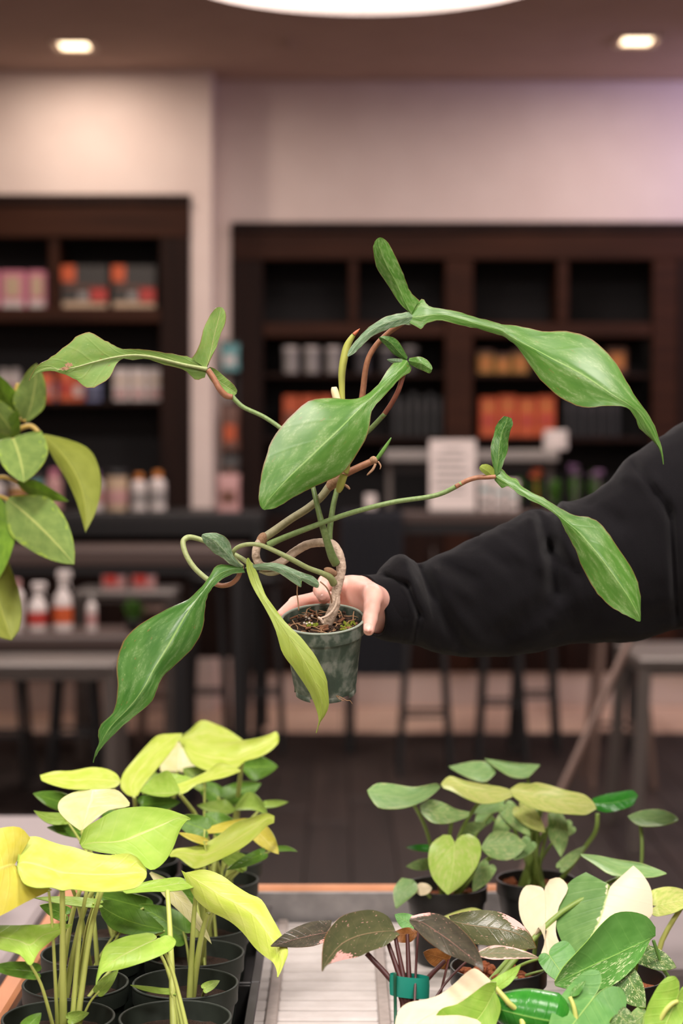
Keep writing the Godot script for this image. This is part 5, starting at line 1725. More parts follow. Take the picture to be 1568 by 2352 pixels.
	stem(t, "side_shoot", [[768, 1318, 2.108, 8], [756, 1312, 2.10, 9], [748, 1308, 2.096, 6], [744, 1306, 2.096, 1.5]], M.dry_brown, 4, 10)
	stem(t, "side_shoot", [[742, 1432, 2.085, 3], [736, 1422, 2.084, 3.5], [730, 1418, 2.085, 2.5]], M.stem_bark, 4, 8)

	# upper right leaf
	var U: Material = M.hero_under
	var A := leaf(t, "leaf", [
		[945, 712, 944, 728, 940, 742, 2.112], [968, 686, 966, 727, 966, 755, 2.11], [985, 702, 985, 724, 980, 742, 2.108], [1020, 710, 1018, 723, 1015, 736, 2.10], [1060, 718, 1058, 733, 1055, 747, 2.093], [1100, 730, 1098, 744, 1095, 755, 2.086], [1146, 743, 1146, 757, 1144, 769, 2.078],
		[1160, 745, 1162, 766, 1162, 777, 2.075], [1200, 750, 1195, 785, 1188, 799, 2.068], [1245, 760, 1230, 803, 1213, 835, 2.062], [1300, 760, 1270, 825, 1240, 872, 2.056], [1345, 773, 1310, 845, 1275, 905, 2.05], [1385, 800, 1350, 868, 1310, 926, 2.046], [1415, 835, 1385, 892, 1350, 936, 2.044],
		[1438, 875, 1415, 912, 1395, 932, 2.044], [1462, 915, 1445, 930, 1438, 936, 2.046], [1485, 945, 1468, 950, 1456, 955, 2.05], [1503, 978, 1488, 982, 1468, 984, 2.055], [1513, 1008, 1505, 1012, 1492, 1006, 2.06], [1521, 1036, 1518, 1038, 1513, 1031, 2.063], [1524, 1066, 1523, 1067, 1522, 1066, 2.066]], M.hero, U, {"fold": 0.3, "cup": 0.1, "wave": 0.004, "jag": 1.2, "vt": 0.25, "label": "long upper right leaf blade with a waisted neck"})
	leaf(A, "leaf_lobe", [[938, 716, 944, 722, 962, 690, 2.112], [918, 698, 932, 698, 946, 675, 2.11], [900, 670, 917, 665, 935, 655, 2.108], [880, 640, 902, 635, 927, 630, 2.104], [864, 612, 888, 610, 915, 605, 2.10], [857, 580, 876, 582, 901, 575, 2.096], [858, 560, 870, 560, 887, 552, 2.094], [867, 547, 870, 546, 874, 545, 2.093]], M.hero, U, {"fold": 0.35, "wave": 0.002, "jag": 1.0})
	leaf(A, "leaf_lobe", [[950, 748, 948, 728, 942, 716, 2.112], [930, 746, 932, 730, 932, 717, 2.108], [905, 752, 902, 737, 898, 723, 2.10], [878, 761, 873, 748, 867, 737, 2.092], [852, 775, 845, 766, 838, 759, 2.085], [830, 795, 823, 788, 815, 785, 2.08], [812, 813, 806, 810, 800, 805, 2.078], [800, 819, 799, 819, 797, 817, 2.077]], M.hero_grey, U, {"fold": 0.3, "wave": 0.002, "jag": 1.0})
	# large centre leaf
	var Bl := leaf(t, "leaf", [
		[945, 845, 935, 828, 920, 822, 2.105], [940, 856, 925, 842, 905, 832, 2.095], [918, 870, 905, 862, 888, 852, 2.085], [895, 896, 882, 885, 868, 883, 2.075], [872, 920, 858, 908, 838, 908, 2.066], [853, 945, 835, 930, 805, 917, 2.058], [848, 978, 808, 957, 755, 914, 2.05], [838, 1012, 778, 987, 708, 922, 2.044], [812, 1055, 745, 1018, 660, 963, 2.04], [785, 1088, 712, 1050, 624, 1012, 2.037], [740, 1110, 682, 1078, 610, 1052, 2.035], [700, 1128, 655, 1105, 600, 1090, 2.034], [662, 1150, 630, 1132, 594, 1130, 2.034], [632, 1167, 612, 1155, 595, 1154, 2.035], [607, 1171, 604, 1170, 601, 1168, 2.036]], M.hero, U, {"fold": 0.22, "cup": 0.12, "wave": 0.003, "jag": 0.8, "vt": 0.1, "label": "broad centre leaf with pale midrib and dried water marks"})
	leaf(Bl, "leaf_lobe", [[928, 826, 934, 826, 936, 820, 2.105], [905, 815, 915, 808, 925, 800, 2.10], [888, 797, 900, 790, 914, 783, 2.096], [874, 783, 886, 780, 901, 774, 2.094], [869, 776, 872, 774, 880, 771, 2.094]], M.hero_dark, U, {"fold": 0.4, "wave": 0.002})
	leaf(Bl, "leaf_lobe", [[940, 822, 938, 828, 942, 838, 2.105], [952, 820, 955, 832, 957, 846, 2.10], [965, 819, 968, 835, 972, 852, 2.096], [980, 826, 982, 843, 983, 857, 2.094], [990, 838, 989, 848, 988, 857, 2.094], [993, 846, 992, 849, 991, 853, 2.094]], M.hero, U, {"fold": 0.4, "wave": 0.002})
	leaf(Bl, "leaf_lobe", [[918, 838, 922, 832, 924, 824, 2.10], [900, 834, 902, 829, 904, 823, 2.094], [889, 827, 889, 826, 889, 825, 2.09]], M.hero_grey, U, {"fold": 0.3})
	# upper left leaf, underside towards us
	var C := leaf(t, "leaf", [
		[470, 868, 475, 848, 472, 838, 2.15], [447, 871, 450, 843, 440, 822, 2.15], [418, 847, 420, 837, 422, 817, 2.15], [378, 838, 380, 827, 380, 810, 2.15], [343, 826, 343, 819, 342, 804, 2.15], [305, 827, 305, 816, 308, 801, 2.148], [284, 824, 285, 817, 282, 802, 2.147], [267, 836, 262, 821, 262, 794, 2.145], [252, 866, 238, 827, 240, 781, 2.142], [225, 886, 212, 833, 205, 763, 2.138], [200, 891, 190, 840, 180, 770, 2.134], [177, 874, 168, 845, 160, 788, 2.128], [150, 860, 145, 850, 135, 807, 2.122], [115, 853, 115, 845, 110, 825, 2.115], [88, 858, 88, 852, 88, 838, 2.11], [74, 868, 74, 864, 76, 856, 2.108], [67, 877, 67, 876, 67, 875, 2.106]], M.hero_pale, M.hero, {"fold": -0.15, "cup": 0.1, "wave": 0.003, "jag": 1.5, "label": "pale underside of the upper left leaf with a browned hole"})
	leaf(C, "leaf_lobe", [[440, 823, 473, 847, 478, 835, 2.149], [455, 800, 480, 825, 487, 815, 2.149], [463, 775, 486, 800, 497, 797, 2.15], [468, 752, 491, 775, 505, 772, 2.15], [477, 734, 497, 752, 514, 750, 2.15], [487, 717, 503, 728, 519, 728, 2.15], [497, 707, 506, 713, 516, 713, 2.15], [504, 705, 507, 706, 510, 706, 2.15]], M.hero_pale, M.hero, {"fold": -0.2, "wave": 0.002, "jag": 0.8})
	leaf(C, "leaf_lobe", [[482, 843, 476, 848, 470, 850, 2.155], [497, 849, 490, 862, 480, 868, 2.158], [510, 860, 507, 879, 492, 884, 2.16], [525, 873, 523, 890, 510, 899, 2.162], [538, 886, 536, 899, 527, 909, 2.162], [545, 897, 543, 904, 538, 909, 2.162]], M.hero_pale, M.hero, {"fold": -0.2, "wave": 0.002})
	stem(C, "midrib", [[476, 848, 2.147, 5.5], [450, 843, 2.147, 4.2], [420, 837, 2.147, 3.8], [380, 827, 2.147, 3.5], [343, 819, 2.147, 3.2], [305, 816, 2.145, 3.0], [262, 821, 2.142, 2.6], [212, 833, 2.135, 2.2], [168, 845, 2.125, 1.6], [130, 850, 2.116, 0.8]], M.stem_pale, 4, 8)
	var wound := MB.new()
	wound.shift = base
	for q in [[158, 838, 9.0, 5.0], [150, 846, 9.0, 4.0], [143, 848, 7.0, 3.0]]:
		var rw := []
		for i in 3:
			var row := PackedVector3Array()
			for k in 15:
				var a := TAU * (k % 14) / 14
				var rr := (i / 2.0) * (1.0 + 0.3 * sin(k * 2.7))
				row.append(at(q[0] + cos(a) * q[2] * rr, q[1] + sin(a) * q[3] * rr, 2.1185))
			rw.append(row)
		wound.grid(rw)
	put(C, "brown_scar", wound.done(M.dry_brown), "dry brown scar near the tip")
	# right leaf in front of the sleeve
	var D := leaf(t, "leaf", [
		[1152, 1076, 1138, 1094, 1135, 1102, 2.045], [1170, 1095, 1158, 1106, 1152, 1121, 2.042], [1184, 1099, 1175, 1117, 1168, 1116, 2.04], [1202, 1120, 1195, 1128, 1188, 1133, 2.037], [1228, 1134, 1220, 1143, 1214, 1147, 2.034], [1256, 1148, 1250, 1160, 1247, 1164, 2.03], [1284, 1167, 1282, 1183, 1280, 1186, 2.026], [1320, 1184, 1302, 1200, 1291, 1206, 2.022], [1350, 1188, 1325, 1219, 1303, 1228, 2.018], [1377, 1201, 1348, 1244, 1316, 1252, 2.014], [1400, 1230, 1372, 1272, 1328, 1282, 2.01], [1425, 1266, 1397, 1305, 1345, 1318, 2.008], [1448, 1302, 1420, 1337, 1364, 1353, 2.006], [1464, 1338, 1440, 1366, 1390, 1383, 2.005], [1471, 1370, 1456, 1394, 1420, 1404, 2.005], [1471, 1400, 1466, 1413, 1447, 1418, 2.006], [1471, 1424, 1470, 1427, 1467, 1428, 2.007]], M.hero, U, {"fold": 0.35, "cup": 0.1, "wave": 0.004, "jag": 1.4, "vt": 0.12, "label": "right leaf hanging in front of the black sleeve"})
	leaf(D, "leaf_lobe", [[1136, 1088, 1140, 1094, 1148, 1084, 2.045], [1129, 1055, 1143, 1060, 1158, 1058, 2.046], [1126, 1028, 1146, 1030, 1166, 1032, 2.048], [1132, 1003, 1150, 1005, 1168, 1006, 2.05], [1137, 983, 1156, 985, 1174, 985, 2.05], [1146, 967, 1163, 968, 1178, 971, 2.05], [1158, 956, 1165, 957, 1173, 960, 2.05]], M.hero_dark, U, {"fold": 0.3, "wave": 0.003, "jag": 1.0})
	leaf(D, "leaf_lobe", [[1130, 1100, 1136, 1097, 1135, 1080, 2.046], [1117, 1092, 1122, 1085, 1130, 1072, 2.042], [1105, 1083, 1110, 1077, 1118, 1066, 2.04], [1100, 1076, 1101, 1072, 1106, 1067, 2.04]], M.hero_lime, U, {"fold": 0.2})
	# lower left leaf
	var E := leaf(t, "leaf", [
		[563, 1316, 559, 1306, 556, 1300, 2.075], [535, 1318, 533, 1308, 530, 1298, 2.072], [516, 1327, 508, 1316, 498, 1298, 2.068], [500, 1338, 490, 1330, 482, 1322, 2.064], [483, 1356, 474, 1350, 464, 1346, 2.06], [473, 1382, 455, 1373, 432, 1376, 2.055], [470, 1412, 437, 1397, 385, 1398, 2.05], [463, 1450, 418, 1428, 332, 1427, 2.045], [440, 1492, 400, 1460, 292, 1460, 2.04], [402, 1527, 378, 1498, 272, 1500, 2.036], [374, 1555, 352, 1540, 268, 1535, 2.033], [362, 1580, 335, 1572, 270, 1575, 2.03], [350, 1610, 315, 1602, 266, 1615, 2.03], [320, 1637, 290, 1632, 258, 1638, 2.032], [285, 1665, 262, 1660, 232, 1664, 2.034], [255, 1694, 243, 1686, 225, 1684, 2.036], [232, 1719, 231, 1708, 227, 1704, 2.038], [219, 1740, 220, 1728, 219, 1726, 2.04], [215, 1752, 214, 1752, 213, 1751, 2.042]], M.hero_dark, U, {"fold": 0.3, "cup": 0.15, "wave": 0.004, "jag": 1.0, "vt": 0.2, "label": "large dark lower left leaf with a long drip tip"})
	leaf(E, "leaf_lobe", [[545, 1303, 554, 1303, 558, 1300, 2.074], [526, 1295, 538, 1290, 544, 1288, 2.07], [507, 1279, 522, 1272, 533, 1268, 2.068], [492, 1272, 508, 1258, 529, 1247, 2.066], [480, 1260, 495, 1244, 514, 1231, 2.064], [468, 1247, 482, 1236, 497, 1224, 2.063], [463, 1234, 468, 1230, 475, 1224, 2.063], [463, 1230, 463, 1229, 465, 1227, 2.063]], M.hero_grey, U, {"fold": 0.3, "wave": 0.002, "jag": 0.8})
	leaf(E, "leaf_lobe", [[564, 1303, 562, 1305, 568, 1309, 2.074], [585, 1296, 585, 1303, 588, 1310, 2.068], [620, 1292, 615, 1301, 613, 1310, 2.06], [645, 1295, 640, 1305, 633, 1313, 2.056], [668, 1304, 660, 1313, 652, 1324, 2.053], [685, 1311, 680, 1322, 672, 1338, 2.052], [693, 1314, 690, 1327, 691, 1349, 2.052], [701, 1317, 699, 1329, 692, 1334, 2.052], [718, 1323, 715, 1335, 711, 1344, 2.052], [730, 1334, 728, 1342, 725, 1350, 2.053], [733, 1343, 732, 1346, 730, 1350, 2.053]], M.hero_grey, U, {"fold": 0.3, "wave": 0.002, "sub": 4})
	# yellow-green leaf in front of the pot
	leaf(t, "leaf", [
		[571, 1281, 569, 1281, 567, 1282, 2.072], [585, 1305, 575, 1305, 565, 1300, 2.068], [592, 1320, 581, 1322, 569, 1320, 2.064], [602, 1347, 590, 1347, 578, 1345, 2.058], [614, 1373, 603, 1374, 594, 1373, 2.05], [640, 1409, 625, 1407, 612, 1404, 2.044], [663, 1437, 648, 1440, 630, 1441, 2.038], [690, 1463, 668, 1468, 638, 1466, 2.034], [718, 1498, 688, 1500, 650, 1503, 2.03], [736, 1528, 706, 1532, 671, 1531, 2.028], [749, 1556, 722, 1565, 694, 1564, 2.027], [753, 1585, 733, 1592, 711, 1592, 2.028], [755, 1617, 740, 1620, 722, 1618, 2.03], [748, 1640, 739, 1643, 730, 1643, 2.032], [735, 1660, 733, 1662, 731, 1660, 2.034], [727, 1684, 726, 1684, 725, 1683, 2.036]], M.hero_lime, U, {"fold": 0.18, "cup": 0.08, "wave": 0.002, "jag": 0.5, "label": "yellow-green leaf hanging in front of the pot"})


# ---------------------------------------------------------------- plants on the bench
# a pot with soil on the bench; returns the thing
func potted(called: String, label: String, group: String, x: float, z: float, mat: Material, soil: Material, r := 0.0625, h := 0.112, base_y := 0.765, chips := 0) -> Node3D:
	var base := Vector3(x, base_y, z)
	var t := thing(called, label, "plant", base, group)
	nursery_pot(t, r, r * 0.76, h, h * 0.2, mat, mat, Basis(), base, false)
	var g := RandomNumberGenerator.new()
	g.seed = int(absf(x * 1000.0) + absf(z * 7000.0))
	var sm := MB.new()
	var rows := []
	for i in 7:
		var row := PackedVector3Array()
		var q := r * 0.93 * i / 6.0
		for k in 29:
			var a := TAU * (k % 28) / 28
			row.append(Vector3(cos(a) * q, h * 0.82 + 0.005 * nz.get_noise_3d(cos(a) * q * 90.0 + x * 50.0, z * 50.0, sin(a) * q * 90.0), sin(a) * q))
		rows.append(row)
	sm.grid(rows)
	put(t, "soil", sm.done(soil))
	for i in chips:
		var cm := MB.new()
		var a := g.randf() * TAU
		var q := r * 0.85 * sqrt(g.randf())
		cm.box(Vector3(cos(a) * q, h * 0.845 + g.randf() * 0.006, sin(a) * q), Vector3(g.randf_range(0.012, 0.022), g.randf_range(0.004, 0.008), g.randf_range(0.008, 0.014)), 0.002, Basis.from_euler(Vector3(g.randf_range(-0.6, 0.6), g.randf() * TAU, g.randf_range(-0.6, 0.6))))
		put(t, "bark_chip", cm.done(M.bark))
	return t

# stalk from the soil of a pot to the base of a blade
func stalk(t: Node3D, h: float, off: Vector2, b: Array, r0: float, r1: float, mat: Material, bow := 0.0) -> void:
	var s := pix(t.position + Vector3(off.x, h * 0.82 - 0.004, off.y))
	var m1 := [lerpf(s.x, b[0], 0.25) + bow * 0.7, lerpf(s.y, b[1], 0.35), lerpf(s.z, b[2], 0.3), lerpf(r0, r1, 0.4)]
	var m2 := [lerpf(s.x, b[0], 0.6) + bow, lerpf(s.y, b[1], 0.75), lerpf(s.z, b[2], 0.65), lerpf(r0, r1, 0.8)]
	stem(t, "stalk", [[s.x, s.y, s.z, r0], m1, m2, [b[0], b[1], b[2], r1]], mat, 4, 8)

# adds depths running evenly from the first row to the last
func deep(rows: Array, d0: float, d1: float) -> Array:
	var out := []
	for i in rows.size():
		var r: Array = rows[i].duplicate()
		r.append(lerpf(d0, d1, float(i) / (rows.size() - 1)))
		out.append(r)
	return out

func build_lime_plants() -> void:
	var T := {}
	var rows := ["front row", "second row", "third row", "fourth row", "fifth row", "sixth row", "back row"]
	for c in 2:
		for r in 7:
			T[c * 10 + r] = potted("lime_plant", "lime leaved potted plant, %s of the tray, %s" % [rows[r], ["beside the wooden rail", "beside the bare slats"][c]], "lime leaved plants in the tray", -0.315 + c * 0.13, -1.968 - r * 0.1295, M.pot_dark, M.soil)
	# [pot, material, base x y depth, tip x y depth, left width, right width, options, stalk radius, stalk bow]
	var L := [
		[14, "lime_green", [412, 1820, 2.50], [322, 1818, 2.46], 8, 58, {"vt": 0.9, "lobe": 0.0, "bow": 4}, 0, 0],
		[6, "lime_pale", [410, 1770, 2.72], [412, 1702, 2.78], 44, 46, {"vt": 0.5, "lobe": 0.1, "fold": -0.3}, 4, 0],
		[16, "lime_deep", [556, 1762, 2.76], [638, 1760, 2.74], 30, 34, {"vt": 0.4, "lobe": 0.0}, 0, 0],
		[4, "lime_deep", [150, 1846, 2.50], [76, 1822, 2.46], 20, 22, {"vt": 0.7}, 4, 0],
		[3, "lime_mid", [150, 1880, 2.38], [78, 1862, 2.34], 14, 16, {"vt": 0.9, "bow": 8}, 4, 0],
		[3, "lime_deep", [185, 1912, 2.40], [108, 1900, 2.36], 14, 18, {"vt": 0.9}, 4, 0],
		[4, "lime_deep", [330, 1848, 2.55], [415, 1842, 2.58], 22, 22, {"vt": 0.7}, 4, 0],
		[15, "lime_mid", [540, 1862, 2.60], [452, 1850, 2.56], 10, 30, {"vt": 1.0, "bow": 6, "lobe": 0.0}, 6, 0],
		[15, "lime_mid", [536, 1862, 2.60], [616, 1876, 2.56], 40, 6, {"vt": 0.8, "bow": 14, "lobe": 0.0}, 0, 0],
		[16, "lime_deep", [520, 1832, 2.72], [600, 1800, 2.72], 26, 24, {"vt": 0.7}, 4, 0],
		[16, "lime_deep", [500, 1830, 2.78], [450, 1796, 2.78], 20, 24, {"vt": 0.7}, 4, 0],
		[15, "lime_mid", [612, 1846, 2.66], [662, 1842, 2.62], 8, 10, {"vt": 1.0}, 4, 0],
		[14, "lime_yellow", [560, 1895, 2.50], [450, 1914, 2.46], 10, 16, {"vt": 0.9}, 5, 0],
		[14, "lime_yellow", [585, 1905, 2.50], [640, 1962, 2.44], 26, 20, {"vt": 0.6}, 4, 0],
		[13, "lime_yellow", [468, 1932, 2.36], [408, 1912, 2.34], 9, 9, {"vt": 0.8}, 4, 0],
		[14, "lime_deep", [630, 1950, 2.50], [682, 1956, 2.46], 6, 8, {"vt": 0.9, "bow": 5}, 4, 0],
		[14, "lime_deep", [600, 1962, 2.44], [520, 1998, 2.40], 14, 14, {"vt": 0.6}, 4, 0],
		[2, "lime_deep", [330, 2085, 2.28], [210, 2052, 2.22], 24, 26, {"vt": 0.8}, 4, 0],
		[12, "lime_deep", [420, 2140, 2.26], [318, 2078, 2.26], 38, 36, {"vt": 0.5}, 4, 0],
		[1, "lime_mid", [215, 2075, 2.05], [78, 2062, 1.98], 10, 12, {"vt": 1.6}, 4, 0],
		[0, "lime_deep", [78, 2232, 1.94], [-24, 2222, 1.90], 18, 22, {"vt": 0.8}, 4, 0],
		[12, "lime_pale", [345, 2004, 2.26], [486, 2168, 2.20], 20, 22, {"vt": 0.3, "lobe": 0.0, "bow": 10}, 0, 0],
		[10, "lime_mid", [392, 2278, 2.00], [300, 2262, 1.96], 7, 8, {"vt": 1.0, "bow": 3}, 4, 0],
		[0, "lime_mid", [228, 2276, 1.98], [272, 2228, 2.0], 16, 14, {"vt": 0.6}, 4, 0],
		[11, "lime_mid", [470, 2270, 2.06], [505, 2252, 2.10], 12, 12, {"vt": 0.9}, 4, 0],
		[0, "lime_deep", [60, 2362, 1.90], [95, 2326, 1.94], 18, 18, {"vt": 0.6}, 0, 0],
		[0, "lime_mid", [160, 2340, 1.96], [205, 2326, 1.98], 14, 14, {"vt": 0.6}, 0, 0],
		[4, "lime_deep", [262, 1862, 2.52], [205, 1822, 2.52], 26, 26, {"vt": 0.6}, 4, 0],
		[13, "lime_deep", [470, 1905, 2.42], [400, 1880, 2.42], 26, 28, {"vt": 0.6}, 4, 0],
		[14, "lime_deep", [520, 1905, 2.5], [470, 1868, 2.5], 26, 28, {"vt": 0.6}, 4, 0],
		[14, "lime_mid", [560, 1985, 2.46], [500, 1960, 2.42], 20, 22, {"vt": 0.6}, 4, 0],
		[12, "lime_deep", [450, 2070, 2.3], [395, 2040, 2.28], 24, 24, {"vt": 0.6}, 4, 0],
		[2, "lime_deep", [300, 2120, 2.26], [232, 2100, 2.24], 26, 26, {"vt": 0.6}, 4, 0],
		[1, "lime_deep", [150, 2100, 2.14], [92, 2080, 2.1], 18, 20, {"vt": 0.8}, 4, 0],
		[6, "lime_mid", [350, 1800, 2.7], [300, 1760, 2.7], 26, 26, {"vt": 0.5}, 4, 0],
		[15, "lime_mid", [470, 1795, 2.64], [420, 1765, 2.64], 26, 26, {"vt": 0.5}, 4, 0]]
	var g := RandomNumberGenerator.new()
	g.seed = 5
	for a in L:
		var t: Node3D = T[a[0]]
		var o: Dictionary = a[6]
		o["sub"] = 2
		o["wave"] = 0.006
		o["wf"] = 5.0
		o["cup"] = o.get("cup", 0.0) - 0.25
		leaf(t, "leaf", blade(a[2], a[3], a[4], a[5], o), M[a[1]], M.lime_mid, o)
		if a[7] > 0:
			stalk(t, 0.112, Vector2(g.randf_range(-0.02, 0.02), g.randf_range(-0.02, 0.02)), a[2], a[7], a[7] * 0.62, M.lime_stem, a[8])
	# traced blades: [pot, material, rows, depth at start, depth at end, tilt, stalk end, stalk radius, fold, cup, label]
	var K := [
		[0, "lime_yellow", [[120, 2044, 34, 1986, 70, 1925], [60, 2072, 20, 1988, 45, 1900], [0, 2104, 0, 1995, 0, 1902], [-50, 2120, -40, 2005, -40, 1920], [-90, 2110, -80, 2020, -80, 1950], [-125, 2060, -125, 2050, -125, 2040]], 1.94, 1.88, 0.6, [112, 2046, 1.93], 5, 0.1, 0.1, "yellow leaf at the left edge"],
		[0, "lime", [[41, 1978, 40, 1990, 42, 2003], [52, 1930, 52, 1980, 55, 2029], [82, 1921, 84, 1985, 84, 2039], [112, 1931, 115, 1995, 118, 2038], [140, 1940, 143, 2004, 143, 2045], [170, 1946, 172, 2006, 165, 2042], [215, 1960, 215, 2008, 205, 2047], [254, 1964, 254, 2008, 250, 2048], [291, 1960, 292, 2006, 290, 2044], [315, 1970, 318, 2004, 318, 2036], [336, 1998, 337, 2006, 336, 2015]], 1.93, 1.99, 1.2, [143, 2045, 1.93], 10, 0.0, -0.35, "broad lime leaf nearest the camera"],
		[1, "lime_green", [[183, 1936, 186, 1942, 190, 1948], [195, 1903, 215, 1935, 230, 1958], [225, 1883, 250, 1935, 268, 1963], [260, 1863, 285, 1930, 310, 1972], [300, 1854, 318, 1916, 345, 1998], [345, 1853, 352, 1902, 374, 1983], [385, 1859, 385, 1888, 396, 1950], [410, 1867, 410, 1878, 412, 1908], [428, 1874, 428, 1878, 428, 1886], [438, 1880, 437, 1882, 436, 1884]], 2.10, 2.14, 0.8, [268, 1963, 2.10], 7, 0.12, -0.25, ""],
		[2, "lime_pale", [[186, 1909, 187, 1909, 190, 1907], [160, 1890, 196, 1880, 215, 1886], [138, 1868, 203, 1855, 250, 1861], [133, 1850, 210, 1838, 297, 1851], [142, 1834, 212, 1826, 285, 1828], [168, 1820, 214, 1817, 264, 1813], [205, 1814, 214, 1813, 225, 1813]], 2.24, 2.27, 0.9, [188, 1906, 2.24], 6, -0.3, -0.1, "pale cream young leaf"],
		[4, "lime", [[92, 1780, 93, 1786, 96, 1793], [125, 1771, 128, 1788, 120, 1803], [165, 1770, 168, 1792, 158, 1812], [210, 1762, 210, 1790, 205, 1814], [245, 1766, 245, 1792, 245, 1812], [268, 1778, 266, 1794, 265, 1808], [277, 1794, 276, 1797, 275, 1800]], 2.44, 2.48, 1.4, [262, 1808, 2.46], 5, 0.0, -0.3, ""],
		[5, "lime", [[292, 1826, 308, 1831, 316, 1827], [277, 1808, 300, 1808, 326, 1810], [282, 1778, 312, 1778, 345, 1784], [308, 1744, 338, 1748, 372, 1752], [343, 1705, 365, 1718, 394, 1724], [364, 1688, 388, 1700, 408, 1704], [395, 1685, 404, 1691, 415, 1694], [419, 1684, 418, 1686, 418, 1689]], 2.54, 2.60, 0.7, [308, 1831, 2.54], 7, 0.25, -0.2, ""],
		[6, "lime", [[409, 1696, 410, 1700, 412, 1704], [436, 1677, 440, 1692, 445, 1712], [463, 1654, 468, 1682, 470, 1718], [499, 1665, 500, 1688, 500, 1718], [525, 1677, 525, 1692, 525, 1714], [556, 1698, 556, 1701, 556, 1704]], 2.80, 2.82, 0.8, [480, 1716, 2.80], 5, 0.0, -0.3, ""],
		[16, "lime", [[410, 1696, 412, 1702, 418, 1712], [440, 1700, 445, 1728, 440, 1752], [475, 1702, 480, 1738, 475, 1770], [510, 1703, 512, 1742, 508, 1775], [540, 1702, 540, 1745, 542, 1766], [560, 1700, 560, 1735, 562, 1749], [590, 1695, 592, 1720, 592, 1740], [615, 1688, 616, 1708, 618, 1727], [633, 1680, 635, 1692, 637, 1709], [640, 1690, 640, 1694, 640, 1698]], 2.68, 2.64, 1.0, [556, 1750, 2.68], 8, 0.0, -0.3, "broad lime leaf at the back of the tray"],
		[15, "lime", [[325, 1818, 326, 1821, 328, 1823], [380, 1806, 382, 1815, 382, 1821], [415, 1798, 418, 1812, 420, 1823], [450, 1784, 452, 1796, 452, 1802], [480, 1768, 485, 1784, 488, 1792], [505, 1751, 510, 1772, 515, 1786], [530, 1758, 535, 1770, 535, 1779], [552, 1768, 552, 1770, 552, 1772]], 2.50, 2.54, 1.3, [412, 1824, 2.50], 7, 0.0, -0.2, ""],
		[15, "lime_green", [[326, 1816, 330, 1820, 340, 1820], [352, 1784, 365, 1802, 380, 1812], [385, 1775, 398, 1795, 412, 1806], [425, 1782, 432, 1790, 440, 1796], [446, 1790, 447, 1791, 448, 1792]], 2.53, 2.55, 0.9, [410, 1820, 2.52], 0, 0.0, 0.0, ""],
		[13, "lime", [[386, 1960, 388, 1964, 392, 1968], [405, 1949, 415, 1958, 410, 1970], [440, 1945, 448, 1962, 436, 1990], [470, 1936, 475, 1962, 455, 1994], [500, 1920, 510, 1948, 505, 1974], [540, 1890, 552, 1922, 558, 1946], [580, 1877, 588, 1898, 592, 1918], [610, 1867, 614, 1880, 612, 1898], [630, 1874, 630, 1880, 629, 1890]], 2.34, 2.38, 0.9, [448, 1985, 2.34], 8, 0.15, -0.3, ""],
		[11, "lime", [[436, 2002, 426, 2004, 416, 1999], [470, 1997, 445, 2018, 432, 2034], [508, 2010, 478, 2038, 450, 2066], [540, 2033, 512, 2060, 482, 2093], [572, 2053, 548, 2078, 525, 2115], [600, 2066, 580, 2100, 556, 2141], [622, 2102, 606, 2132, 584, 2176], [642, 2138, 626, 2162, 608, 2197], [658, 2170, 642, 2186, 624, 2208], [661, 2192, 648, 2204, 632, 2220], [650, 2220, 643, 2226, 636, 2234], [639, 2244, 638, 2244, 636, 2244]], 2.10, 2.03, 0.5, [478, 2098, 2.10], 9, 0.2, 0.2, "large lime leaf drooping over the bare slats"],
		[11, "lime_green", [[281, 2046, 285, 2050, 290, 2052], [330, 2026, 335, 2040, 345, 2048], [375, 2018, 380, 2034, 382, 2048], [415, 2015, 420, 2028, 420, 2044], [445, 2030, 445, 2034, 445, 2038]], 2.06, 2.08, 1.5, [382, 2048, 2.06], 6, 0.0, -0.2, ""],
		[1, "lime_deep", [[378, 2140, 378, 2136, 374, 2130], [345, 2146, 340, 2128, 345, 2102], [300, 2147, 295, 2115, 305, 2080], [262, 2136, 262, 2100, 268, 2070], [240, 2115, 242, 2088, 245, 2067], [228, 2085, 228, 2076, 229, 2070]], 2.18, 2.12, 0.6, [378, 2138, 2.18], 5, 0.1, -0.2, ""],
		[10, "lime_green", [[392, 2149, 378, 2148, 352, 2144, 338, 2142], [404, 2162, 362, 2156, 360, 2154, 318, 2145], [392, 2182, 340, 2165, 340, 2165, 290, 2150], [354, 2201, 310, 2179, 310, 2179, 262, 2161], [309, 2217, 278, 2196, 278, 2196, 240, 2176], [270, 2228, 252, 2214, 252, 2214, 231, 2203], [240, 2233, 236, 2228, 236, 2228, 227, 2224], [226, 2250, 225, 2248, 225, 2248, 223, 2244], [222, 2262, 222, 2262, 222, 2262, 221, 2261]], 1.99, 1.94, 0.6, [361, 2156, 1.99], 6, 0.05, -0.2, ""],
		[0, "lime_green", [[-40, 2128, -40, 2145, -40, 2165], [0, 2125, 0, 2152, 0, 2181], [40, 2125, 42, 2160, 45, 2192], [68, 2124, 70, 2170, 70, 2218], [90, 2124, 95, 2150, 90, 2185], [125, 2121, 128, 2138, 125, 2156], [165, 2123, 165, 2124, 165, 2125]], 1.92, 1.95, 0.8, [70, 2216, 1.92], 5, 0.0, 0.2, ""]]
	for a in K:
		var t: Node3D = T[a[0]]
		leaf(t, "leaf", deep(a[2], a[3], a[4]), M[a[1]], M.lime_mid, {"vt": a[5], "fold": a[8], "cup": a[9], "wave": 0.007, "wf": 5.0, "label": a[10]})
		if a[7] > 0:
			stalk(t, 0.112, Vector2(g.randf_range(-0.02, 0.02), g.randf_range(-0.02, 0.02)), a[6], a[7], a[7] * 0.62, M.lime_stem)
	var t11: Node3D = T[11]
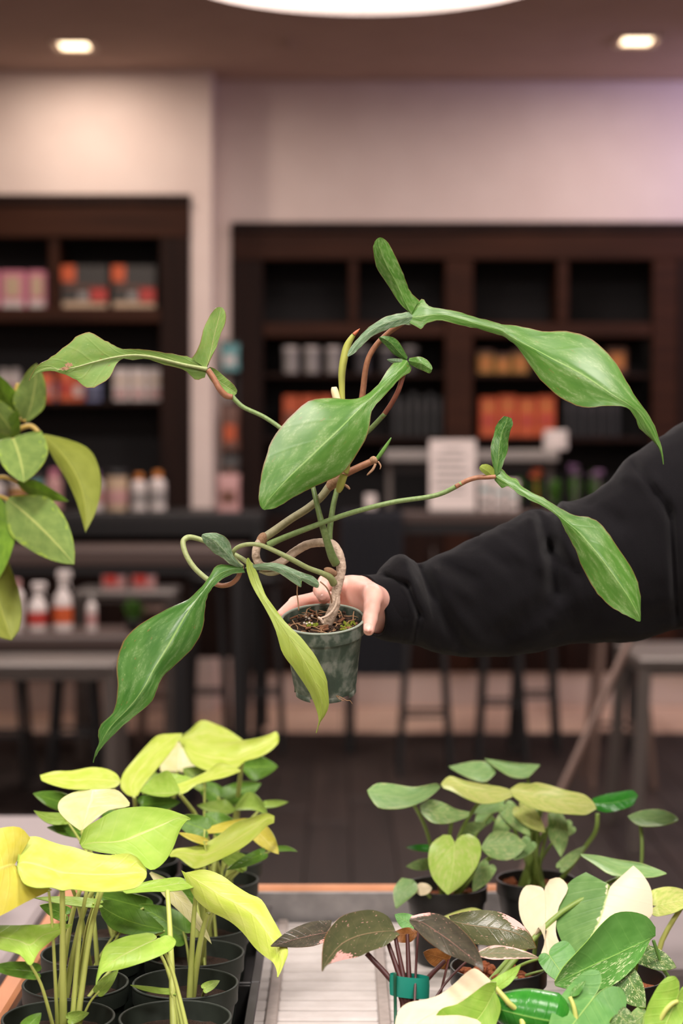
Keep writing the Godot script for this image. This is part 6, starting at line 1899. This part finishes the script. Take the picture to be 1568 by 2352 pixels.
	stem(t11, "stalk", [[478, 2098, 2.11, 6], [470, 2050, 2.11, 5], [448, 2012, 2.105, 4.5]], M.lime_stem, 4, 8)
	# extra stalks that show between the leaves
	for q in [[0, 236, 2040, 2.0, 8], [0, 200, 2040, 2.0, 7], [1, 215, 2040, 2.08, 9], [1, 185, 2040, 2.08, 8], [2, 165, 2038, 2.15, 7], [10, 384, 2046, 2.062, 9], [10, 356, 2170, 2.02, 6], [11, 452, 2036, 2.12, 8], [12, 470, 2048, 2.2, 9], [12, 505, 2058, 2.2, 8], [13, 462, 1975, 2.38, 9], [13, 500, 1945, 2.42, 8], [14, 535, 1920, 2.45, 8], [15, 500, 1848, 2.63, 7]]:
		stalk(T[q[0]], 0.112, Vector2(g.randf_range(-0.022, 0.022), g.randf_range(-0.015, 0.015)), [q[1], q[2], q[3]], q[4], q[4] * 0.6, M.lime_stem)


func soil_px(t: Node3D, off: float, r: float) -> Array:
	var s := pix(t.position + Vector3(off, 0.112 * 0.82 - 0.004, 0.0))
	return [s.x, s.y, s.z, r]

func build_right_plants() -> void:
	var hp := 0.112
	var V := {}
	V.a = potted("variegated_plant", "variegated plant with a lime heart shaped leaf at the back of the bench", "variegated plants on the bench", 0.155, -2.62, M.pot_black, M.bark, 0.06, hp, 0.7555, 22)
	V.b = potted("variegated_plant", "tall variegated plant with yellow cream flat leaves in a black pot, back right", "variegated plants on the bench", 0.292, -2.66, M.pot_black, M.bark, 0.06, hp, 0.7555, 22)
	V.c = potted("variegated_plant", "plant with ivory and half white leaves in a black pot, middle right", "variegated plants on the bench", 0.195, -2.20, M.pot_black, M.bark, 0.06, hp, 0.7555, 20)
	V.d = potted("variegated_plant", "plant with speckled bright green leaf in a black pot, right front", "variegated plants on the bench", 0.335, -2.16, M.pot_black, M.bark, 0.06, hp, 0.7555, 18)
	V.e = potted("variegated_plant", "plant with a curling half white leaf in a black pot, lower edge", "variegated plants on the bench", 0.19, -1.80, M.pot_black, M.bark, 0.06, hp, 0.7555, 14)
	V.f = potted("variegated_plant", "plant with plain green leaves in a black pot, lower right corner", "variegated plants on the bench", 0.325, -1.84, M.pot_black, M.bark, 0.06, hp, 0.7555, 8)
	V.p = potted("dark_plant", "dark olive plant splashed with pink, tied with green tape, in a black pot", "", 0.07, -1.86, M.pot_black, M.bark, 0.056, hp, 0.7555, 18)
	# [pot, material, base, tip, left width, right width, options, stalk radius, bow, stalk material]
	var L := [
		["b", "var_lime", [1196, 1856, 2.64], [1252, 1912, 2.60], 22, 24, {"vt": 0.4}, 5, 0],
		["b", "var_blotch", [1165, 1856, 2.66], [1218, 1920, 2.62], 20, 22, {"vt": 0.4}, 5, 0],
		["a", "var_green", [1150, 1848, 2.68], [1080, 1868, 2.62], 14, 18, {"vt": 0.9}, 5, 0],
		["b", "var_blotch", [1180, 1862, 2.68], [1130, 1925, 2.62], 24, 24, {"vt": 0.4}, 5, 0],
		["b", "var_blotch", [1290, 1990, 2.55], [1345, 1942, 2.58], 14, 14, {"vt": 0.6}, 0, 0],
		["a", "var_cream", [952, 2042, 2.51], [992, 2040, 2.50], 14, 16, {"vt": 0.5, "lobe": 0.0, "pw": 2.4}, 0, 0],
		["a", "var_blotch", [985, 1984, 2.58], [932, 1990, 2.55], 14, 14, {"vt": 0.6, "lobe": 0.2}, 4, 0],
		["a", "var_gloss", [985, 1950, 2.60], [932, 1946, 2.58], 7, 10, {"vt": 0.9}, 4, 0],
		["a", "var_blotch", [1120, 1990, 2.56], [1085, 2048, 2.52], 22, 20, {"vt": 0.3}, 4, 0],
		# ivory leaf and the half white leaf
		["b", "var_green", [1120, 1872, 2.70], [1090, 1900, 2.66], 18, 20, {"vt": 0.5}, 4, 0],
		["a", "var_blotch", [1070, 1905, 2.62], [1118, 1892, 2.6], 14, 16, {"vt": 0.8}, 4, 0],
		["b", "var_green", [1216, 1935, 2.60], [1180, 1975, 2.56], 20, 20, {"vt": 0.3}, 4, 0],
		["b", "var_green", [1250, 1845, 2.70], [1190, 1868, 2.66], 12, 20, {"vt": 0.8}, 4, 0],
		["b", "var_blotch", [1310, 1900, 2.66], [1262, 1930, 2.62], 16, 20, {"vt": 0.4}, 4, 0],
		["c", "var_green", [1330, 2216, 2.22], [1262, 2236, 2.16], 26, 22, {"vt": 0.6}, 4, 0],
		["d", "var_mint", [1410, 2230, 2.10], [1330, 2320, 2.02], 44, 40, {"vt": 0.4, "lobe": 0.2}, 5, 0],
		["f", "var_blotch", [1480, 2330, 1.98], [1440, 2360, 1.94], 24, 24, {"vt": 0.4}, 4, 0],
		["c", "var_mint", [1262, 2196, 2.2], [1308, 2262, 2.14], 56, 30, {"vt": 0.6, "lobe": 0.2}, 5, 0],
		["c", "var_cream", [1278, 2212, 2.19], [1330, 2190, 2.19], 12, 12, {"vt": 0.6, "lobe": 0.0}, 0, 0],
		["c", "var_lime", [1510, 2080, 2.3], [1600, 2060, 2.26], 40, 26, {"vt": 0.9, "lobe": 0.2}, 0, 0],
		# front right
		["d", "var_marble", [1470, 2190, 2.14], [1552, 2222, 2.1], 26, 24, {"vt": 0.8, "lobe": 0.2, "pw": 1.8}, 5, 0],
		["d", "var_marble", [1440, 2240, 2.05], [1482, 2314, 2.0], 24, 50, {"vt": 0.5, "lobe": 0.1}, 5, 0],
		["e", "var_mint", [1362, 2292, 1.95], [1262, 2420, 1.88], 82, 62, {"vt": 0.4, "lobe": 0.35, "pw": 1.5}, 7, 0],
		["f", "var_marble", [1420, 2330, 1.92], [1466, 2372, 1.9], 24, 30, {"vt": 0.5, "lobe": 0.1}, 5, 0],
		["f", "var_under", [1552, 2300, 1.90], [1500, 2420, 1.88], 34, 56, {"vt": 0.1, "lobe": 0.4, "pw": 1.6}, 6, 0],
		["f", "var_under", [1560, 2300, 1.90], [1640, 2330, 1.90], 40, 30, {"vt": 0.2, "lobe": 0.1}, 0, 0],
		["e", "var_under", [1137, 2266, 1.92], [1196, 2216, 1.93], 18, 14, {"vt": 0.4, "lobe": 0.05, "bow": -4}, 0, 0],
		["e", "var_speck", [1310, 2288, 1.93], [1345, 2252, 1.94], 10, 12, {"vt": 0.5, "lobe": 0.0}, 0, 0],
		# dark plant
		["p", "prin_pink", [1090, 2192, 2.010], [1238, 2200, 1.970], 20, 16, {"vt": 0.9, "lobe": 0.0, "bow": 6}, 4, 0],
		["p", "prin_copper", [960, 2142, 2.010], [893, 2152, 2.010], 20, 16, {"vt": 0.3, "lobe": 0.0, "pw": 2.0}, 4, 0],
		["p", "prin_copper", [1030, 2205, 2.030], [972, 2188, 2.010], 24, 20, {"vt": 0.3, "lobe": 0.05, "pw": 2.0}, 4, 8],
		["p", "var_mint", [946, 2124, 2.150], [906, 2100, 2.150], 20, 20, {"vt": 0.4, "lobe": 0.2}, 0, 0],
		["c", "var_lime", [1120, 2100, 2.42], [1010, 2110, 2.38], 14, 20, {"vt": 0.9, "lobe": 0.0}, 0, 0]]
	var g := RandomNumberGenerator.new()
	g.seed = 9
	for a in L:
		var t: Node3D = V[a[0]]
		var o: Dictionary = a[6]
		o["sub"] = 2
		o["wave"] = 0.0025
		var dark: bool = a[0] == "p"
		leaf(t, "leaf", blade(a[2], a[3], a[4], a[5], o), M[a[1]], M.prin_copper if dark and a[1] != "var_mint" else M.var_under, o)
		if a[7] > 0:
			stalk(t, hp, Vector2(g.randf_range(-0.018, 0.018), g.randf_range(-0.018, 0.018)), a[2], a[7], a[7] * 0.7, M.maroon_stem if dark else M.var_stem, a[8])
	# traced blades: [pot, material, rows, depth at start, depth at end, tilt, stalk end, stalk radius, fold, cup]
	var K := [
		["a", "var_heart", [[1076, 1915, 1060, 1918, 1034, 1918, 1018, 1917], [1098, 1928, 1046, 1932, 1043, 1934, 992, 1936], [1105, 1955, 1043, 1955, 1043, 1955, 983, 1965], [1098, 1982, 1041, 1982, 1041, 1982, 985, 1992], [1084, 2006, 1038, 2006, 1038, 2006, 993, 2016], [1060, 2034, 1033, 2030, 1033, 2030, 1008, 2036], [1030, 2055, 1028, 2055, 1028, 2055, 1026, 2054]], 2.53, 2.46, 0.2, [1043, 1936, 2.53], 6, 0.1, 0.15],
		["a", "var_green", [[843, 1815, 845, 1820, 848, 1828], [865, 1799, 868, 1826, 868, 1854], [900, 1800, 905, 1830, 905, 1858], [946, 1807, 945, 1832, 940, 1853], [980, 1803, 980, 1822, 975, 1838], [1002, 1799, 1000, 1812, 998, 1822], [1011, 1806, 1011, 1808, 1010, 1810]], 2.52, 2.56, 1.2, [950, 1848, 2.53], 6, 0.0, -0.3],
		["a", "var_lime", [[1012, 1800, 1014, 1804, 1018, 1810], [1032, 1782, 1036, 1800, 1040, 1818], [1065, 1792, 1068, 1812, 1066, 1832], [1105, 1800, 1108, 1824, 1100, 1845], [1145, 1806, 1146, 1826, 1140, 1844], [1172, 1814, 1174, 1824, 1172, 1832], [1182, 1824, 1182, 1825, 1182, 1826]], 2.58, 2.62, 1.2, [1100, 1842, 2.6], 6, 0.0, -0.3],
		["b", "var_lime", [[1171, 1812, 1173, 1818, 1177, 1828], [1192, 1799, 1198, 1824, 1200, 1845], [1216, 1800, 1226, 1832, 1230, 1858], [1234, 1797, 1248, 1836, 1255, 1864], [1265, 1804, 1280, 1842, 1285, 1868], [1300, 1815, 1312, 1846, 1318, 1871], [1340, 1824, 1345, 1850, 1345, 1871], [1362, 1842, 1363, 1852, 1362, 1862], [1369, 1856, 1369, 1857, 1369, 1858]], 2.60, 2.56, 1.1, [1240, 1858, 2.62], 7, 0.0, -0.3],
		["b", "var_green", [[1030, 1760, 1032, 1762, 1036, 1766], [1060, 1753, 1065, 1768, 1065, 1782], [1090, 1748, 1096, 1772, 1096, 1794], [1122, 1751, 1122, 1774, 1118, 1794], [1138, 1768, 1138, 1772, 1136, 1778]], 2.72, 2.74, 1.0, [1110, 1792, 2.74], 5, 0.0, -0.3],
		["b", "var_green", [[1112, 1742, 1114, 1744, 1118, 1746], [1145, 1747, 1150, 1756, 1148, 1770], [1180, 1752, 1182, 1766, 1178, 1786], [1210, 1754, 1212, 1768, 1210, 1786], [1228, 1755, 1228, 1762, 1226, 1772], [1240, 1756, 1240, 1757, 1239, 1758]], 2.74, 2.76, 1.0, [1212, 1784, 2.75], 5, 0.0, -0.3],
		["b", "var_gloss", [[1360, 1834, 1362, 1845, 1362, 1858], [1390, 1824, 1392, 1845, 1390, 1866], [1425, 1818, 1426, 1840, 1425, 1860], [1452, 1815, 1454, 1832, 1452, 1850], [1464, 1826, 1464, 1828, 1463, 1832]], 2.60, 2.58, 0.8, [1372, 1866, 2.6], 0, 0.0, 0.4],
		["a", "var_blotch", [[964, 1848, 965, 1856, 968, 1868], [985, 1836, 990, 1862, 990, 1888], [1015, 1842, 1020, 1868, 1020, 1892], [1045, 1857, 1048, 1872, 1046, 1887], [1078, 1864, 1078, 1868, 1076, 1876]], 2.54, 2.58, 1.1, [1036, 1888, 2.56], 7, 0.0, -0.3],
		["c", "var_green", [[1441, 1874, 1443, 1878, 1448, 1884], [1470, 1862, 1472, 1880, 1470, 1897], [1512, 1858, 1514, 1878, 1514, 1897], [1545, 1870, 1546, 1880, 1544, 1890], [1557, 1880, 1557, 1882, 1556, 1884]], 2.55, 2.52, 1.3, [1470, 1896, 2.55], 0, 0.0, -0.3],
		["a", "var_blotch", [[1104, 1946, 1105, 1948, 1108, 1952], [1125, 1915, 1128, 1942, 1125, 1968], [1155, 1908, 1158, 1940, 1155, 1976], [1185, 1918, 1186, 1942, 1182, 1970], [1208, 1940, 1208, 1942, 1207, 1945]], 2.56, 2.56, 0.6, [1143, 1960, 2.56], 7, 0.0, -0.1],
		["b", "var_blotch", [[1290, 1866, 1274, 1866, 1258, 1868], [1302, 1890, 1280, 1892, 1258, 1895], [1305, 1920, 1285, 1920, 1260, 1922], [1300, 1945, 1288, 1944, 1275, 1948], [1289, 1968, 1288, 1968, 1287, 1968]], 2.62, 2.58, 0.1, [1274, 1868, 2.62], 5, 0.2, 0.1],
		["c", "var_green", [[1332, 1961, 1333, 1963, 1335, 1966], [1370, 1964, 1372, 1975, 1366, 1986], [1420, 1974, 1420, 1990, 1405, 2010], [1470, 1982, 1470, 1998, 1465, 2015], [1505, 1994, 1505, 2005, 1500, 2015], [1530, 2005, 1530, 2006, 1530, 2007]], 2.40, 2.38, 1.2, [1430, 2012, 2.4], 6, 0.0, -0.3],
		["a", "var_green", [[958, 2030, 948, 2020, 922, 2016], [958, 2046, 934, 2044, 905, 2038], [940, 2064, 922, 2062, 903, 2060], [912, 2086, 910, 2086, 908, 2084]], 2.52, 2.46, 0.3, [955, 2034, 2.52], 5, 0.1, 0.1],
		["c", "var_half", [[1454, 1988, 1420, 2018, 1396, 2030, 1345, 2003], [1475, 2008, 1400, 2038, 1396, 2040, 1312, 2022], [1494, 2040, 1392, 2062, 1392, 2062, 1288, 2052], [1498, 2075, 1384, 2090, 1384, 2090, 1278, 2088], [1494, 2106, 1374, 2118, 1374, 2118, 1276, 2120], [1450, 2130, 1362, 2142, 1362, 2142, 1284, 2150], [1400, 2160, 1350, 2164, 1350, 2164, 1298, 2176], [1345, 2186, 1335, 2184, 1335, 2184, 1312, 2192], [1326, 2200, 1325, 2200, 1325, 2200, 1324, 2200]], 2.29, 2.23, 0.35, [1398, 2036, 2.29], 8, 0.15, 0.1],
		["d", "var_speck", [[1492, 2158, 1505, 2150, 1505, 2130], [1484, 2178, 1478, 2163, 1485, 2105], [1466, 2210, 1445, 2178, 1450, 2094], [1440, 2238, 1412, 2194, 1412, 2098], [1412, 2260, 1380, 2208, 1380, 2124], [1380, 2272, 1350, 2222, 1348, 2162], [1345, 2276, 1322, 2236, 1318, 2194], [1305, 2272, 1298, 2248, 1293, 2222], [1276, 2264, 1274, 2260, 1274, 2254]], 2.10, 2.00, 0.5, [1505, 2150, 2.1], 0, 0.1, -0.25],
		["p", "prin", [[918, 2146, 908, 2138, 904, 2128], [885, 2172, 872, 2140, 890, 2104], [850, 2185, 836, 2146, 856, 2090], [822, 2198, 806, 2156, 815, 2094], [790, 2204, 780, 2172, 780, 2108], [766, 2210, 760, 2195, 754, 2138], [750, 2218, 748, 2212, 742, 2172], [741, 2230, 740, 2230, 739, 2229]], 1.98, 1.90, 0.6, [908, 2138, 1.98], 0, 0.15, -0.1],
		["p", "prin_dark", [[755, 2160, 758, 2140, 762, 2113], [720, 2172, 718, 2148, 715, 2117], [680, 2176, 675, 2158, 668, 2135], [645, 2175, 643, 2168, 638, 2156], [624, 2174, 623, 2173, 622, 2172]], 2.06, 2.00, 0.8, [800, 2150, 2.05], 0, 0.15, -0.1],
		["p", "prin_dark", [[945, 2104, 940, 2112, 940, 2118], [985, 2096, 968, 2118, 960, 2140], [1020, 2104, 1000, 2138, 985, 2164], [1052, 2128, 1034, 2162, 1020, 2188], [1080, 2156, 1064, 2186, 1052, 2202], [1098, 2184, 1088, 2205, 1080, 2214], [1108, 2212, 1102, 2218, 1096, 2220], [1109, 2231, 1108, 2231, 1107, 2230]], 1.98, 1.90, 0.6, [940, 2114, 1.98], 0, 0.15, -0.15],
		["p", "prin", [[1030, 2104, 1035, 2115, 1045, 2130], [1080, 2092, 1080, 2125, 1080, 2165], [1135, 2092, 1135, 2132, 1130, 2172], [1180, 2110, 1180, 2142, 1175, 2178], [1212, 2138, 1210, 2158, 1208, 2180], [1231, 2176, 1230, 2177, 1229, 2178]], 2.10, 2.06, 0.6, [1035, 2115, 2.1], 0, 0.1, -0.1]]
	for a in K:
		var t: Node3D = V[a[0]]
		leaf(t, "leaf", deep(a[2], a[3], a[4]), M[a[1]], M.prin_copper if a[0] == "p" else M.var_under, {"vt": a[5], "fold": a[8], "cup": a[9], "wave": 0.006, "wf": 5.5})
		if a[7] > 0:
			stalk(t, hp, Vector2(g.randf_range(-0.018, 0.018), g.randf_range(-0.018, 0.018)), a[6], a[7], a[7] * 0.7, M.var_stem)
	# ivory leaf of two lobes
	leaf(V.c, "leaf", [[1240, 2036, 1246, 2040, 1252, 2036, 1262, 2020, 2.30], [1208, 2034, 1250, 2048, 1250, 2048, 1285, 2016, 2.29], [1192, 2062, 1252, 2070, 1252, 2070, 1304, 2040, 2.28], [1193, 2100, 1252, 2100, 1252, 2100, 1284, 2080, 2.27], [1205, 2130, 1252, 2130, 1252, 2130, 1278, 2110, 2.26], [1222, 2156, 1250, 2128, 1254, 2140, 1276, 2140, 2.25], [1236, 2130, 1252, 2122, 1252, 2150, 1284, 2165, 2.245], [1250, 2160, 1252, 2156, 1252, 2160, 1296, 2180, 2.24], [1242, 2190, 1256, 2186, 1256, 2186, 1308, 2192, 2.235], [1240, 2206, 1262, 2206, 1262, 2206, 1312, 2196, 2.23], [1262, 2212, 1276, 2210, 1276, 2210, 1290, 2204, 2.23]], M.var_cream, M.var_cream, {"vt": 0.2, "fold": 0.15, "wave": 0.002, "label": "ivory leaf with a deep split"})
	stem(V.c, "stalk", [soil_px(V.c, 0.01, 6), [1214, 2290, 2.31, 6], [1228, 2180, 2.30, 5], [1248, 2050, 2.30, 4]], M.var_stem, 4, 8)
	# curling half white leaf at the lower edge
	leaf(V.e, "leaf", [[1112, 2238, 1138, 2262, 1142, 2280, 1.94], [1090, 2224, 1122, 2262, 1140, 2300, 1.94], [1068, 2236, 1098, 2272, 1128, 2322, 1.935], [1040, 2262, 1072, 2290, 1110, 2345, 1.93], [1010, 2284, 1048, 2306, 1085, 2368, 1.925], [975, 2296, 1020, 2316, 1060, 2390, 1.92], [940, 2302, 990, 2330, 1030, 2410, 1.915], [918, 2318, 960, 2350, 1000, 2420, 1.91], [908, 2346, 940, 2380, 970, 2425, 1.908], [905, 2390, 925, 2410, 945, 2430, 1.906]], M.var_cream, M.var_cream, {"vt": 0.9, "fold": 0.1, "wave": 0.003, "label": "white half of a curling leaf"})
	leaf(V.e, "leaf", [[1140, 2256, 1140, 2266, 1134, 2272, 1.915], [1118, 2258, 1128, 2290, 1150, 2310, 1.912], [1085, 2282, 1108, 2325, 1140, 2350, 1.908], [1050, 2306, 1082, 2355, 1120, 2390, 1.904], [1020, 2314, 1050, 2375, 1090, 2420, 1.90], [1002, 2330, 1022, 2395, 1050, 2440, 1.898], [985, 2375, 995, 2415, 1010, 2450, 1.896]], M.var_under, M.var_half, {"vt": 0.2, "fold": -0.1, "wave": 0.002, "label": "green half of a curling leaf"})
	stem(V.e, "stalk", [soil_px(V.e, -0.01, 7), [1200, 2352, 1.905, 7], [1168, 2304, 1.91, 6.5], [1146, 2278, 1.915, 6], [1136, 2266, 1.918, 5]], M.var_stem_pale, 4, 8)
	# rolled glossy leaf
	var rr := []
	for i in 17:
		var v := i / 16.0
		var row := PackedVector3Array()
		var rad := (0.004 + 0.024 * sin(minf(v * 1.5, 1.0) * PI / 2)) * (1.0 if v < 0.9 else 1.0 - (v - 0.9) * 4.0)
		var c := at(lerpf(1104, 1310, v), lerpf(2302, 2346, pow(v, 0.8)), 1.93)
		for k in 21:
			var a := -0.4 + k / 20.0 * 3.6
			row.append(c + Vector3(0, cos(a) * rad, sin(a) * rad))
		rr.append(row)
	var rm := MB.new()
	rm.shift = (V.e as Node3D).position
	rm.grid(rr)
	var r3 := []
	for row in rr:
		var q := PackedVector3Array()
		for p in row:
			q.append(p + Vector3(0, -0.0008, -0.0006))
		r3.append(q)
	rm.grid(r3)
	put(V.e, "leaf", rm.done(M.var_gloss), "glossy dark green leaf rolled into a tube")
	stem(V.e, "stalk", [soil_px(V.e, 0.02, 6), [1334, 2420, 1.90, 6], [1326, 2365, 1.91, 6], [1318, 2315, 1.915, 5.5], [1308, 2290, 1.92, 5]], M.var_stem_pale, 4, 8)
	stem(V.f, "stalk", [soil_px(V.f, 0.0, 6), [1500, 2400, 1.89, 6], [1520, 2335, 1.89, 6], [1540, 2308, 1.892, 6], [1556, 2300, 1.895, 5]], M.var_stem_pale, 4, 8)
	stem(V.d, "stalk", [soil_px(V.d, 0.02, 4.5), [1535, 2260, 2.12, 4.5], [1520, 2220, 2.11, 4.5], [1500, 2160, 2.10, 4]], M.spike_green, 4, 8)
	stem(V.d, "stalk", [soil_px(V.d, 0.0, 7), [1490, 2260, 2.28, 7], [1520, 2160, 2.29, 6.5], [1570, 2075, 2.28, 6]], M.var_stem_pale, 4, 8)
	stem(V.b, "stalk", [soil_px(V.b, 0.02, 5.5), [1340, 1950, 2.62, 5.5], [1368, 1908, 2.60, 5.5], [1372, 1868, 2.60, 5]], M.var_stem, 5, 8)
	stem(V.b, "stalk", [soil_px(V.b, 0.03, 4.5), [1450, 2030, 2.52, 4.5], [1470, 2000, 2.52, 4.5], [1474, 1940, 2.545, 4.5], [1470, 1896, 2.55, 4]], M.var_stem, 4, 8)
	for q in [[1222, 1900, 2.64, 9], [1240, 1890, 2.65, 8], [1262, 1900, 2.64, 8]]:
		stalk(V.b, hp, Vector2(g.randf_range(-0.015, 0.015) - 0.02, 0.0), [q[0], q[1], q[2]], q[3], q[3] * 0.7, M.var_stem)
	# stems of the dark plant, tape and stake
	var P: Node3D = V.p
	for q in [[905, 2140, 1.98, 4.5], [935, 2146, 1.98, 4.5], [842, 2190, 1.97, 6.5], [888, 2158, 1.98, 5], [1020, 2208, 1.99, 5]]:
		stem(P, "stalk", [soil_px(P, (q[0] - 930) * 0.0001, 8), [938 + (q[0] - 930) * 0.12, 2340, 1.945, 8], [938 + (q[0] - 930) * 0.3, 2270, 1.955, 7], [q[0], q[1], q[2], q[3]]], M.maroon_stem, 4, 8)
	stem(P, "stake", [soil_px(P, -0.012, 4), [908, 2340, 1.945, 4], [907, 2245, 1.945, 4], [907, 2236, 1.945, 3.5]], M.green_stake, 3, 8)
	var tm := MB.new()
	tm.shift = P.position
	var tr := []
	for i in 25:
		var a := TAU * i / 24
		var c := at(940, 2264, 1.955)
		var e := Vector3(cos(a) * 0.0215, 0, sin(a) * 0.009)
		tr.append(PackedVector3Array([c + e + Vector3(0, 0.0115 - 0.002 * cos(a), 0), c + e * 1.03, c + e + Vector3(0, -0.0115 - 0.002 * cos(a), 0)]))
	tm.grid(tr)
	put(P, "plant_tape", tm.done(M.teal_tape), "teal green plant tape tied round the stems")


func build_ficus() -> void:
	var base := Vector3(-0.63, 0.75, -2.78)
	var t := thing("rubber_plant", "yellow-green broad leaved rubber plant at the left edge on the side bench", "plant", base)
	nursery_pot(t, 0.085, 0.066, 0.15, 0.03, M.pot_black, M.pot_black, Basis(), base, false)
	var sm := MB.new()
	sm.lathe(Vector3(0, 0.128, 0), [[0.0, 0.004], [0.04, 0.002], [0.079, 0.0]], 28)
	put(t, "soil", sm.done(M.soil))
	var s := pix(base + Vector3(0, 0.125, 0))
	stem(t, "trunk", [[s.x, s.y, s.z, 11], [-110, 1600, 2.80, 10], [-70, 1300, 2.78, 9], [-20, 1080, 2.77, 8], [10, 980, 2.76, 8], [30, 920, 2.76, 7], [42, 880, 2.76, 5]], M.fic_stem, 5, 10)
	var L := [
		["fic", [60, 968, 2.76], [84, 836, 2.72], 46, 32, {"fold": -0.35, "lobe": 0.0, "pw": 1.6, "bow": -6}],
		["fic_deep", [40, 960, 2.76], [-20, 850, 2.7], 36, 30, {"fold": 0.3, "lobe": 0.0}],
		["fic", [36, 1000, 2.74], [-40, 900, 2.66], 34, 34, {"fold": 0.3, "lobe": 0.0}],
		["fic_deep", [14, 1040, 2.76], [40, 940, 2.7], 30, 24, {"fold": 0.2, "lobe": 0.0}],
		["fic_under", [96, 1000, 2.76], [196, 1222, 2.62], 60, 26, {"fold": 0.3, "cup": 0.3, "lobe": 0.0, "pw": 1.8, "bow": 34}],
		["fic", [30, 1008, 2.72], [55, 1108, 2.62], 70, 46, {"fold": -0.45, "lobe": 0.05, "pw": 1.7, "bow": 4}],
		["fic_deep", [40, 1108, 2.74], [158, 1152, 2.70], 20, 20, {"fold": 0.2, "lobe": 0.0}],
		["fic", [18, 1146, 2.70], [170, 1296, 2.56], 66, 62, {"fold": 0.2, "lobe": 0.0, "pw": 1.7, "bow": 6}],
		["fic_deep", [-10, 1140, 2.72], [-4, 1330, 2.6], 52, 56, {"fold": 0.2, "lobe": 0.0}],
		["fic_under", [-30, 1300, 2.70], [26, 1470, 2.62], 52, 60, {"fold": 0.25, "lobe": 0.05, "pw": 1.9, "sharp": 0.6}],
		["fic_under", [-60, 1250, 2.74], [-90, 1420, 2.7], 50, 50, {"fold": 0.2, "lobe": 0.0}]]
	for a in L:
		var o: Dictionary = a[5]
		o["wave"] = 0.003
		o["sub"] = 2
		o["th"] = 0.0012
		leaf(t, "leaf", blade(a[1], a[2], a[3], a[4], o), M[a[0]], M.fic_under if a[0] != "fic_under" else M.fic, o)
	for q in [[[36, 990, 2.765, 6], [70, 978, 2.762, 6], [96, 1002, 2.76, 5]], [[20, 960, 2.765, 5], [44, 962, 2.762, 5], [60, 966, 2.76, 4.5]], [[-10, 1060, 2.77, 5], [10, 1030, 2.75, 5], [30, 1010, 2.72, 4.5]], [[-40, 1160, 2.77, 6], [-10, 1140, 2.74, 6], [20, 1148, 2.70, 5]], [[-70, 1290, 2.78, 6], [-50, 1280, 2.74, 6], [-30, 1300, 2.70, 5]], [[-20, 1100, 2.77, 5], [10, 1096, 2.75, 5], [40, 1108, 2.74, 4]]]:
		stem(t, "petiole", q, M.fic_stem, 5, 8)
